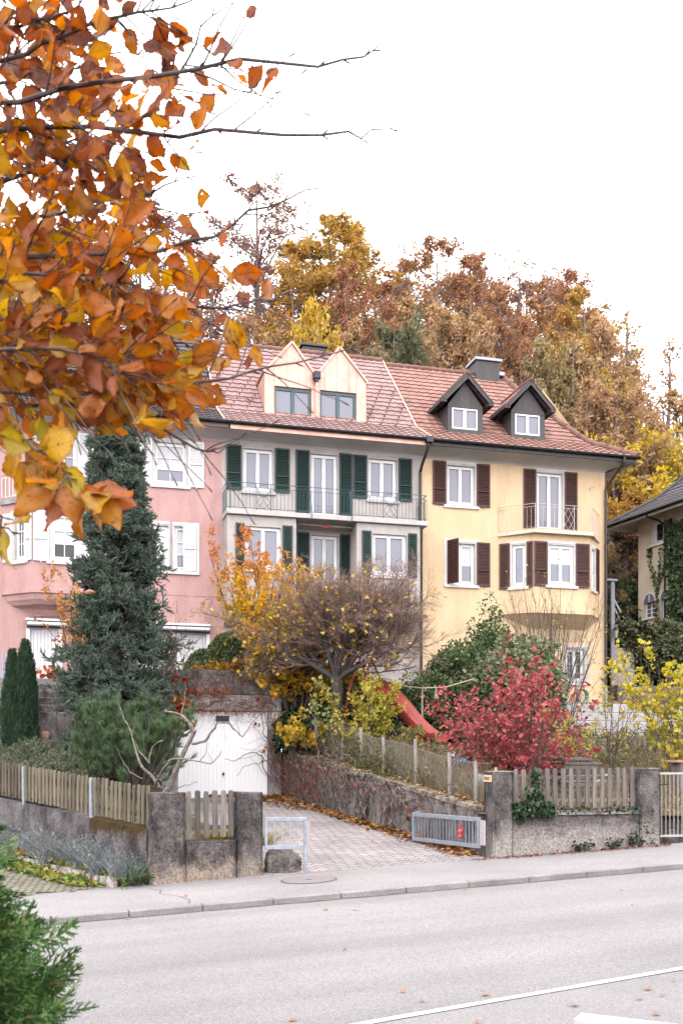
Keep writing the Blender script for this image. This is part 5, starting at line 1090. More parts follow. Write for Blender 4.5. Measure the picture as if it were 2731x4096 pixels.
# pale block terrace and things at the right of the yellow house
blk = M('pale_block', (.31, .295, .3), (.38, .365, .37), 2, rough=.9, bmp=.3)
tb = thing('block_terrace', 'pale stacked block retaining wall at the yellow house corner', 'wall', fpt(11, -1.5, 2.5), A)
for k in range(5):
    m = MB(MF); x = 7.1 + (k % 2) * .5
    while x < 18: m.box(x + .006, x + .994, -1.45 - .1 * (4 - k) - .4, -1.2, 2.5 + k * .3, 2.79 + k * .3, .02); x += 1
    m.build('block_course', blk, tb)
tz2 = MB(MF); tz2.box(10.5, 18, -1.19, 1.3, 2.6, 4.0); tag(tz2.build('side_path', walk_m), None, None, kind='structure')
sw = thing('stone_wall', 'low brown stone wall with steps right of the yellow house', 'wall', fpt(12.8, 1.6, 4.0), A)
m = MB(MF); m.rough(12.0, 18, 1.5, 1.9, 3.9, 4.95, .15, .03, seed=50); m.build('wall', concrete_mat('brown_stone', (.2, .165, .145), (.1, .08, .07)), sw)
for k in range(4): m = MB(MF); m.rough(10.75, 11.98, 1.3 + k * .35, 1.66 + k * .35, 3.9, 4.18 + k * .2, .15, .01, seed=60 + k); m.build('step', parap_m, sw)
rw2 = thing('concrete_wall', 'short grey concrete wall beneath the dark shrub', 'wall', (11.0, 40, 5), A); m = MB(frame(10.75, 39.6, 0, A)); m.rough(0, 1.0, 0, .2, 4.6, 6.55, .15, .01, seed=70); m.build('wall', garage_m, rw2)
pp = thing('porch_screen', 'grey porch panel at the right corner of the yellow house', 'porch', (10.4, 38.2, 4.1), A); FPp = frame(10.42, 38.6, 0, A)
m = MB(FPp); m.box(0, .16, -.05, .05, 4.1, 9.0, .01); m.build('post', M('grey_panel', (.2, .195, .225), rough=.5), pp); m = MB(FPp); m.box(-.3, .24, -.12, .4, 9.0, 9.08, .01); m.build('roof', M('grey_panel_top', (.22, .215, .245), rough=.5), pp)
ln = thing('lantern', 'dark hanging lantern on the grey porch post', 'lantern', (10.5, 38.4, 6.9), 0)
m = MB(FPp); m.lathe([(.0, .18), (.05, .16), (.13, .06), (.13, .03)], (.1, -.22, 7.05), 6); m.tube([(.1, -.05, 7.3), (.1, -.22, 7.34), (.1, -.22, 7.22)], .012, 6); m.build('cap', gutter_m, ln); m = MB(FPp); m.lathe([(.05, -.34), (.02, -.38), (.0, -.4)], (.1, -.22, 7.1), 6); m.build('finial', gutter_m, ln); m = MB(FPp); m.lathe([(.11, .03), (.05, -.26)], (.1, -.22, 7.05), 6); m.build('glass', M('lantern_glass', (.35, .33, .3), rough=.3), ln)
hr = thing('handrail', 'white metal handrail rising behind the porch panel', 'handrail', (11.3, 41, 7), 0)
for dz in (0, -.35): m = MB(); m.tube([(10.9, 40.2, 8.75 + dz), (11.75, 41.2, 7.75 + dz)], .035, 8); m.build('rail', white, hr)
hr2 = thing('metal_fence', 'thin dark metal railing in front of the dark hedge', 'railing', (12.3, 43, 7.5), 0)
m = MB(); m.tube([(11.2, 43.2, 9.35), (13.2, 43.8, 8.65)], .02, 6); m.tube([(12.6, 43.6, 7.0), (12.6, 43.6, 8.85)], .03, 6); m.build('rail', gutter_m, hr2)
hs_ = thing('garden_hose', 'coil of green hose hung on the yellow house wall', 'hose', fpt(9.55, -.25, 4.1), A)
m = MB(MF); rg_ = np.random.default_rng(3)
for k in range(6):
    cx, cz, rr, yo = 9.55 + rg_.uniform(-.03, .03), 4.38 + rg_.uniform(-.02, .02), .2 + rg_.uniform(-.03, .03), -.14 - .03 * k; m.tube([(cx + rr * math.cos(a), yo, cz + rr * 1.15 * math.sin(a)) for a in np.linspace(0, 2 * math.pi, 25)], .015, 6, False)
m.tube([(9.35, -.2, 4.35), (9.2, -.3, 4.14), (8.9, -.4, 4.12)], .015, 6); m.build('coil', M('green_hose', (.02, .2, .15), rough=.4), hs_)
m = MB(); m.tube([(-9.2, 27, 2.5), (-9.15, 27, 5.0)], .025, 8); tag(m.build('pole', M('blue_pole', (.15, .3, .5), rough=.4)), 'thin blue pole at the left edge by the cypress', 'pole')
# stone edging of the lavender bed
ed = thing('bed_edging', 'row of low stone slabs edging the lavender bed', 'edging', (-5.0, 17.5, 0), LA)
for i in range(11):
    f = i / 11; x, y = -3.62 - 3.5 * f, 15.98 + 3.75 * f; m = MB(frame(x, y, float(h_path(x, y)), LA)); m.rough(0, .45, -.04, .04, -.1, .15 + random.uniform(-.02, .02), .08, .008, seed=80 + i, bev=.015); m.build('slab', cap_m, ed)
# ------------------------------------------------------------------ trees on the hill
def flat3(P): return P.reshape(-1, P.shape[-1])
def tree_mesh(seed, H, W, n1, n2, n3, env, ang=(.7, 1.1), leaf=0, lsize=.25, T=T_DIA, up=.5, tr=.22, t0=.2, droop=.2, spread=.9, jit=.13, tw_r=.5, l2=(.35, .6), l3=(.3, .55), wig=.12, flatup=.4):
    """one trunk with limbs and twigs (mesh 1) and its foliage (mesh 2)"""
    rg = np.random.default_rng(seed); K = 10
    tz_ = np.linspace(0, 1, K); P = np.stack([.02 * H * np.cumsum(rg.normal(size=K) * .25), .02 * H * np.cumsum(rg.normal(size=K) * .25), tz_ * H], -1)[None]; R = (tr * (1 - tz_) ** .8 + .015)[None]
    L = []; b1 = kids(rg, P, R, n1, t0, .985, 1, 1, ang[0], ang[1], K=6, up=up, wig=wig, rr=.55, absl=True, shorten=0)
    # length of limbs follows the crown outline
    P1, R1 = b1; f = P1[:, 0, 2] / H; sc = (W * np.array([env(v) for v in f]) * rg.uniform(.7, 1.2, len(f)))[:, None, None]; P1 = P1[:, :1] + (P1 - P1[:, :1]) * sc
    R1 = np.minimum(R1, .03 + .05 * sc[:, :, 0] / max(W, 1) * 2)
    P2, R2 = kids(rg, P1, R1, n2, .25, 1, *l2, .4, .9, K=5, up=up * .6, wig=wig, rr=.6)
    P3, R3 = kids(rg, P2, R2, n3, .2, 1, *l3, .4, .9, K=4, up=.2, wig=.15, rr=tw_r, taper=.5)
    R3 = np.maximum(R3, .008)
    tm = MB()
    for PP, RR, n in ((P, R, 8), (P1, R1, 4), (P2, R2, 3), (P3, R3, 3)): V, fl, ct = bulk_tubes(PP, RR, n); tm.raw(V, fl, ct)
    cm_ = None
    if leaf:
        pick = rg.integers(0, len(P3), leaf); dens = rg.random(len(P3)); pick = pick[dens[pick] > .15]
        ps, ds, _, _ = along(rg, P3[pick], 1, .2, 1); cm_ = MB(); put_leaves(cm_, rg, flat3(ps), flat3(ds), lsize, T, spread, droop, jit, .4, flatup)
    return tm, cm_
E_round = lambda t: max(.12, math.sin(math.pi * min(1, max(0, (t - .12) / .92)) ** .8) )
E_up = lambda t: max(.12, min(1, (1.03 - t) * 1.75) ** .7 * min(1, .35 + t * 1.6))
E_col = lambda t: max(.2, min(1, (1.02 - t) * 2.2) * min(1, t * 3 + .2))
leaf_purple = LM('beech_leaf_purple', [(.0, (.16, .09, .085)), (.5, (.24, .14, .12)), (.8, (.32, .185, .13)), (1, (.4, .26, .17))], big=.22)
leaf_gold = LM('maple_leaf_gold', [(.0, (.22, .115, .05)), (.3, (.35, .19, .06)), (.65, (.45, .28, .08)), (1, (.5, .38, .14))], big=.2)
leaf_rust = LM('beech_leaf_rust', [(.0, (.19, .085, .06)), (.4, (.3, .14, .085)), (.75, (.4, .21, .1)), (1, (.46, .3, .14))], big=.2)
leaf_olive = LM('willow_leaf_olive', [(.0, (.18, .145, .07)), (.5, (.28, .21, .1)), (1, (.4, .29, .14))], big=.3)
leaf_tan = LM('birch_leaf_tan', [(0, (.25, .155, .09)), (.5, (.38, .235, .125)), (1, (.48, .34, .19))], big=.3)
leaf_green = LM('ash_leaf_green', [(.0, (.09, .095, .05)), (.6, (.14, .14, .07)), (1, (.25, .2, .1))], big=.3)
leaf_yel = LM('maple_leaf_yellow', [(.0, (.3, .19, .03)), (.5, (.5, .34, .045)), (1, (.58, .46, .09))], big=.4)
leaf_brn = LM('hedge_leaf_brown', [(.0, (.04, .025, .02)), (.6, (.08, .048, .032)), (1, (.15, .085, .045))])
trunk_grey = M('hill_bark', (.13, .1, .1), (.2, .165, .16), 3, rough=.95)
twig_mauve = M('hill_twig', (.14, .1, .1), (.2, .15, .148), 2, rough=.95)
KIND = {}
def mk(kind, n, lm, tm_, **k):
    """variants of a kind, their meshes shared by every tree of it"""
    vs = []
    for i in range(n):
        a, b = tree_mesh(100 * len(KIND) + i, **k); t0 = a.build('trunk', tm_); t1 = b.build('crown', lm) if b else None
        for o in (t0, t1):
            if o: # keep mesh data in tree-local space
                me = o.data; co = np.zeros(len(me.vertices) * 3, np.float32); me.vertices.foreach_get('co', co); co = co.reshape(-1, 3) + np.array(o.location, np.float32); me.vertices.foreach_set('co', co.ravel()); me.update()
        vs.append((t0.data, t1.data if t1 else None)); bpy.data.objects.remove(t0)
        if t1: bpy.data.objects.remove(t1)
    KIND[kind] = (vs, k['H'], k['W'])
mk('purple', 2, leaf_purple, twig_mauve, H=22, W=5.2, n1=36, n2=8, n3=8, env=E_up, leaf=6500, lsize=.2, ang=(.75, 1.2), up=.35, t0=.12)
mk('gold', 2, leaf_gold, trunk_grey, H=20, W=4.6, n1=30, n2=7, n3=5, env=E_up, leaf=11000, lsize=.24, ang=(.8, 1.25), up=.25, t0=.12)
mk('bare', 2, leaf_tan, twig_mauve, H=20, W=5.0, n1=26, n2=8, n3=8, env=E_up, leaf=700, lsize=.2, ang=(.55, 1.0), up=.45, t0=.15)
mk('rust', 2, leaf_rust, trunk_grey, H=20, W=4.4, n1=34, n2=8, n3=7, env=E_up, leaf=8500, lsize=.22, ang=(.75, 1.2), up=.3, t0=.12)
mk('olive', 2, leaf_olive, trunk_grey, H=11, W=3.6, n1=30, n2=7, n3=5, env=E_round, leaf=10000, lsize=.22, ang=(.8, 1.25), up=.2, droop=1.0, T=T_DIA, t0=.06)
mk('tan', 2, leaf_tan, trunk_grey, H=12, W=3.2, n1=30, n2=7, n3=5, env=E_up, leaf=8500, lsize=.21, ang=(.75, 1.2), up=.2, droop=.6, t0=.06)
mk('green', 1, leaf_green, trunk_grey, H=11, W=3.6, n1=30, n2=7, n3=5, env=E_round, leaf=11000, lsize=.24, ang=(.8, 1.25), up=.2, t0=.05)
mk('yellow', 2, leaf_yel, trunk_grey, H=9, W=3.4, n1=30, n2=7, n3=5, env=E_round, leaf=7500, lsize=.26, ang=(.6, 1.1), t0=.04)
mk('brown', 1, leaf_brn, twig_mauve, H=6, W=3.0, n1=26, n2=7, n3=6, env=E_round, leaf=7000, lsize=.2, ang=(.6, 1.1), t0=.02)
mk('sparse', 1, leaf_tan, trunk_grey, H=16, W=2.4, n1=26, n2=6, n3=5, env=E_up, leaf=1300, lsize=.2, ang=(.5, .9), t0=.2)
def hill_tree(kind, px, py, wpx, Y, label, v=0, rot=None, zb=None):
    """stand a tree on the hill; its crown top seen at photo pixel py, its width wpx at that distance"""
    X = (px - 1365.5) / 3983 * Y; ztop = 2 + (3048 - py) / 3983 * Y; z0 = float(zhill(X, Y)) - .3 if zb is None else zb
    vs, H, W = KIND[kind]; tm_, cm_ = vs[v % len(vs)]; sz = (ztop - z0) / H; sx = max(.35, wpx / 3983 * Y / (2 * W * .5))
    t = thing('tree', label, 'tree', (X, Y, z0), 0, 'trees on the hill'); t.rotation_euler[2] = (px * .37) % 6.28 if rot is None else rot; t.scale = (sx, sx, sz)
    for nm, me in (('trunk', tm_), ('crown', cm_)):
        if me: o = bpy.data.objects.new(nm, me); C.objects.link(o); o.parent = t
    return t
for a in (
    ('purple', 990, 713, 420, 82, 'tallest purple brown beech, rising left of the copper dormers'),
    ('purple', 640, 860, 420, 84, 'purple brown beech on the hill behind the orange leaf branch', 1),
    ('bare', 560, 790, 260, 90, 'bare tree top showing above the orange branch at left'),
    ('rust', 300, 900, 420, 84, 'rust brown tree hidden behind the middle of the orange branch'),
    ('gold', 60, 980, 420, 82, 'golden tree at the far left behind the orange branch', 1),
    ('rust', 880, 1010, 330, 74, 'rust tree in front of the tallest purple beech', 1),
    ('gold', 1306, 896, 300, 74, 'tall golden maple above the two copper dormers'),
    ('gold', 1345, 925, 400, 78, 'broad golden crown close behind the tall golden maple', 1),
    ('gold', 1250, 1000, 330, 73, 'amber crown in front of the tall golden maple'),
    ('gold', 1180, 1020, 220, 71, 'shorter golden maple left of the tall golden one', 1),
    ('rust', 1395, 1090, 220, 70, 'orange brown tree on the right flank of the tall golden maple'),
    ('bare', 1508, 1000, 240, 78, 'bare tree between the golden maple and the red brown tree'),
    ('rust', 1722, 966, 280, 76, 'tall red brown beech over the left end of the yellow house roof'),
    ('purple', 1600, 1130, 200, 72, 'small mauve beech left of the tall red brown one', 1),
    ('rust', 1905, 1045, 190, 76, 'dark russet tree with a blunt top above the first dark dormer'),
    ('rust', 1860, 1150, 220, 71, 'rusty tree in front of the dark blunt topped one', 1),
    ('bare', 2076, 1030, 330, 74, 'broad bare tree above the chimney of the yellow house', 1),
    ('bare', 2180, 1080, 240, 72, 'bare tree right of the broad one above the chimney'),
    ('rust', 2266, 1092, 220, 71, 'half bare russet tree right of the chimney'),
    ('gold', 2354, 1160, 260, 69, 'orange gold tree on the right shoulder of the wood', 1),
    ('tan', 2420, 1330, 220, 66, 'tan tree sloping down at the right end of the wood'),
    ('sparse', 2490, 1256, 150, 74, 'thin almost leafless tree at the right end of the wood'),
    ('sparse', 2657, 1370, 170, 68, 'lone thin birch against the sky at the far right'),
    ('tan', 1015, 1290, 240, 60, 'tan bush behind the ridge left of the copper dormers'),
    ('yellow', 1268, 1275, 150, 58, 'yellow bush behind the ridge between the copper dormers'),
    ('tan', 1432, 1310, 200, 60, 'pale tan bush behind the right copper dormer', 1),
    ('green', 1565, 1325, 220, 57, 'green bush behind the ridge of the grey house'),
    ('tan', 1735, 1265, 260, 62, 'straw brown drooping tree behind the start of the orange roof'),
    ('tan', 1912, 1290, 260, 60, 'straw coloured tree left of the dark chimney'),
    ('rust', 2060, 1330, 170, 60, 'rust red tree just right of the dark chimney', 1),
    ('olive', 2160, 1400, 220, 57, 'olive yellow tree behind the right dark dormer', 1),
    ('tan', 2290, 1380, 240, 58, 'pale yellow tree above the hip of the orange roof', 1),
    ('tan', 2330, 1560, 260, 53, 'sandy olive tree behind the hip of the orange roof'),
    ('tan', 2450, 1560, 260, 54, 'light brown tree right of the orange roof'),
    ('tan', 2590, 1680, 220, 56, 'pinkish tan bush above the cream house gable', 1),
    ('tan', 2700, 1600, 240, 58, 'tan tree behind the right edge of the cream house roof'),
    ('yellow', 2470, 1800, 290, 52, 'bright golden maple between the yellow and the cream house'),
    ('yellow', 2600, 1790, 200, 54, 'golden bush peeping over the cream house eaves', 1),
    ('gold', 2480, 1980, 260, 49, 'low orange maple branch mass beside the cream house', 1),
    ('rust', 760, 1060, 300, 70, 'low rust tree behind the end of the long orange twig'),
    ('purple', 1110, 1060, 260, 77, 'mauve beech top between the tall beech and the golden maple', 1),
    ('rust', 1500, 1180, 240, 67, 'russet tree in front of the bare one right of the golden maple', 1),
    ('tan', 1650, 1220, 220, 66, 'tan tree below the small mauve beech', 1),
    ('purple', 1800, 1120, 260, 79, 'mauve beech filling the gap right of the tall red brown tree'),
    ('rust', 1990, 1180, 250, 68, 'rusty crown left of the chimney behind the straw coloured tree'),
    ('purple', 2090, 1150, 280, 70, 'mauve brown crown in front of the broad bare tree', 1),
    ('rust', 2190, 1230, 250, 66, 'russet crown below the bare tree at the right of the wood', 1),
    ('gold', 2270, 1270, 230, 64, 'dull gold crown above the second dark dormer'),
    ('tan', 2370, 1300, 240, 63, 'sandy crown beneath the orange gold tree on the right shoulder', 1),
    ('olive', 2230, 1500, 240, 56, 'olive bush directly above the hip tiles', 1),
    ('gold', 2400, 1480, 220, 60, 'dull orange crown at the lower right end of the wood', 1),
    ('tan', 2540, 1500, 200, 66, 'faint sandy tree between the wood and the lone thin birch'),
    ('purple', 1180, 980, 330, 92, 'pale mauve crown far behind the tall golden maple'),
    ('purple', 1420, 1060, 330, 94, 'pale mauve crown far behind the bare tree by the golden maple', 1),
    ('rust', 1600, 1090, 330, 92, 'faded rust crown at the back left of the tall red brown tree'),
    ('rust', 1790, 1060, 330, 95, 'faded rust crown at the back right of the tall red brown tree', 1),
    ('purple', 1980, 1090, 330, 93, 'pale mauve crown at the back behind the dark russet tree'),
    ('rust', 2150, 1120, 330, 92, 'faded rust crown at the back behind the broad bare tree'),
    ('tan', 2300, 1180, 300, 90, 'faded sandy crown at the back of the right shoulder of the wood'),
    ('tan', 2430, 1400, 260, 84, 'faded sandy crown at the back of the right end of the wood', 1),
    ('bare', 1640, 985, 260, 84, 'fine bare crown just left of the tall red brown tree top', 1),
    ('bare', 1830, 1010, 260, 84, 'fine bare crown between the red brown and the dark russet tops'),
    ('bare', 2240, 1085, 280, 80, 'fine bare crown at the right behind the half bare russet tree', 1),
    ('brown', 2500, 2150, 260, 48.5, 'dark brown thicket between the two houses'),
    ('olive', 2440, 2190, 130, 45.5, 'light olive shrub against the corner of the yellow house', 1),
): hill_tree(*a)

# ------------------------------------------------------------------ garden trees and shrubs
def plant(name, label, cat, base, wood, wood_mat, leaves, leaf_mat, parts=('trunk', 'crown'), group=None):
    t = thing(name, label, cat, base, 0, group)
    if wood is not None: wood.build(parts[0], wood_mat, t)
    if leaves is not None: leaves.build(parts[1], leaf_mat, t)
    return t
def stems(rg, base, n, h, spread, r0=.012, K=6, up=.3, r_base=.08, lean=(0, 0)):
    P = []
    az = rg.uniform(0, 2 * math.pi, n); el = rg.uniform(.05, 1, n) * spread
    b = np.array(base) + np.stack([np.cos(az) * r_base, np.sin(az) * r_base, np.zeros(n)], -1) * rg.random((n, 1)); d = nrm(np.stack([np.cos(az) * np.sin(el) + lean[0], np.sin(az) * np.sin(el) + lean[1], np.cos(el)], -1)); L = (h * rg.uniform(.65, 1.08, n))[:, None]
    out = [b]
    for k in range(K - 1): b = b + d * L / (K - 1); out.append(b); d = nrm(d + np.array([0, 0, up]) / K + rg.normal(size=d.shape) * .08)
    return np.stack(out, 1), r0 * rg.uniform(.7, 1.3, n)[:, None] * np.linspace(1, .3, K)[None]
def shrub(seed, base, n, h, spread, n2, n3, leaf, lsize, T, r0=.014, l2=(.3, .5), l3=(.25, .45), droop=.3, jit=.03, up=.3, ls=.9, t2=.25, lt=(.15, 1), flatup=.4, a2=(.4, .9), lean=(0, 0), r_base=.1, squash=None):
    rg = np.random.default_rng(seed); P, R = stems(rg, base, n, h, spread, r0, up=up, r_base=r_base, lean=lean)
    P2, R2 = kids(rg, P, R, n2, t2, 1, *l2, *a2, K=5, up=.25, wig=.1, rr=.6); P3, R3 = kids(rg, P2, R2, n3, .15, 1, *l3, .4, .9, K=4, up=.15, wig=.12, rr=.6)
    if squash: 
        for Q in (P, P2, P3): Q[...] = np.array(base) + (Q - np.array(base)) * np.array(squash)
    w_ = MB()
    for PP, RR, k in ((P, R, 5), (P2, np.maximum(R2, .003), 3), (P3, np.maximum(R3, .0022), 3)): V, fl, ct = bulk_tubes(PP, RR, k); w_.raw(V, fl, ct)
    l_ = None
    if leaf:
        pick = rg.integers(0, len(P3), leaf); ps, ds, _, _ = along(rg, P3[pick], 1, *lt); l_ = MB(); put_leaves(l_, rg, flat3(ps), flat3(ds), lsize, T, ls, droop, jit, .3, flatup)
    return w_, l_
def clumps(seed, c, r, n, m, cs, lsize, T, mb=None, droop=.2, shell=.6, flatup=.45, bottom=-.6):
    """dense evergreen body: many leaf clumps through an ellipsoid, more of them near its surface"""
    rg = np.random.default_rng(seed); mb = mb or MB(); d = nrm(rg.normal(size=(n * 2, 3))); d = d[d[:, 2] > bottom][:n]; n = len(d)
    cc = d * (rg.uniform(shell, 1, n) * (1 + .2 * np.sin(d[:, 0] * 5 + seed) * np.sin(d[:, 2] * 6 + d[:, 1] * 4)))[:, None] * np.array(r) + np.array(c)
    dd = nrm(rg.normal(size=(n, m, 3)) + d[:, None] * .7); rr = rg.uniform(.2, 1, (n, m, 1)) ** .5 * cs
    put_leaves(mb, rg, flat3(cc[:, None] + dd * rr), flat3(dd), lsize, T, .6, droop, 0, .3, flatup)
    return mb
G_ = lambda x, y: float(h_right(x, y))
HL = lambda x, y: float(h_left(x, y))
# big spruce
spruce_m = LM('spruce_needle', [(0, (0.0616, 0.0952, 0.0672)), (0.5, (0.118, 0.162, 0.121)), (0.85, (0.179, 0.224, 0.177)), (1, (0.246, 0.286, 0.224))], trans=.25, rough=.6)
def spruce(seed, base, H, rad, nb=560):
    rg = np.random.default_rng(seed); b = np.array(base); K = 8
    tzs = np.linspace(0, 1, K); P = np.stack([b[0] + .03 * np.sin(tzs * 5), b[1] + 0 * tzs, b[2] + tzs * H], -1)[None]; R = (.14 * (1 - tzs) + .01)[None]
    t = np.sort(rg.uniform(.03, .985, nb)); az = rg.uniform(0, 2 * math.pi, nb); L = np.interp(t, *rad) * rg.uniform(.72, 1.12, nb) * (1 + .13 * np.sin(az * 2 + t * 23) + .1 * np.sin(t * 60))
    o = np.stack([np.interp(t, tzs, P[0, :, k]) for k in range(3)], -1); dz = np.interp(t, [0, .5, 1], [-.12, .1, .75]) + rg.normal(size=nb) * .08
    d = nrm(np.stack([np.cos(az), np.sin(az), dz], -1)); B = [o]; p = o
    for k in range(6): p = p + d * (L / 6)[:, None]; B.append(p); d = nrm(d + np.array([0, 0, -.13 if k < 3 else .2]) + rg.normal(size=d.shape) * .06)
    B = np.stack(B, 1); RB = .018 * np.linspace(1, .3, 7)[None] * np.ones((nb, 1))
    S2, R2 = kids(rg, B, RB, 9, .2, 1, .28, .5, .6, 1.1, K=4, up=.1, wig=.1, rr=.5, flat=.55)
    w_ = MB()
    for PP, RR, k in ((P, R, 8), (B, RB, 4), (S2, R2, 3)): V, fl, ct = bulk_tubes(PP, RR, k); w_.raw(V, fl, ct)
    l_ = MB()
    for PP, n, lo in ((S2, 8, .1), (B, 10, .35)):
        ps, ds, _, _ = along(rg, PP, n, lo, 1); ps, ds = flat3(ps), flat3(ds); N = len(ps)
        dd = nrm(ds * .8 + rg.normal(size=(N, 3)) * .45 + np.array([0, 0, .25])); l_.inst(T_SPRIG, basis(dd, rg.normal(size=(N, 3))), .16 * rg.uniform(.7, 1.25, N), ps)
    return w_, l_
sw_, sl_ = spruce(7, (-5.4, 24.0, 1.9), 8.7, ([0, .12, .25, .45, .65, .85, 1], [1.1, 1.35, 1.4, 1.02, .82, .6, .2]))
plant('spruce', 'tall narrow blue green spruce in front of the pink house', 'tree', (-5.4, 24.0, 1.9), sw_, bark, sl_, spruce_m)
# twin columnar cypress
cyp_m = LM('cypress_spray', [(0, (0.0273, 0.0582, 0.0364)), (0.6, (0.0546, 0.106, 0.0582)), (1, (0.109, 0.173, 0.0874))], trans=.15)
for cx, h, r, lb in ((-8.12, 2.75, .24, 'left and lower of the two columnar cypress at the left edge'), (-7.8, 2.98, .3, 'right and taller of the two columnar cypress at the left edge')):
    rg = np.random.default_rng(int(h * 100)); n = 4200; t = rg.random(n); a = rg.uniform(0, 6.283, n); rr = r * np.interp(t, [0, .1, .6, .85, 1], [.85, 1, .9, .55, .12]) * rg.uniform(.6, 1.05, n) * (1 + .12 * np.sin(a * 3 + t * 9))
    z0 = 1.95; P = np.stack([cx + np.cos(a) * rr, 24.6 + np.sin(a) * rr, z0 + t * h], -1); d = nrm(np.stack([np.cos(a) * .3, np.sin(a) * .3, np.ones(n)], -1) + rg.normal(size=(n, 3)) * .18)
    l_ = MB(); l_.inst(T_SPRIG, basis(d, rg.normal(size=(n, 3))), .13 * rg.uniform(.7, 1.2, n), P); w_ = MB(); w_.tube([(cx, 24.6, z0 - .1), (cx, 24.6, z0 + h * .85)], [.06, .015], 6)
    plant('cypress', lb, 'tree', (cx, 24.6, z0), w_, bark, l_, cyp_m)
# mountain pine
pine_m = LM('pine_needle', [(0, (0.0338, 0.0641, 0.0236)), (0.5, (0.0709, 0.126, 0.0506)), (1, (0.151, 0.227, 0.101))], trans=.12)
rg = np.random.default_rng(21); pb = (-4.3, 20.6, 1.25)
P, R = stems(rg, pb, 26, 1.75, 1.15, .035, up=.55, r_base=.2); P2, R2 = kids(rg, P, R, 7, .3, 1, .3, .55, .4, .8, K=5, up=.6, rr=.5); P3, R3 = kids(rg, P2, R2, 4, .3, 1, .3, .5, .4, .8, K=4, up=.6, rr=.6)
w_ = MB(); l_ = MB()
for PP, RR, k in ((P, R, 5), (P2, R2, 4), (P3, R3, 3)): V, fl, ct = bulk_tubes(PP, RR, k); w_.raw(V, fl, ct)
for PP, n, lo in ((P3, 5, .4), (P2, 4, .6)):
    ps, ds, _, _ = along(rg, PP, n, lo, 1); ps, ds = flat3(ps), flat3(ds); N = len(ps); dd = nrm(ds + np.array([0, 0, .5]) + rg.normal(size=(N, 3)) * .2); l_.inst(T_TUFT, basis(dd, rg.normal(size=(N, 3))), .15 * rg.uniform(.7, 1.2, N), ps)
plant('pine', 'low bushy green pine behind the left picket fence', 'tree', pb, w_, bark, l_, pine_m)
# juniper carpet and ivy on the left slope
jun_m = LM('juniper_spray', [(0, (0.069, 0.0862, 0.0517)), (0.5, (0.127, 0.155, 0.0978)), (0.85, (0.196, 0.218, 0.144)), (1, (0.276, 0.253, 0.138))], trans=.15)
def carpet(seed, poly, h, n, lsize, T, zlo, zhi, droop=0., flatup=.6, spread=.8, bumps=1.3):
    rg = np.random.default_rng(seed); p = np.array(poly); q = rg.uniform(p.min(0), p.max(0), (n * 3, 2)); q = q[inpoly(q[:, 0], q[:, 1], poly)][:n]
    bz = .5 + .5 * np.sin(q[:, 0] * bumps * 2.3 + np.sin(q[:, 1] * 2)) * np.sin(q[:, 1] * bumps * 2 + 1); z = h(q[:, 0], q[:, 1]) + zlo + (zhi - zlo) * rg.random(len(q)) * bz
    m = MB(); d = nrm(rg.normal(size=(len(q), 3)) * [1, 1, .4] + [0, 0, .5]); put_leaves(m, rg, np.column_stack([q, z]), d, lsize, T, spread, droop, 0, .35, flatup); return m
jp = thing('juniper', 'spreading grey green juniper on the slope behind the left fence', 'shrub', (-6.2, 22.3, 1.8))
carpet(31, [(-7.3, 21.2), (-4.9, 19.9), (-4.6, 22.5), (-5.8, 24.2), (-8.6, 24.4), (-9, 22.8)], h_left, 15000, .17, T_SPRIG, .0, .5).build('crown', jun_m, jp)
ivy_m = LM('ivy_leaf', [(0, (.012, .026, .014)), (.6, (.03, .055, .028)), (1, (.075, .1, .05))], trans=.12, rough=.4)
tag(carpet(32, [(-7.6, 24.2), (-5.6, 24.2), (-4.7, 26.0), (-5.0, 26.7), (-8.3, 27.2)], h_left, 5000, .1, T_ROUND, .0, .25).build('ivy_cover', ivy_m), 'dark ivy covering the bank above the juniper', 'ivy', None, 'stuff')
dryleaf = LM('dry_leaf', [(0, (.14, .05, .02)), (.4, (.26, .11, .04)), (.75, (.36, .19, .07)), (1, (.42, .29, .12))], trans=.15, rough=.7)
# boxwood ball, bare smoke bush, red and yellow low shrubs on the garage roof
box_m = LM('box_leaf', [(0, (0.0375, 0.06, 0.018)), (0.5, (0.09, 0.128, 0.045)), (1, (0.195, 0.232, 0.105))], trans=.15)
bx = thing('box_ball', 'round clipped green box bush above the garage', 'shrub', (-3.25, 28.7, 4.4)); m = MB()
rg = np.random.default_rng(8); N = 15000; d = nrm(rg.normal(size=(N, 3))); d[:, 2] = np.abs(d[:, 2]) * 1.0 - .1; P = np.array([-3.25, 28.7, 4.45]) + d * np.array([.78, .75, 1.42]) * (rg.uniform(.86, 1.02, (N, 1)) + .03 * np.sin(d[:, :1] * 9) * np.sin(d[:, 2:] * 8)); put_leaves(m, rg, P, d, .055, T_OVAL, .7, 0, 0, .3, .3); d2 = nrm(rg.normal(size=(5000, 3))); d2[:, 2] = np.abs(d2[:, 2]); P = np.array([-4.0, 28.8, 4.4]) + d2 * np.array([.55, .5, .85]) * rg.uniform(.85, 1.02, (5000, 1)); put_leaves(m, rg, P, d2, .055, T_OVAL, .7, 0, 0, .3, .3)
m.build('crown', box_m, bx); w_ = MB(); V, fl, ct = bulk_tubes(*stems(rg, (-3.3, 28.7, 4.3), 24, 1.0, .7, .014), 4); w_.raw(V, fl, ct); w_.build('trunk', bark, bx)
low_m = LM('low_shrub_leaf', [(0, (.18, .13, .02)), (.55, (.34, .21, .03)), (.8, (.38, .12, .03)), (1, (.34, .05, .035))], trans=.3, big=1.1)
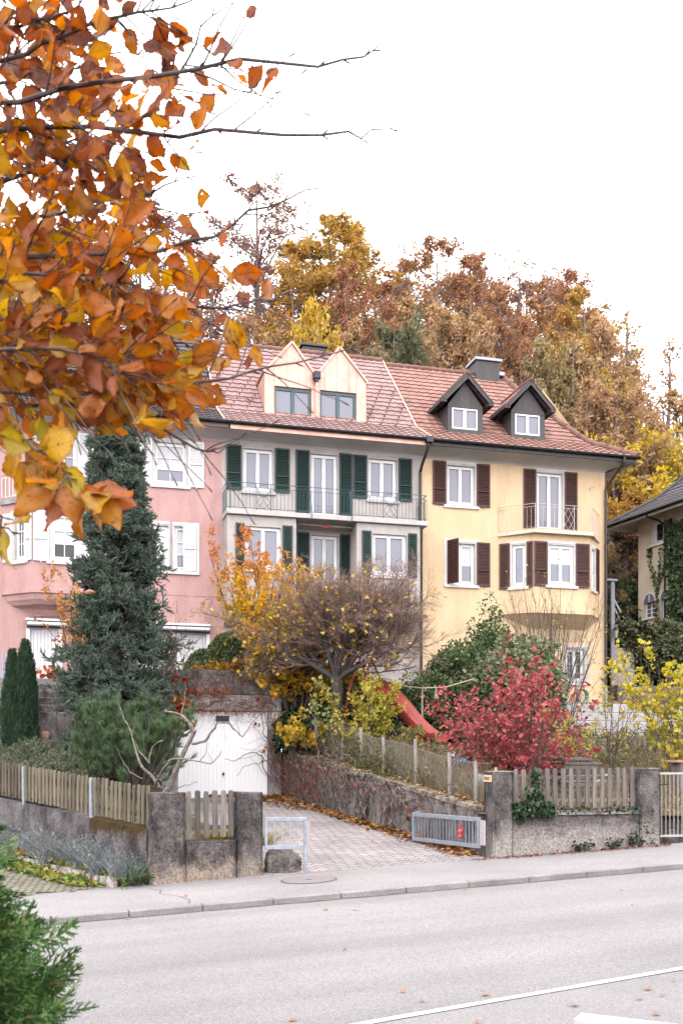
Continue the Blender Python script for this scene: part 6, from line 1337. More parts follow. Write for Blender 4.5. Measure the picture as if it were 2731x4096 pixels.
w_, l_ = shrub(41, (-3.4, 27.7, 4.35), 60, .36, 1.2, 5, 3, 4200, .07, T_OVAL, .006, r_base=1.0); plant('barberry', 'low orange and red shrub on the garage roof edge', 'shrub', (-3.4, 27.7, 4.35), w_, twig_m, l_, low_m)
w_, l_ = shrub(42, (-2.45, 28.3, 4.35), 18, 1.5, .35, 4, 3, 60, .06, T_OVAL, .012); plant('bare_shrub', 'bare grey stems beside the clipped box bush', 'shrub', (-2.45, 28.3, 4.35), w_, bark_pale, l_, leaf_tan)
w_, l_ = shrub(43, (-4.75, 27.6, 4.3), 14, 1.9, .5, 5, 4, 60, .05, T_OVAL, .008); plant('bare_shrub', 'thin bare shrub before the right white door of the pink house', 'shrub', (-4.75, 27.6, 4.3), w_, twig_m, l_, leaf_rust)
peach_m = LM('maple_leaf_peach', [(0, (.34, .14, .05)), (.5, (.5, .26, .09)), (1, (.55, .36, .14))], trans=.4)
w_, l_ = shrub(44, (-7.35, 27.9, 4.3), 10, 3.0, .55, 8, 5, 2600, .085, T_MAPLE, .02, up=.2); plant('japanese_maple', 'pale orange maple left of the spruce before the white door', 'tree', (-7.35, 27.9, 4.3), w_, bark, l_, peach_m)
# round headed thorn tree in the middle
rg = np.random.default_rng(50); tb_ = (-.13, 26.2, 2.35); P = np.array([[tb_, (-.15, 26.2, 3.0), (-.11, 26.2, 3.6), (-.13, 26.2, 4.25)]], float); R = np.array([[.17, .15, .14, .16]])
L1 = []
for az, el, ln in ((0.1, 1.0, 2.3), (-.3, .8, 2.2), (2.9, .9, 1.8), (1.5, .6, 1.7), (-1.3, .7, 1.7), (.8, .25, 1.7), (3.6, .3, 1.7), (-.6, 1.05, 1.9), (2.3, 1.05, 1.9), (3.3, 1.0, 2.0), (.3, .6, 1.8), (4.6, .15, 1.6)):
    d = np.array([math.cos(az) * math.sin(el), math.sin(az) * math.sin(el), math.cos(el)]); b = np.array([-.13, 26.2, 4.15]); q = [b]
    for k in range(5): b = b + d * ln / 5; q.append(b); d = nrm(d + np.array([0, 0, .02]) + rg.normal(size=3) * .1)
    L1.append(q)
P1 = np.array(L1); R1 = np.linspace(.075, .032, 6)[None] * np.ones((len(P1), 1)); P2, R2 = kids(rg, P1, R1, 11, .25, 1, 1.3, 2.1, .3, .9, K=6, up=.3, wig=.12, rr=.45, absl=True, shorten=.1)
P3, R3 = kids(rg, P2, R2, 12, .15, 1, .4, .7, .4, .95, K=5, up=.3, wig=.14, rr=.55); P4, R4 = kids(rg, P3, R3, 12, .1, 1, .4, .75, .4, 1.0, K=4, up=.15, wig=.15, rr=.55)
def squeeze(Q):                                                      # shears keep the head a flat dome
    c = np.array([.12, 26.2, 5.4]); r = np.array([3.45, 2.8, 1.9]); v = (Q - c) / r; k = np.linalg.norm(v, axis=-1, keepdims=True); return c + v * r * np.where(k > .85, .85 + .3 * np.tanh((k - .85) / .4), k) / np.maximum(k, 1e-6) * (1 + .09 * np.sin(np.arctan2(v[..., 2:], v[..., :1]) * 7) * np.clip(k, 0, 1) ** 2 + .07 * np.sin(v[..., 1:2] * 6 + v[..., :1] * 9))
w_ = MB()
for PP, RR, k in ((P, R, 12), (P1, R1, 8), (P2, R2, 5)): V, fl, ct = bulk_tubes(squeeze(PP) if PP is P2 else PP, RR, k); w_.raw(V, fl, ct)
th_ = thing('thorn_tree', 'round headed tree of dense bare twigs with few yellow leaves', 'tree', tb_); w_.build('trunk', bark, th_)
P3, P4 = squeeze(P3), squeeze(P4); w_ = MB()
for PP, RR, k in ((P3, R3, 3), (P4, np.maximum(R4 * .8, .0036), 3)): V, fl, ct = bulk_tubes(PP, RR, k); w_.raw(V, fl, ct)
w_.build('twigs', M('thorn_twig', (.16, .1, .085), (.25, .165, .14), 5, rough=.9), th_)
l_ = MB(); pk = rg.integers(0, len(P4), 5200); xk = P4[pk, 0, 0]; zk = P4[pk, 0, 2]; pk = pk[rg.random(len(pk)) < np.clip(.62 - .22 * (xk + .3) - .22 * (zk - 4.8), .12, 1)]; ps, ds, _, _ = along(rg, P4[pk], 1, .3, 1); put_leaves(l_, rg, flat3(ps), flat3(ds), .1, T_MAPLE, .8, .4, .02); pk = rg.integers(0, len(P4), 4200); ps, ds, _, _ = along(rg, P4[pk], 1, .3, 1)
yel_m = LM('field_maple_leaf', [(0, (.26, .24, .05)), (.35, (.5, .37, .05)), (.8, (.6, .42, .06)), (1, (.55, .27, .05))], trans=.4)
l_.build('crown', yel_m, th_); l2_ = MB(); put_leaves(l2_, rg, flat3(ps), flat3(ds), .035, T_DIA, .9, .2, .01); l2_.build('dry_fruit', M('dry_fruit', (.1, .06, .05), (.16, .1, .075), 9), th_)
# cherry: red at the top, yellow below
cher_m = LM('cherry_leaf', [(0, (.46, .33, .05)), (.4, (.58, .37, .06)), (.66, (.58, .3, .08)), (.88, (.5, .17, .09)), (1, (.4, .1, .065))], trans=.45, zgrad=(2.2, 4.6))
cb_ = (-2.35, 28.8, 3.7); w_, l_ = shrub(51, cb_, 17, 4.5, .8, 10, 5, 8500, .13, T_LONG, .03, l2=(.22, .36), l3=(.25, .4), droop=1.1, up=.35, a2=(.35, .7), ls=.5, t2=.3)
plant('cherry', 'orange red cherry with drooping leaves before the grey house', 'tree', cb_, w_, bark, l_, cher_m)
w_, l_ = shrub(52, (-1.25, 27.2, 2.9), 14, 3.9, .6, 10, 5, 7500, .12, T_OVAL, .03, l2=(.22, .36), droop=.8, up=.35, lean=(.1, 0)); plant('cherry', 'golden yellow cherry between the grey house and the round tree', 'tree', (-1.25, 27.2, 2.9), w_, bark, l_, LM('cherry_leaf_gold', [(0, (.4, .28, .03)), (.5, (.58, .36, .035)), (1, (.6, .27, .04))], trans=.45))
w_, l_ = shrub(53, (-1.75, 27.6, 3.3), 10, 2.6, .6, 9, 5, 3200, .115, T_MAPLE, .022, droop=.5, up=.2); plant('field_maple', 'yellow leaved maple between the box bush and the round tree', 'tree', (-1.75, 27.6, 3.3), w_, bark, l_, LM('field_maple_gold', [(0, (.2, .2, .03)), (.35, (.48, .34, .03)), (1, (.62, .42, .035))], trans=.45, big=.9))
# evergreens and leafy shrubs
lau_m = LM('laurel_leaf', [(0, (0.0506, 0.0776, 0.0371)), (0.5, (0.0979, 0.144, 0.0641)), (0.85, (0.151, 0.203, 0.0929)), (1, (0.254, 0.295, 0.135))], trans=.3, rough=.45)
lil_m = LM('lilac_leaf', [(0, (0.0759, 0.0948, 0.0506)), (0.5, (0.14, 0.164, 0.0886)), (0.85, (0.216, 0.228, 0.127)), (1, (0.329, 0.292, 0.152))], trans=.3)
grn_m = LM('bamboo_leaf', [(0, (.06, .085, .028)), (.5, (.13, .16, .05)), (.85, (.22, .23, .075)), (1, (.34, .31, .1))], trans=.3)
rho_m = LM('rhododendron_leaf', [(0, (0.0312, 0.039, 0.0187)), (0.5, (0.078, 0.0858, 0.039)), (0.85, (0.156, 0.156, 0.0702)), (1, (0.312, 0.265, 0.109))], trans=.15, rough=.4)
def evergreen(name, label, c, r, n, m_, cs, ls, T, mat, seed, h0=None, stem=True, **k):
    base = (c[0], c[1], c[2] - r[2] * .9 if h0 is None else h0); t = thing(name, label, 'shrub', base); clumps(seed, c, r, n, m_, cs, ls, T, **k).build('crown', mat, t)
    rg = np.random.default_rng(seed); w_ = MB(); V, fl, ct = bulk_tubes(*stems(rg, base, 16, r[2] * 1.6, .7, .025, r_base=r[0] * .4), 4); w_.raw(V, fl, ct); w_.build('trunk', bark, t); return t
evergreen('laurel', 'dark green laurel right of the round tree', (3.6, 29.6, 4.0), (1.2, .9, 1.5), 280, 40, .3, .095, T_OVAL, lau_m, 60, h0=2.8)
evergreen('laurel', 'upright dark green laurel touching the yellow house', (4.5, 30.4, 4.8), (.6, .7, 1.8), 150, 38, .3, .095, T_OVAL, lau_m, 61, h0=2.8)
evergreen('laurel', 'low dark evergreen in the shade behind the red slide', (2.6, 28.3, 3.2), (1.6, .9, 1.2), 330, 40, .26, .1, T_OVAL, lau_m, 62, h0=2.4)
evergreen('lilac', 'dull green large leaved shrub behind the red shrub', (4.75, 27.2, 3.75), (1.15, .9, 1.3), 260, 30, .3, .13, T_OVAL, lil_m, 63, h0=2.0, droop=.5)
evergreen('lilac', 'grey green shrub below the sparse shoots at the yellow wall', (5.2, 29.0, 4.3), (1.05, .8, 1.2), 220, 28, .3, .12, T_OVAL, lil_m, 64, h0=2.6, droop=.5)
evergreen('bamboo', 'light green bushy bamboo right of the garage', (-1.35, 28.6, 3.5), (1.0, .9, 1.35), 330, 26, .26, .16, T_LONG, grn_m, 65, h0=2.3, droop=.7)
evergreen('bamboo', 'green shrub at the foot of the round tree', (.2, 28.4, 3.3), (1.0, .8, 1.25), 300, 24, .26, .15, T_LONG, grn_m, 66, h0=2.3, droop=.7)
evergreen('ivy_bush', 'dark ivy bush between the garage and the wire fence', (-1.25, 26.9, 2.75), (.45, .4, .6), 120, 26, .16, .1, T_ROUND, ivy_m, 67, h0=2.2)
evergreen('rhododendron', 'large dark rhododendron below the cream house', (11.75, 41.2, 6.2), (1.75, 1.4, 1.55), 420, 30, .32, .17, T_OVAL, rho_m, 68, h0=4.8)
evergreen('yew', 'black green hedge between the yellow and the cream house', (12.5, 46.0, 8.6), (1.6, 1.2, 1.7), 380, 30, .3, .16, T_OVAL, lau_m, 69, h0=6.3)
evergreen('rhododendron', 'mottled green bush climbing the foot of the cream house', (13.5, 40.3, 6.2), (.7, .7, 1.4), 200, 26, .28, .15, T_OVAL, lil_m, 70, h0=5)
w_, l_ = shrub(71, (6.35, 30.5, 2.7), 42, 4.6, .42, 6, 4, 420, .07, T_OVAL, .02, up=.35, l2=(.3, .45), a2=(.25, .5), r_base=.5, t2=.2); plant('hazel', 'thin upright nearly bare shoots before the yellow bay', 'shrub', (6.35, 30.5, 2.7), w_, twig_m, l_, LM('hazel_leaf', [(0, (.25, .22, .06)), (1, (.45, .38, .1))], trans=.35))
w_, l_ = shrub(72, (.75, 24.7, 1.95), 14, 1.95, .5, 8, 5, 2600, .085, T_OVAL, .012, droop=.4); plant('yellow_shrub', 'yellow green shrub in front of the red slide', 'shrub', (1.0, 24.6, 1.95), w_, twig_m, l_, LM('yellow_green_leaf', [(0, (.16, .17, .03)), (.4, (.36, .32, .05)), (1, (.55, .46, .08))], trans=.4, big=1.2))
w_, l_ = shrub(73, (1.55, 24.0, 1.85), 12, .95, .9, 7, 4, 800, .085, T_OVAL, .01, droop=.4); plant('spindle_shrub', 'mixed green and reddish shrub under the slide chute', 'shrub', (1.75, 24.2, 1.9), w_, twig_m, l_, LM('mixed_leaf', [(0, (.09, .12, .04)), (.5, (.2, .2, .06)), (.85, (.34, .2, .07)), (1, (.36, .12, .06))], trans=.35))
w_, l_ = shrub(74, (-.95, 26.0, 2.3), 8, .9, 1.1, 6, 4, 500, .12, T_MAPLE, .01, droop=.3); plant('maple_seedling', 'yellow lobed leaves hanging over the wire fence at the garage', 'shrub', (-.95, 26.0, 2.3), w_, twig_m, l_, yel_m)
w_, l_ = shrub(75, (-.5, 25.6, 2.25), 5, 1.6, .3, 5, 3, 160, .1, T_ROUND, .01, droop=.4); plant('lime_seedling', 'slim seedling with pale green leaves left of the round tree trunk', 'shrub', (-.5, 25.6, 2.25), w_, twig_m, l_, LM('pale_green_leaf', [(0, (.25, .3, .1)), (1, (.4, .42, .16))], trans=.4))
# red spindle shrub
red_m = LM('spindle_leaf_red', [(0, (.13, .042, .038)), (.3, (.26, .062, .055)), (.6, (.4, .09, .08)), (.85, (.5, .19, .155)), (1, (.38, .2, .11))], trans=.35, big=.9)
rb_ = (3.75, 21.2, 1.1); w_, l_ = shrub(80, rb_, 34, 2.9, .95, 9, 5, 4200, .095, T_OVAL, .016, l2=(.26, .42), l3=(.3, .5), droop=.7, up=.1, t2=.2, r_base=.3, squash=(.9, .8, 1)); plant('spindle_shrub', 'large crimson leaved shrub behind the right pillar', 'shrub', rb_, w_, twig_m, l_, red_m)
# yellow shrubs on the right
yl_m = LM('hazel_leaf_yellow', [(0, (.19, .2, .04)), (.35, (.38, .33, .055)), (.7, (.56, .42, .06)), (1, (.56, .33, .06))], trans=.45, big=.9)
yb_ = (7.85, 22.6, 1.3); w_, l_ = shrub(81, yb_, 14, 3.05, .5, 8, 4, 2100, .1, T_ROUND, .016, droop=.6, up=.2, r_base=.3); plant('yellow_shrub', 'lime and yellow round leaved shrub at the right edge', 'shrub', yb_, w_, twig_m, l_, yl_m)
yb_ = (6.55, 24.3, 1.7); w_, l_ = shrub(82, yb_, 5, 2.6, .2, 7, 4, 300, .085, T_OVAL, .016, droop=.4, up=.2); plant('yellow_shrub', 'slender sapling with pale yellow leaves before the block terrace', 'shrub', yb_, w_, twig_m, l_, yl_m)
w_, l_ = shrub(83, (5.55, 23.8, 1.6), 9, 1.6, .6, 6, 4, 380, .085, T_OVAL, .01, droop=.4); plant('yellow_shrub', 'small yellow leaved bush right of the crimson shrub', 'shrub', (5.55, 23.8, 1.6), w_, twig_m, l_, yl_m)
w_, l_ = shrub(84, (8.6, 27.5, 2.2), 6, 2.6, .3, 5, 3, 260, .09, T_LONG, .014, droop=1.2); plant('mullein', 'withered upright stalks behind the yellow sapling', 'plant', (8.6, 27.5, 2.2), w_, bark_pale, l_, leaf_olive)
# bare old fruit tree at the left fence: drawn limb by limb
bt_ = thing('fruit_tree', 'bare gnarled fruit tree leaning over the left fence', 'tree', (-3.05, 18.6, .9))
def pt(px, py, Y): return ((px - 1365.5) / 3983 * Y, Y, 2 + (3048 - py) / 3983 * Y)
m = MB(); limbs = [
    ([(640, 3210, 18.6), (690, 3120, 18.6), (722, 3040, 18.5), (762, 2960, 18.45), (778, 2925, 18.4), (755, 2890, 18.4), (725, 2862, 18.4), (690, 2850, 18.3), (655, 2845, 18.2)], [.07, .06, .052, .047, .05, .04, .032, .025, .018]),
    ([(768, 2975, 18.45), (820, 2965, 18.4), (852, 2920, 18.3), (870, 2890, 18.3), (915, 2892, 18.2), (940, 2920, 18.2), (970, 2948, 18.1), (1010, 2890, 18.0), (1050, 2850, 18.0)], [.03, .028, .025, .024, .022, .018, .014, .01, .007]),
    ([(640, 3150, 18.7), (612, 3110, 18.7), (570, 3070, 18.7), (545, 3010, 18.8), (525, 2930, 18.9), (498, 2880, 19), (470, 2800, 19)], [.045, .036, .03, .022, .018, .013, .008]),
    ([(525, 2932, 18.9), (540, 2905, 18.9)], [.014, .01]), ([(600, 3055, 18.8), (560, 3010, 18.9), (540, 2965, 18.9)], [.02, .016, .01]), ([(597, 3050, 18.8), (610, 2990, 18.8), (640, 2965, 18.7), (655, 2960, 18.7)], [.02, .018, .014, .012]),
    ([(620, 3140, 18.7), (650, 3080, 18.4), (680, 3040, 18.3), (740, 3035, 18.2), (790, 3045, 18.1), (845, 3055, 18), (880, 3020, 18), (885, 3005, 18)], [.03, .026, .022, .02, .016, .012, .009, .006]), ([(800, 3045, 18.1), (825, 3010, 18), (830, 2960, 18)], [.01, .008, .005]),
    ([(570, 3115, 18.8), (520, 3090, 18.9), (490, 3040, 19), (470, 2990, 19)], [.012, .01, .007, .005]), ([(690, 3160, 18.6), (740, 3140, 18.4), (790, 3128, 18.3)], [.012, .009, .006]), ([(725, 2862, 18.4), (740, 2800, 18.4), (742, 2740, 18.4)], [.014, .01, .006]), ([(960, 2940, 18.1), (945, 2880, 18.1), (950, 2850, 18.1)], [.006, .005, .004]), ([(850, 3050, 18), (832, 3010, 18)], [.006, .004])]
for pts_, rr in limbs:
    P = [np.array(pt(*p)) for p in pts_]; Q = []; RR = []
    for (p, q, r0, r1) in zip(P, P[1:], rr, rr[1:]):
        for k in range(3): Q.append(p + (q - p) * k / 3 + (rng.normal(size=3) * .008 if k else 0)); RR.append((r0 + (r1 - r0) * k / 3) * rng.uniform(.74, .92))
    Q.append(P[-1]); RR.append(rr[-1]); m.tube(Q, RR, 8)
m.build('trunk', bark_pale, bt_)
m = MB(); q = np.array([pt(690 + 60 * rng.normal(), 2870 + 40 * rng.normal(), 18.6) for _ in range(6)]); put_leaves(m, rng, q, rng.normal(size=q.shape), .1, T_MAPLE); m.build('crown', leaf_rust, bt_)
# ------------------------------------------------------------------ climbers
stem_m = M('creeper_stem', (.1, .055, .05), (.17, .1, .09), 9, rough=.9)
vine_pale = M('creeper_stem_pale', (.1, .08, .07), (.2, .165, .145), 9, rough=.9)
def crawl(rg, f, n, u0, u1, v0, v1, dirs, steps=14, ln=.09, r=.008, wig=.35, grav=0.):
    """stems wandering over a surface f(u,v,offset)"""
    P = []
    for i in range(n):
        u, v = rg.uniform(u0, u1), rg.uniform(v0, v1); a = dirs[0] + rg.normal() * dirs[1]; q = []
        for k in range(steps):
            q.append(f(u, v, .012 + .05 * abs(math.sin(k * .7 + i)))); a += rg.normal() * wig; u += math.cos(a) * ln; v += math.sin(a) * ln - grav
        P.append(q)
    P = np.array(P); R = r * rg.uniform(.5, 1.5, (n, 1)) * np.linspace(1, .35, steps)[None]; return P, R
def onF(fr, y0=0):
    def f(u, v, o): p = fr @ np.array([u, y0 - o, v, 1]); return p[:3]
    return f
crl_m = LM('virginia_creeper_leaf', [(0, (.2, .03, .02)), (.4, (.38, .07, .03)), (.75, (.5, .18, .04)), (1, (.55, .3, .07))], trans=.4)
rg = np.random.default_rng(90); fg = onF(GA, -.06); cr = thing('creeper', 'red creeper hanging over the garage lintel and wall', 'creeper', tuple((GA @ np.array([-1.8, -.1, 2.3, 1]))[:3]), A); w_ = MB(); Ps = []
for (n, a, b, c, d, di, st_, r) in ((60, -3.4, -.1, 2.45, 2.8, (math.pi, .3), 16, .007), (40, -3.3, -.3, 2.9, 3.35, (math.pi * 1.1, .5), 14, .006), (16, -.36, -.05, .1, 1.2, (1.5, .15), 22, .012), (26, -.33, -.03, .3, 2.4, (1.5, .5), 12, .006), (50, -2.9, -.4, 2.32, 2.5, (4.7, .4), 5, .004)):
    P, R = crawl(rg, fg, n, a, b, c, d, di, st_, .09, r); Ps.append(P); V, fl, ct = bulk_tubes(P, R, 4); w_.raw(V, fl, ct)
w_.build('stems', stem_m, cr); l_ = MB()
def scatterF(n, u0, u1, v0, v1, size, T=T_MAPLE, thick=.18, f=fg):
    u = rg.uniform(u0, u1, n); v = rg.uniform(v0, v1, n); p = np.array([f(a, b, rg.uniform(min(.02, thick), max(.02, thick))) for a, b in zip(u, v)]); put_leaves(l_, rg, p, np.tile([-.1, -.5, -.6], (n, 1)), size, T, .6, .5, .02, .35, .2)
scatterF(260, -3.5, -2.7, 1.75, 2.7, .13); scatterF(300, -3.45, -2.5, 2.4, 3.3, .1); scatterF(420, -2.7, -1.3, 2.75, 3.0, .06, T_LONG, .1); scatterF(260, -2.8, -.5, 2.3, 2.42, .05, T_LONG, .08); scatterF(16, -.8, 0, 1, 3, .11); scatterF(160, -2.4, -.2, 3.0, 3.4, .05, T_LONG); scatterF(90, -.34, -.02, .2, 2.8, .06, T_LONG); scatterF(260, -2.7, -.3, 2.3, 2.8, .055, T_LONG, .08); scatterF(130, -3.5, -2.55, 1.8, 3.4, .14); l_.build('leaves', crl_m, cr)
fT = onF(FT, 0); l_ = MB(); cr2 = thing('creeper', 'orange red creeper spilling down beside the white door steps', 'creeper', (-8.0, 27.2, 3), A); scatterF(420, -.35, .35, 1.3, 2.5, .13, T_MAPLE, .3, fT) if False else None
def fT2(u, v, o): p = FT @ np.array([u, -.05 - o, v, 1]); return p[:3]
scatterF(380, -.35, .45, 3.0, 4.7, .13, T_MAPLE, .3, fT2); scatterF(160, .2, 1.0, 2.3, 2.7, .12, T_MAPLE, .5, fT2); l_.build('leaves', crl_m, cr2); w_ = MB(); P, R = crawl(rg, fT2, 40, .0, 3.0, 2.6, 4.4, (0, .6), 14, .1, .006); V, fl, ct = bulk_tubes(P, R, 4); w_.raw(V, fl, ct); w_.build('stems', stem_m, cr2)
RWd = np.array([rp0[0] - rp1[0], rp0[1] - rp1[1]]); RWl = np.linalg.norm(RWd); RWd /= RWl; RWn = np.array([RWd[1], -RWd[0]]); RWn = RWn if RWn[0] < 0 else -RWn
def fR(u, v, o):                                                     # u from the garage end, v = share of the wall height
    k = np.clip(u / RWl, 0, 1); zb, zt = .9 + (.1 - .9) * k, 2.3 + (1.15 - 2.3) * k; return np.array([rp1[0] + RWd[0] * u + RWn[0] * o, rp1[1] + RWd[1] * u + RWn[1] * o, zb + (zt - zb) * v])
cr3 = thing('creeper', 'mostly bare creeper tangled over the retaining wall', 'creeper', (.2, 22.6, .6)); w_ = MB()
for (n, a, b, c, d, di, st_, r, wg, gv) in ((75, .2, RWl - .3, .75, 1.02, (5.4, .6), 14, .007, .4, 0), (42, .2, RWl - 1.5, .7, 1.0, (0, .5), 18, .012, .3, 0), (14, 3.0, 6.5, .02, .2, (1.4, .4), 14, .02, .3, 0), (110, .1, 4.0, .3, .95, (4.7, .9), 12, .006, .5, 0)):
    P, R = crawl(rg, lambda u, v, o: fR(u, v * 1., o * 1.6), n, a, b, c, d, di, st_, .075, r, wg, gv); V, fl, ct = bulk_tubes(P, R, 4); w_.raw(V, fl, ct)
w_.build('stems', vine_pale, cr3); l_ = MB()
dk_m = LM('creeper_leaf_withered', [(0, (.1, .03, .03)), (.5, (.2, .065, .055)), (.85, (.3, .12, .08)), (1, (.42, .2, .08))], trans=.25)
scatterF(950, .1, 2.8, .25, 1.0, .07, T_LONG, .15, fR); scatterF(420, 2.6, 7.5, .5, 1.0, .06, T_LONG, .14, fR); scatterF(60, 2, 8, .3, 1., .1, T_MAPLE, .14, fR); l_.build('leaves', dk_m, cr3)
# ivy on the right wall and on the cream house
fW = onF(FR_, .0); l_ = MB(); iv = thing('ivy', 'ivy spilling over the low wall beside the PRIVAT pillar', 'ivy', tuple((FR_ @ np.array([.9, 0, .8, 1]))[:3]), RA)
scatterF(420, .56, 1.35, .78, 1.02, .075, T_ROUND, .08, fW); scatterF(170, .8, 1.15, 1.0, 1.25, .065, T_ROUND, .0, fW); scatterF(120, .98, 1.1, 1.2, 1.62, .055, T_ROUND, .0, lambda u, v, o: fW(u, v, -.1 + o)); scatterF(200, 1.3, 3.2, .82, .92, .05, T_ROUND, -.02, fW); scatterF(60, .6, .8, .66, .8, .06, T_ROUND, .06, fW); scatterF(110, 2.9, 3.5, .1, .85, .04, T_ROUND, .04, fW); l_.build('leaves', ivy_m, iv); w_ = MB(); P, R = crawl(rg, fW, 14, .7, 3.2, .8, .86, (0, .3), 12, .05, .005); V, fl, ct = bulk_tubes(P, R, 4); w_.raw(V, fl, ct); w_.build('stems', stem_m, iv)
fC = onF(MC, 0); iv2 = thing('ivy', 'dark green ivy climbing the right part of the cream house', 'ivy', tuple((MC @ np.array([3, 0, 6.5, 1]))[:3]), CA); l_ = MB()
scatterF(5200, 2.1, 5.5, 7.0, 12.1, .13, T_ROUND, .22, fC); scatterF(500, 1.75, 2.3, 10.0, 12.3, .09, T_ROUND, .1, fC)
for (a, b), (c, d) in (((1.3, 8.0), (1.3, 9.3)), ((1.3, 9.3), (.8, 10.9)), ((1.3, 9.3), (1.6, 11.2)), ((1.35, 9.6), (1.95, 10.6)), ((.8, 10.9), (.85, 11.3))):
    t = rg.random(90); p = np.array([fC(a + (c - a) * k + rg.normal() * .06, b + (d - b) * k, rg.uniform(.01, .08)) for k in t]); put_leaves(l_, rg, p, np.tile([-.5, -.2, -.6], (90, 1)), .085, T_ROUND, .6, .4, .01, .35, .2)
l_.build('leaves', LM('ivy_leaf_mixed', [(0, (.02, .045, .02)), (.6, (.05, .09, .04)), (.9, (.12, .15, .06)), (1, (.25, .2, .08))], trans=.15, rough=.45), iv2)
# ------------------------------------------------------------------ herbs, grass, litter
def tufts(seed, spots, n, h, r0, bend, w0=.004, K=5):
    """grass blades: thin bent tubes with three sides"""
    rg = np.random.default_rng(seed); s = np.array(spots)[rg.integers(0, len(spots), n)]; b = s + rg.normal(size=(n, 3)) * np.array([r0, r0, 0]); az = rg.uniform(0, 6.283, n); d = nrm(np.stack([np.cos(az) * bend, np.sin(az) * bend, np.ones(n)], -1) * rg.uniform(.6, 1, (n, 1)) + rg.normal(size=(n, 3)) * .15); L = h * rg.uniform(.5, 1.15, n)[:, None]; out = [b]
    for k in range(K - 1): b = b + d * L / (K - 1); out.append(b); d = nrm(d + np.stack([np.cos(az), np.sin(az), -np.ones(n) * .5], -1) * bend * .35)
    P = np.stack(out, 1); m = MB(); V, fl, ct = bulk_tubes(P, w0 * np.linspace(1, .25, K)[None] * np.ones((n, 1)), 3); m.raw(V, fl, ct); return m, P
dryg = LM('dry_grass_blade', [(0, (.1, .085, .045)), (.25, (.13, .13, .055)), (.55, (.26, .19, .125)), (.85, (.36, .28, .19)), (1, (.14, .15, .06))], trans=.2)
sp_ = []
for i in range(260):
    t = rng.uniform(.03, 1.0); x, y = fp(t); o = abs(rng.normal()) * .5 + .1; sp_.append((x + o, y + o * .3, G_(x + o, y + o * .3)))
m, P = tufts(91, sp_, 5200, .75, .16, .35, .0035); tag(m.build('dry_grass', dryg), 'dry tan grass behind the wire fence', 'grass', None, 'stuff')
wp_m = LM('weed_mix', [(0, (.06, .07, .03)), (.35, (.11, .12, .045)), (.6, (.2, .15, .085)), (.85, (.3, .23, .12)), (1, (.4, .3, .08))], trans=.25, big=.8)
m = carpet(110, [(2.6, 19.4), (3.6, 20.2), (2.2, 24.5), (.8, 26.6), (-.9, 26.9), (.6, 23.0)], h_right, 9000, .12, T_LONG, .0, .75, 0, .2, .7, 1.6); tag(m.build('weeds', wp_m), 'tangled brown and olive weeds on the bank behind the wire fence', 'weeds', None, 'stuff')
m = carpet(111, [(4.5, 23), (11, 25.5), (12, 33), (5, 32)], h_right, 7000, .13, T_LONG, .0, .5, 0, .2, .7, 1.2); tag(m.build('weeds', wp_m), 'rank weeds in the upper right garden below the block terrace', 'weeds', None, 'stuff')
sp_ = [(x, y, G_(x, y)) for x, y in zip(rng.uniform(3.4, 8.6, 200), rng.uniform(19.6, 26, 200))]; m, P = tufts(92, sp_, 7000, .5, .3, .5, .0035); tag(m.build('dry_grass', dryg), 'dry straw and weeds in the right hand garden', 'grass', None, 'stuff')
gy = [(-2.05 + rng.normal() * .35, 17.5 + rng.normal() * .22, .5) for _ in range(14)]; m, P = tufts(93, gy, 1500, .5, .08, .7, .005); tag(m.build('grass', LM('yellow_grass', [(0, (.16, .17, .03)), (.5, (.36, .3, .06)), (1, (.5, .4, .1))], trans=.3)), 'yellow green ornamental grass behind the left pickets', 'grass', None, 'stuff')
wg = [(*fp(rng.uniform(.02, .6)),) for _ in range(60)]; wg = [(x - .2, y - .1, G_(x, y) - .02) for x, y in wg]; m, P = tufts(94, wg, 1500, .22, .08, .6, .004); tag(m.build('grass', LM('green_grass', [(0, (.05, .08, .02)), (1, (.16, .2, .05))], trans=.3)), 'green grass tufts along the top of the retaining wall', 'grass', None, 'stuff')
lav_m = LM('lavender_leaf', [(0, (.14, .15, .15)), (.5, (.22, .24, .24)), (.9, (.3, .32, .32)), (1, (.27, .22, .3))], trans=.15)
for i in range(9):
    f = (i + .5) / 9; x, y = -3.5 - 3.3 * f + .22 * math.cos(LA + 1.57) * -1, 16.35 + 3.5 * f - .1; z = float(h_path(x, y)) + .1
    m, P = tufts(100 + i, [(x + rng.normal() * .15, y + rng.normal() * .15, z) for _ in range(10)], 620, .46 + .1 * (i % 3), .07, .45, .0042); rg = np.random.default_rng(i); pk = rg.integers(0, len(P), 1100); ps, ds, _, _ = along(rg, P[pk], 1, .2, 1); put_leaves(m, rg, flat3(ps), flat3(ds), .05, T_LONG, .5, 0, .0)
    lbs = ['nearest', 'second', 'third', 'fourth', 'fifth', 'sixth', 'seventh', 'eighth', 'ninth']
    tag(m.build('lavender', lav_m), '%s grey lavender clump from the left pillar, below the long wall' % lbs[i], 'plant', 'lavender clumps along the long wall')
straw_m = LM('ground_leaf', [(0, (.08, .13, .03)), (.5, (.2, .26, .06)), (.8, (.34, .34, .09)), (1, (.42, .16, .06))], trans=.35)
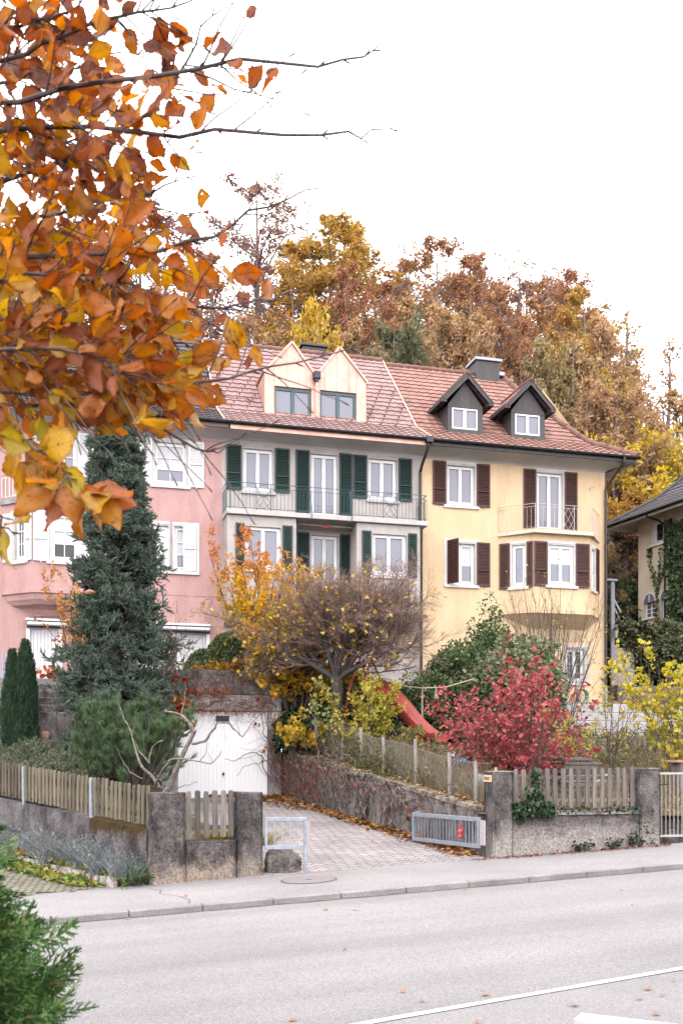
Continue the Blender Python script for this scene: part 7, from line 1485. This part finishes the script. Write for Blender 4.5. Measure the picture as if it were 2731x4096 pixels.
m = carpet(95, [(-3.3, 16.05), (-3.7, 16.3), (-7.3, 20.1), (-7.7, 19.6), (-5.5, 17.3), (-4.3, 16.1)], lambda x, y: h_path(x, y), 4200, .075, T_ROUND, .01, .16, 0, .8); m2 = carpet(96, [(-3.3, 16.25), (-7.0, 20.1), (-7.3, 19.9), (-3.6, 16.0)], lambda x, y: h_path(x, y) + .12, 1600, .09, T_ROUND, .0, .14, 0, .8)
m.raw(m2.V[0], m2.F[0], m2.N[0]); tag(m.build('ground_cover', straw_m), 'yellow green creeping plants over the cobbles and bed edging', 'ground cover', None, 'stuff')
w_, l_ = shrub(97, (-3.3, 15.98, .0), 9, .3, 1.1, 4, 2, 110, .1, T_LONG, .004); plant('weed', 'green weed at the foot of the left pillar', 'plant', (-3.3, 15.98, 0), w_, twig_m, l_, LM('weed_leaf', [(0, (.04, .08, .025)), (1, (.12, .19, .06))], trans=.3))
for x, s_, lb in ((1.9, .12, 'small weed left of the drain hole at the wall foot'), (2.6, .12, 'small weed right of the drain hole at the wall foot'), (3.05, .14, 'weed near the right pillar foot')):
    b = FR_ @ np.array([x, -.06, 0, 1]); b = (b[0], b[1], zs(b[0], b[1])); w_, l_ = shrub(int(x * 100), b, 8, s_ * 1.4, 1.1, 4, 2, 120, .05, T_OVAL, .003); plant('weed', lb, 'plant', b, w_, twig_m, l_, ivy_m)
rg = np.random.default_rng(98); Pl = []
for _ in range(2600):                                                # drifts of leaves along the wall foot and before the garage
    u = rg.random() ** .8 * RWl; o = abs(rg.normal()) * (.16 + .22 * (u < 2.5)); p = fR(u, 0, o + .02); Pl.append((p[0], p[1], zdrive(p[0], p[1]) + .015 + .05 * rg.random() * math.exp(-o * 5)))
for _ in range(1100):
    u = rg.uniform(-2.0, -.05); o = abs(rg.normal()) * .38; p = GA @ np.array([u, -.1 - o, 0, 1]); Pl.append((p[0], p[1], zdrive(p[0], p[1]) + .02 + .08 * rg.random() * math.exp(-o * 3)))
for _ in range(350):
    u = rg.random() * RWl; p = fR(u, 1.0, -rg.uniform(0, .45)); Pl.append((p[0], p[1], p[2] + .06))
Pl = np.array(Pl); m = MB(); put_leaves(m, rg, Pl, rg.normal(size=Pl.shape) * [1, 1, .25], .085, T_MAPLE, .2, 0, .0, .35, .8); tag(m.build('leaf_litter', dryleaf), 'brown orange drift of fallen leaves along the drive wall', 'leaf litter', None, 'stuff')
Pl = []
for _ in range(420):
    u = rg.uniform(-.3, 3.7); p = FR_ @ np.array([u, -.03 - abs(rg.normal()) * .12, 0, 1]); Pl.append((p[0], p[1], zs(p[0], p[1]) + .012))
Pl = np.array(Pl); m = MB(); put_leaves(m, rg, Pl, rg.normal(size=Pl.shape) * [1, 1, .25], .06, T_OVAL, .2, 0, .0, .35, .8); tag(m.build('leaf_litter', LM('red_litter', [(0, (.16, .06, .05)), (.6, (.3, .13, .1)), (1, (.36, .22, .15))], trans=.1)), 'reddish fallen leaves along the foot of the right wall', 'leaf litter', None, 'stuff')
m = carpet(99, [(2.9, 18.7), (8.8, 20.5), (9, 27), (1.5, 26)], h_right, 2600, .085, T_OVAL, .0, .06, 0, .9); tag(m.build('leaf_litter', dryleaf), 'fallen leaves strewn over the right hand garden soil', 'leaf litter', None, 'stuff')
# single leaves lying on the road and the pavement
def px_ground(px, py, dz):
    xr, zr = (px - 1365.5) / 3983, (3048 - py) / 3983; Y = (zs(0, 0) + dz - 2) / (zr - .0426 * xr - .01295); return xr * Y, Y
lp_ = MB(); lp_.inst(T_MAPLE, np.eye(3)[None], np.array([1.0]), np.zeros((1, 3))); LEAF = {}
for key, c1, c2 in (('brown', (.17, .08, .04), (.24, .125, .065)), ('red', (.36, .05, .05), (.42, .08, .07))):
    o = lp_.build('fallen_leaf', M('fallen_leaf_' + key, c1, c2, 20, rough=.7)); LEAF[key] = o.data; bpy.data.objects.remove(o)
for px, py, kd, wh in ((741, 3584, 'brown', 'pavement'), (1150, 3612, 'brown', 'pavement'), (510, 3676, 'brown', 'kerb'), (1300, 3640, 'brown', 'road'), (1420, 3640, 'brown', 'road'), (1612, 3968, 'brown', 'road'), (1690, 4006, 'brown', 'road'), (1940, 3980, 'brown', 'line'), (2298, 4020, 'brown', 'path'), (2560, 3995, 'brown', 'path'), (2590, 3957, 'brown', 'path'), (2645, 3982, 'brown', 'path'), (2690, 3923, 'brown', 'path'), (2520, 4076, 'brown', 'path'), (2625, 4057, 'brown', 'path'), (2410, 3508, 'red', 'road'), (2483, 3560, 'red', 'road'), (2525, 3622, 'red', 'road'), (1380, 3800, 'brown', 'road'), (1165, 4082, 'brown', 'road'), (1905, 4090, 'brown', 'path'), (2320, 3450, 'brown', 'pavement'), (1000, 3470, 'brown', 'pavement'), (1860, 3560, 'brown', 'road'), (1490, 3390, 'brown', 'drive'), (1340, 3385, 'brown', 'drive')):
    dz = .006 if wh in ('pavement',) else (.09 if wh == 'drive' else -.074); X, Y = px_ground(px, py, dz); o = bpy.data.objects.new('fallen_leaf', LEAF[kd]); C.objects.link(o)
    z = zdrive(X, Y) + .02 if wh == 'drive' else zs(X, Y) + dz + .008; o.location = (X, Y, z); s_ = rng.uniform(.045, .085); o.scale = (s_, s_, s_); o.rotation_euler = (rng.uniform(-.3, .3), rng.uniform(-.3, .3), rng.uniform(0, 6.28))
    wd = {'pavement': 'asphalt pavement', 'road': 'asphalt road', 'kerb': 'kerb edge', 'line': 'white road line', 'path': 'fine asphalt nearest the camera', 'drive': 'paved garage drive'}[wh]
    tag(o, '%s fallen leaf lying on the %s' % (kd, wd), 'leaf', 'fallen %s leaves on the %s' % (kd, wd))
# ------------------------------------------------------------------ the beech branch and the thuja close to the camera
def beech_leaf_mat():
    m, nd, lk, b = newmat('beech_leaf'); g = nd.new("ShaderNodeNewGeometry"); f = g.outputs["Random Per Island"]
    tc = nd.new("ShaderNodeTexCoord"); sp = nd.new("ShaderNodeSeparateXYZ"); lk.new(tc.outputs["Object"], sp.inputs[0])
    mr = nd.new("ShaderNodeMapRange"); mr.inputs[1].default_value = 2.45; mr.inputs[2].default_value = 3.6; lk.new(sp.outputs[2], mr.inputs[0])   # lower leaves turned later
    ma = nd.new("ShaderNodeMath"); ma.operation = 'MULTIPLY_ADD'; ma.inputs[1].default_value = .62; lk.new(f, ma.inputs[0]); mb_ = nd.new("ShaderNodeMath"); mb_.operation = 'MULTIPLY'; mb_.inputs[1].default_value = .34; lk.new(mr.outputs[0], mb_.inputs[0]); lk.new(mb_.outputs[0], ma.inputs[2])
    r = ramp(nd, [(.0, (.2, .22, .024)), (.1, (.4, .26, .032)), (.3, (.42, .21, .033)), (.47, (.39, .14, .03)), (.64, (.3, .088, .03)), (.8, (.185, .062, .036)), (1, (.125, .058, .046))]); lk.new(ma.outputs[0], r.inputs[0])
    uv = nd.new("ShaderNodeUVMap"); uv.uv_map = "uv"; su = nd.new("ShaderNodeSeparateXYZ"); lk.new(uv.outputs[0], su.inputs[0])
    ab = nd.new("ShaderNodeMath"); ab.operation = 'ABSOLUTE'; lk.new(su.outputs[0], ab.inputs[0])
    # side veins run obliquely from the midrib
    vv = nd.new("ShaderNodeMath"); vv.operation = 'MULTIPLY_ADD'; vv.inputs[1].default_value = -.55; lk.new(ab.outputs[0], vv.inputs[0]); lk.new(su.outputs[1], vv.inputs[2])
    s1 = nd.new("ShaderNodeMath"); s1.operation = 'MULTIPLY'; s1.inputs[1].default_value = 7.5; lk.new(vv.outputs[0], s1.inputs[0]); fr = nd.new("ShaderNodeMath"); fr.operation = 'FRACT'; lk.new(s1.outputs[0], fr.inputs[0])
    rv = ramp(nd, [(0, (.42, .36, .32)), (.13, (1, 1, 1)), (.9, (1, 1, 1)), (1, (.42, .36, .32))]); lk.new(fr.outputs[0], rv.inputs[0])
    rm = ramp(nd, [(0, (.5, .42, .38)), (.035, (1, 1, 1))]); lk.new(ab.outputs[0], rm.inputs[0])
    n = noise(nd, lk, 70, 5); rs = ramp(nd, [(.3, (.22, .14, .1)), (.42, (1, 1, 1)), (.7, (1.15, 1.08, 1))]); lk.new(n.outputs["Fac"], rs.inputs[0])
    rn_ = ramp(nd, [(.62, (1, 1, 1)), (1, (.62, .5, .42))]); lk.new(ab.outputs[0], rn_.inputs[0])
    col = r.outputs[0]
    for t in (rv, rm, rs, rn_):
        mu = nd.new("ShaderNodeMix"); mu.data_type = 'RGBA'; mu.blend_type = 'MULTIPLY'; mu.inputs[0].default_value = .85; lk.new(col, mu.inputs[6]); lk.new(t.outputs[0], mu.inputs[7]); col = mu.outputs[2]
    lk.new(col, b.inputs["Base Color"]); b.inputs["Roughness"].default_value = .42; b.inputs["Specular IOR Level"].default_value = .4
    t = nd.new("ShaderNodeBsdfTranslucent"); ga = nd.new("ShaderNodeHueSaturation"); ga.inputs["Value"].default_value = 1.5; ga.inputs["Saturation"].default_value = 1.12; lk.new(col, ga.inputs["Color"]); lk.new(ga.outputs[0], t.inputs[0])
    ms = nd.new("ShaderNodeMixShader"); ms.inputs[0].default_value = .5; lk.new(b.outputs[0], ms.inputs[1]); lk.new(t.outputs[0], ms.inputs[2]); lk.new(ms.outputs[0], nd["Material Output"].inputs[0]); return m
beech_m = beech_leaf_mat(); beech_bark = M('beech_twig', (.05, .035, .035), (.11, .08, .078), 40, rough=.7)
NU, NV = 8, 15
def beech_leaf(rg, hole=True):
    """one leaf: wavy edge, pleated between veins, rolled, sometimes eaten"""
    v = np.linspace(0, 1, NV); u = np.linspace(-1, 1, NU + 1); U, V = np.meshgrid(u, v, indexing='ij')
    wd = (.33 * rg.uniform(.82, 1.15)) * np.sin(math.pi * V ** rg.uniform(.78, .95)) ** .85 * (1 + .07 * np.sin(V * 40 + rg.uniform(0, 6)) * (np.abs(U) > .8) + .06 * U * rg.normal()); wd = np.maximum(wd, .004)
    x = U * wd; y = V.copy(); cup = rg.uniform(-.25, .75); z = cup * np.abs(U) * wd + .018 * np.sin((V - .5 * np.abs(U) * .55) * 2 * math.pi * 7.5) * np.abs(U); z += rg.uniform(-.4, .4) * V ** 2 + .09 * np.sin(V * 5 + rg.uniform(0, 6)) * U + .05 * np.sin(V * 11 + rg.uniform(0, 6)) * U ** 2 + rg.normal() * .03
    rl_ = rg.uniform(-1, 1) * .6; c, s_ = np.cos(rl_ * V), np.sin(rl_ * V); x, z = x * c - z * s_, x * s_ + z * c
    P = np.stack([x, y, z], -1).reshape(-1, 3); b = NV; i = (np.arange(NU)[:, None] * b + np.arange(NV - 1)[None]); keep = np.ones(i.shape, bool)
    if hole:
        if rg.random() < .5: a, c2 = rg.integers(0, 2) * (NU - 1), rg.integers(4, NV - 2); keep[a, c2:c2 + rg.integers(1, 3)] = False
        if rg.random() < .3: keep[rg.integers(1, NU - 1), rg.integers(3, NV - 3)] = False
    i = i[keep]; F = np.stack([i, i + b, i + b + 1, i + 1], -1); return P, F, np.stack([U, V], -1).reshape(-1, 2)
class Foliage:
    def __init__(s): s.m = MB(); s.uv = []
    def leaf(s, rg, p, d, up, L):
        P, F, uv = beech_leaf(rg); R = basis(np.array(d)[None], np.array(up)[None])[0]; V = P * L @ R.T + np.array(p); s.m.raw(V, F.ravel(), np.full(len(F), 4)); s.uv.append(uv)
    def build(s, par): return s.m.build('foliage', beech_m, par, smooth=True, uv=np.concatenate(s.uv))
bt2 = thing('beech_tree', 'beech branches with orange brown leaves reaching in from the upper left', 'tree', (-2.6, 2.4, 0))
m = MB(); m.tube([(-2.6, 2.4, -.1), (-2.58, 2.42, 1.5), (-2.5, 2.4, 3.2), (-2.45, 2.45, 5.2)], [.16, .14, .11, .06], 12); m.build('trunk', bark, bt2)
rg = np.random.default_rng(77)
def bough(pts, r0, r1, n_tw, n_leaf, tl=(.16, .36), lsz=(.055, .075), end_sparse=.72, ang=(.35, .95), seed=0, bud=True, dens=1.0, lift=0., prune=True):
    """main shoot through photo-measured points in space, side twigs, alternate leaves, pointed buds"""
    rg = np.random.default_rng(seed); Q = np.array([pt(*p) for p in pts]); t = np.linspace(0, 1, len(Q)); tt = np.linspace(0, 1, 16); P = np.stack([np.interp(tt, t, Q[:, k]) for k in range(3)], -1); P[1:-1] = (P[:-2] + 2 * P[1:-1] + P[2:]) / 4 + rg.normal(size=(14, 3)) * .004
    bo = MB(); bo.tube(P, np.linspace(r0, r1, 16), 7); fo = Foliage(); L = np.linalg.norm(np.diff(P, axis=0), axis=1).sum()
    shoots = [(P, n_leaf, 1.0)]
    view = nrm(P.mean(0) - np.array([0, 0, 2.]))
    for i in range(n_tw):
        f = rg.uniform(.03, min(.95, end_sparse + .12)); k = min(14, int(f * 15)); b = P[k] + (P[k + 1] - P[k]) * (f * 15 - k); d = nrm(P[k + 1] - P[k]); s_ = (1 if i % 2 else -1); side = nrm(np.cross(d, view)) * s_; a = rg.uniform(*ang)
        d = nrm(d * math.cos(a) + side * math.sin(a) + view * rg.normal() * .35); ln = rg.uniform(*tl) * (1.15 - .6 * f); q = [b]
        for j in range(5): b = b + d * ln / 5; q.append(b); d = nrm(d + rg.normal(size=3) * .1 + np.array([0, 0, lift]))
        q = np.array(q); bo.tube(q, np.linspace(max(.0016, r0 * .3), .0008, 6), 5); shoots.append((q, int(rg.integers(3, 7) * dens), f))
        bo.tube([q[-1], q[-1] + d * .014, q[-1] + d * .02], [.0013, .0019, .0002], 5)
    for q, nl, f in shoots:
        main = q is P
        for j in range(nl):
            g = (j + rg.uniform(.2, .8)) / nl
            if main and g > end_sparse and rg.random() < .9: continue
            if not main and f > end_sparse and rg.random() < .5: continue
            x = g * (len(q) - 1) * .999; k = int(x); b = q[k] + (q[k + 1] - q[k]) * (x - k); d = nrm(q[k + 1] - q[k]); side = nrm(np.cross(d, view)) * (1 if j % 2 else -1)
            ld = nrm(d * rg.uniform(.5, 1.4) + side * rg.uniform(.15, .85) + view * rg.normal() * .45 + np.array([0, 0, -rg.uniform(-.15, .4)])); up = nrm(-view * rg.uniform(.2, 1.2) + rg.normal(size=3) * .55 + np.array([0, 0, .35]))
            tip = b + ld * lsz[1]; qx, qy = 1365.5 + 3983 * tip[0] / tip[1], 3048 - 3983 * (tip[2] - 2) / tip[1]     # prune the tree to the outline it has
            if prune and (qy > np.interp(qx, [0, 120, 260, 420, 620, 800, 950, 1100], [1930, 1880, 1800, 1730, 1740, 1730, 1560, 1500]) or (qx > np.interp(qy, [0, 120, 300, 560, 680, 800, 950, 1100, 1250, 1400, 1550, 1800], [600, 760, 880, 880, 760, 560, 860, 800, 880, 860, 900, 780]) and rg.random() < .6)): continue
            st = b + ld * .008; bo.tube([b, st], [.0009, .0007], 4); fo.leaf(rg, st, ld, up, rg.triangular(lsz[0] * .72, (lsz[0] + lsz[1]) / 2, lsz[1] * 1.35))
    if bud:
        for j in range(9): k = rg.integers(5, 15); b = P[k]; d = nrm(P[min(15, k + 1)] - P[k - 1]); s_ = nrm(np.cross(d, view)) * rg.choice([-1, 1]); e = nrm(d + s_ * .6); bo.tube([b, b + e * .013, b + e * .021], [.0012, .0019, .0002], 5)
    o = bo.build('bough', beech_bark, bt2); fo.build(o)
B_ = [
    ([(-560, 520, 2.2), (-200, 430, 2.05), (120, 380, 2.0), (500, 320, 1.95), (900, 262, 1.9), (1250, 248, 1.9), (1450, 228, 1.9), (1545, 150, 1.88)], .007, .0012, 12, 30),
    ([(-500, 600, 2.2), (0, 500, 2.05), (420, 520, 2.0), (800, 525, 1.95), (1100, 540, 1.92), (1380, 545, 1.9), (1500, 520, 1.9), (1600, 478, 1.9)], .006, .001, 12, 30),
    ([(-500, 1000, 2.3), (0, 720, 2.1), (330, 640, 2.1), (560, 480, 2.1), (760, 250, 2.1), (830, 90, 2.1), (930, 10, 2.1)], .006, .001, 10, 16),
    ([(-500, 1150, 2.2), (100, 1020, 2.1), (500, 1000, 2.05), (820, 980, 2.0), (1010, 860, 2.0), (1180, 790, 2.0), (1340, 700, 2.0)], .006, .001, 11, 20),
    ([(-600, 1300, 2.3), (0, 1240, 2.15), (420, 1240, 2.1), (800, 1230, 2.0), (1050, 1210, 2.0), (1200, 1160, 2.0)], .006, .001, 12, 20),
    ([(-500, 1600, 2.2), (0, 1480, 2.05), (420, 1500, 2.0), (760, 1560, 1.95), (1020, 1480, 1.95), (1200, 1440, 1.95), (1560, 1370, 1.95)], .005, .001, 11, 20),
    ([(-500, 1600, 2.3), (0, 1560, 2.1), (350, 1600, 2.05), (640, 1710, 2.0), (790, 1800, 2.0), (860, 1800, 2.0), (960, 1770, 2.0)], .005, .001, 7, 14),
    ([(-500, 200, 2.3), (0, 260, 2.1), (250, 130, 2.05), (480, 60, 2.0), (700, 40, 2.0), (860, -60, 2.0)], .006, .001, 14, 22),
    ([(-500, 60, 2.4), (-50, 120, 2.25), (250, 60, 2.2), (420, -60, 2.2)], .006, .001, 12, 18),
    ([(-500, 900, 2.5), (0, 880, 2.35), (350, 830, 2.3), (620, 760, 2.25), (800, 700, 2.2)], .006, .001, 11, 18),
    ([(-500, 1400, 2.5), (0, 1360, 2.35), (350, 1300, 2.3), (700, 1380, 2.25), (860, 1400, 2.2)], .006, .001, 15, 22),
    ([(-500, 1100, 2.6), (0, 1120, 2.5), (300, 1130, 2.4), (560, 1090, 2.35), (840, 1000, 2.3)], .006, .001, 15, 22),
    ([(-500, 1600, 2.4), (-50, 1500, 2.2), (250, 1480, 2.15), (500, 1530, 2.1), (640, 1600, 2.05)], .005, .001, 10, 16),
    ([(-500, 700, 2.6), (0, 640, 2.5), (280, 560, 2.4), (520, 420, 2.35)], .006, .001, 13, 20),
    ([(-500, 350, 2.6), (0, 330, 2.5), (300, 260, 2.45), (620, 200, 2.4)], .006, .001, 13, 20),
    ([(-600, 1600, 2.7), (0, 1560, 2.55), (300, 1570, 2.5), (650, 1620, 2.4)], .006, .001, 16, 22),
    ([(-600, 1200, 2.8), (0, 1260, 2.6), (300, 1420, 2.5), (600, 1480, 2.4)], .006, .001, 16, 22),
    ([(-600, 900, 2.8), (0, 980, 2.7), (300, 1050, 2.6), (600, 1180, 2.5)], .006, .001, 16, 22),
    ([(-500, 1500, 2.1), (-50, 1420, 2.0), (200, 1400, 1.95), (480, 1440, 1.9), (640, 1420, 1.9)], .005, .001, 12, 18),
    ([(-500, 1300, 2.1), (-50, 1130, 2.0), (220, 1080, 1.95), (420, 1110, 1.92), (640, 1180, 1.9)], .005, .001, 12, 18),
    ([(-500, 1520, 2.0), (-50, 1400, 1.9), (200, 1380, 1.86), (430, 1440, 1.85), (540, 1540, 1.85)], .005, .001, 9, 14),
    ([(-500, 1500, 2.3), (-50, 1480, 2.2), (200, 1540, 2.15), (420, 1580, 2.1), (560, 1640, 2.1)], .005, .001, 6, 12),
    ([(-500, 1780, 1.75), (-60, 1700, 1.7), (150, 1790, 1.68), (250, 1870, 1.66), (330, 1960, 1.65)], .004, .001, 2, 6),
    ([(-300, 2020, 1.85), (-60, 1990, 1.8), (-10, 2060, 1.78), (60, 2140, 1.76)], .004, .001, 1, 4),
]
TOP = (0, 1, 2, 3, 7, 8, 9, 13, 14)
for i, (pts_, r0, r1, nt, nl) in enumerate(B_):
    top = i in TOP
    bough(pts_, r0, r1, int(nt * (1.3 if top else 1.6)), int(nl * 1.2), seed=200 + i, lsz=(.036, .056) if i < 22 else (.055, .075), end_sparse=(.46 if i < 2 else .6 if top else .64 if i in (4, 5, 6, 10, 11) else .78) if i < 22 else 1.1, tl=(.13, .3) if i < 22 else (.06, .1), prune=i < 22)
# thuja at the lower left, out of focus
thu_m = LM('thuja_scale', [(0, (0.0233, 0.0534, 0.0133)), (0.5, (0.0534, 0.113, 0.03)), (0.82, (0.108, 0.192, 0.0584)), (0.95, (0.2, 0.283, 0.108)), (1, (0.217, 0.141, 0.0667))], trans=.25)
def frond():
    """flat spray: forked segments in one plane"""
    V = []; F = []
    def seg(p, q, w0, w1):
        d = q - p; n_ = np.array([-d[1], d[0], 0]); n_ /= np.linalg.norm(n_) + 1e-9; k = len(V); V.extend([p - n_ * w0, p + n_ * w0, q + n_ * w1, q - n_ * w1]); F.append([k, k + 1, k + 2, k + 3])
    rg = np.random.default_rng(5); p = np.zeros(3)
    for i in range(9):
        q = np.array([.03 * math.sin(i), (i + 1) / 9, -.02 * i * i / 9]); seg(p, q, .022, .018)
        for s_ in (-1, 1):
            L = .5 * (1 - i / 10) * rg.uniform(.7, 1.1); a = .75; d = np.array([s_ * math.sin(a), math.cos(a), 0]); e = p + d * L; seg(p, p + d * L * .5, .018, .017); seg(p + d * L * .5, e + np.array([0, .05, -.03]), .017, .006)
            for j in range(1, 4):
                b = p + d * L * j / 4; 
                for s2 in (-1, 1): a2 = a + s2 * .6; d2 = np.array([s_ * math.sin(a2), math.cos(a2), 0]); seg(b, b + d2 * L * .32, .016, .006)
        p = q
    return tpl(V, F)
T_FROND = frond()
tj = thing('thuja', 'blurred green thuja shrub at the lower left corner', 'shrub', (-.95, 1.75, -.15)); rg = np.random.default_rng(6); n = 4200
zt = 1.9; t = rg.random(n) ** .75; z = zt - t * 1.25; rad = np.interp(zt - z, [0, .1, .35, .7, 1.25], [.1, .22, .31, .36, .39]); a = rg.uniform(0, 6.283, n); k = rg.uniform(.45, 1.0, n) ** .6 * (1 + .14 * np.sin(a * 4 + z * 9)); c = np.array([-.88, 1.75])
P = np.stack([c[0] + np.cos(a) * rad * k, c[1] + np.sin(a) * rad * k, z], -1); d = nrm(np.stack([np.cos(a), np.sin(a), np.full(n, .55)], -1) + rg.normal(size=(n, 3)) * .35); l_ = MB(); l_.inst(T_FROND, basis(d, rg.normal(size=(n, 3)) + np.stack([-np.sin(a), np.cos(a), 0 * a], -1) * 1.2), .115 * rg.uniform(.6, 1.2, n), P); l_.build('crown', thu_m, tj)
w_ = MB(); w_.tube([(c[0], c[1], -.15), (c[0], c[1], 1.6)], [.05, .015], 8); V, fl, ct = bulk_tubes(*[x for x in (np.stack([np.tile([c[0], c[1], 0], (60, 1)) + np.stack([0 * z[:60], 0 * z[:60], z[:60] - .1], -1), P[:60]], 1), np.full((60, 2), .006))], 4); w_.raw(V, fl, ct); w_.build('trunk', bark, tj)

# ------------------------------------------------------------------ thin autumn haze
m, nd, lk, b = newmat('haze_air'); nd.remove(b); v = nd.new("ShaderNodeVolumePrincipled"); v.inputs["Color"].default_value = (.95, .93, .95, 1); v.inputs["Density"].default_value = .0055; v.inputs["Anisotropy"].default_value = .2; lk.new(v.outputs[0], nd["Material Output"].inputs["Volume"])
hz = MB(); hz.box(-302, 322, -122, 402, -3, 62); tag(hz.build('haze', m), None, None, kind='stuff')
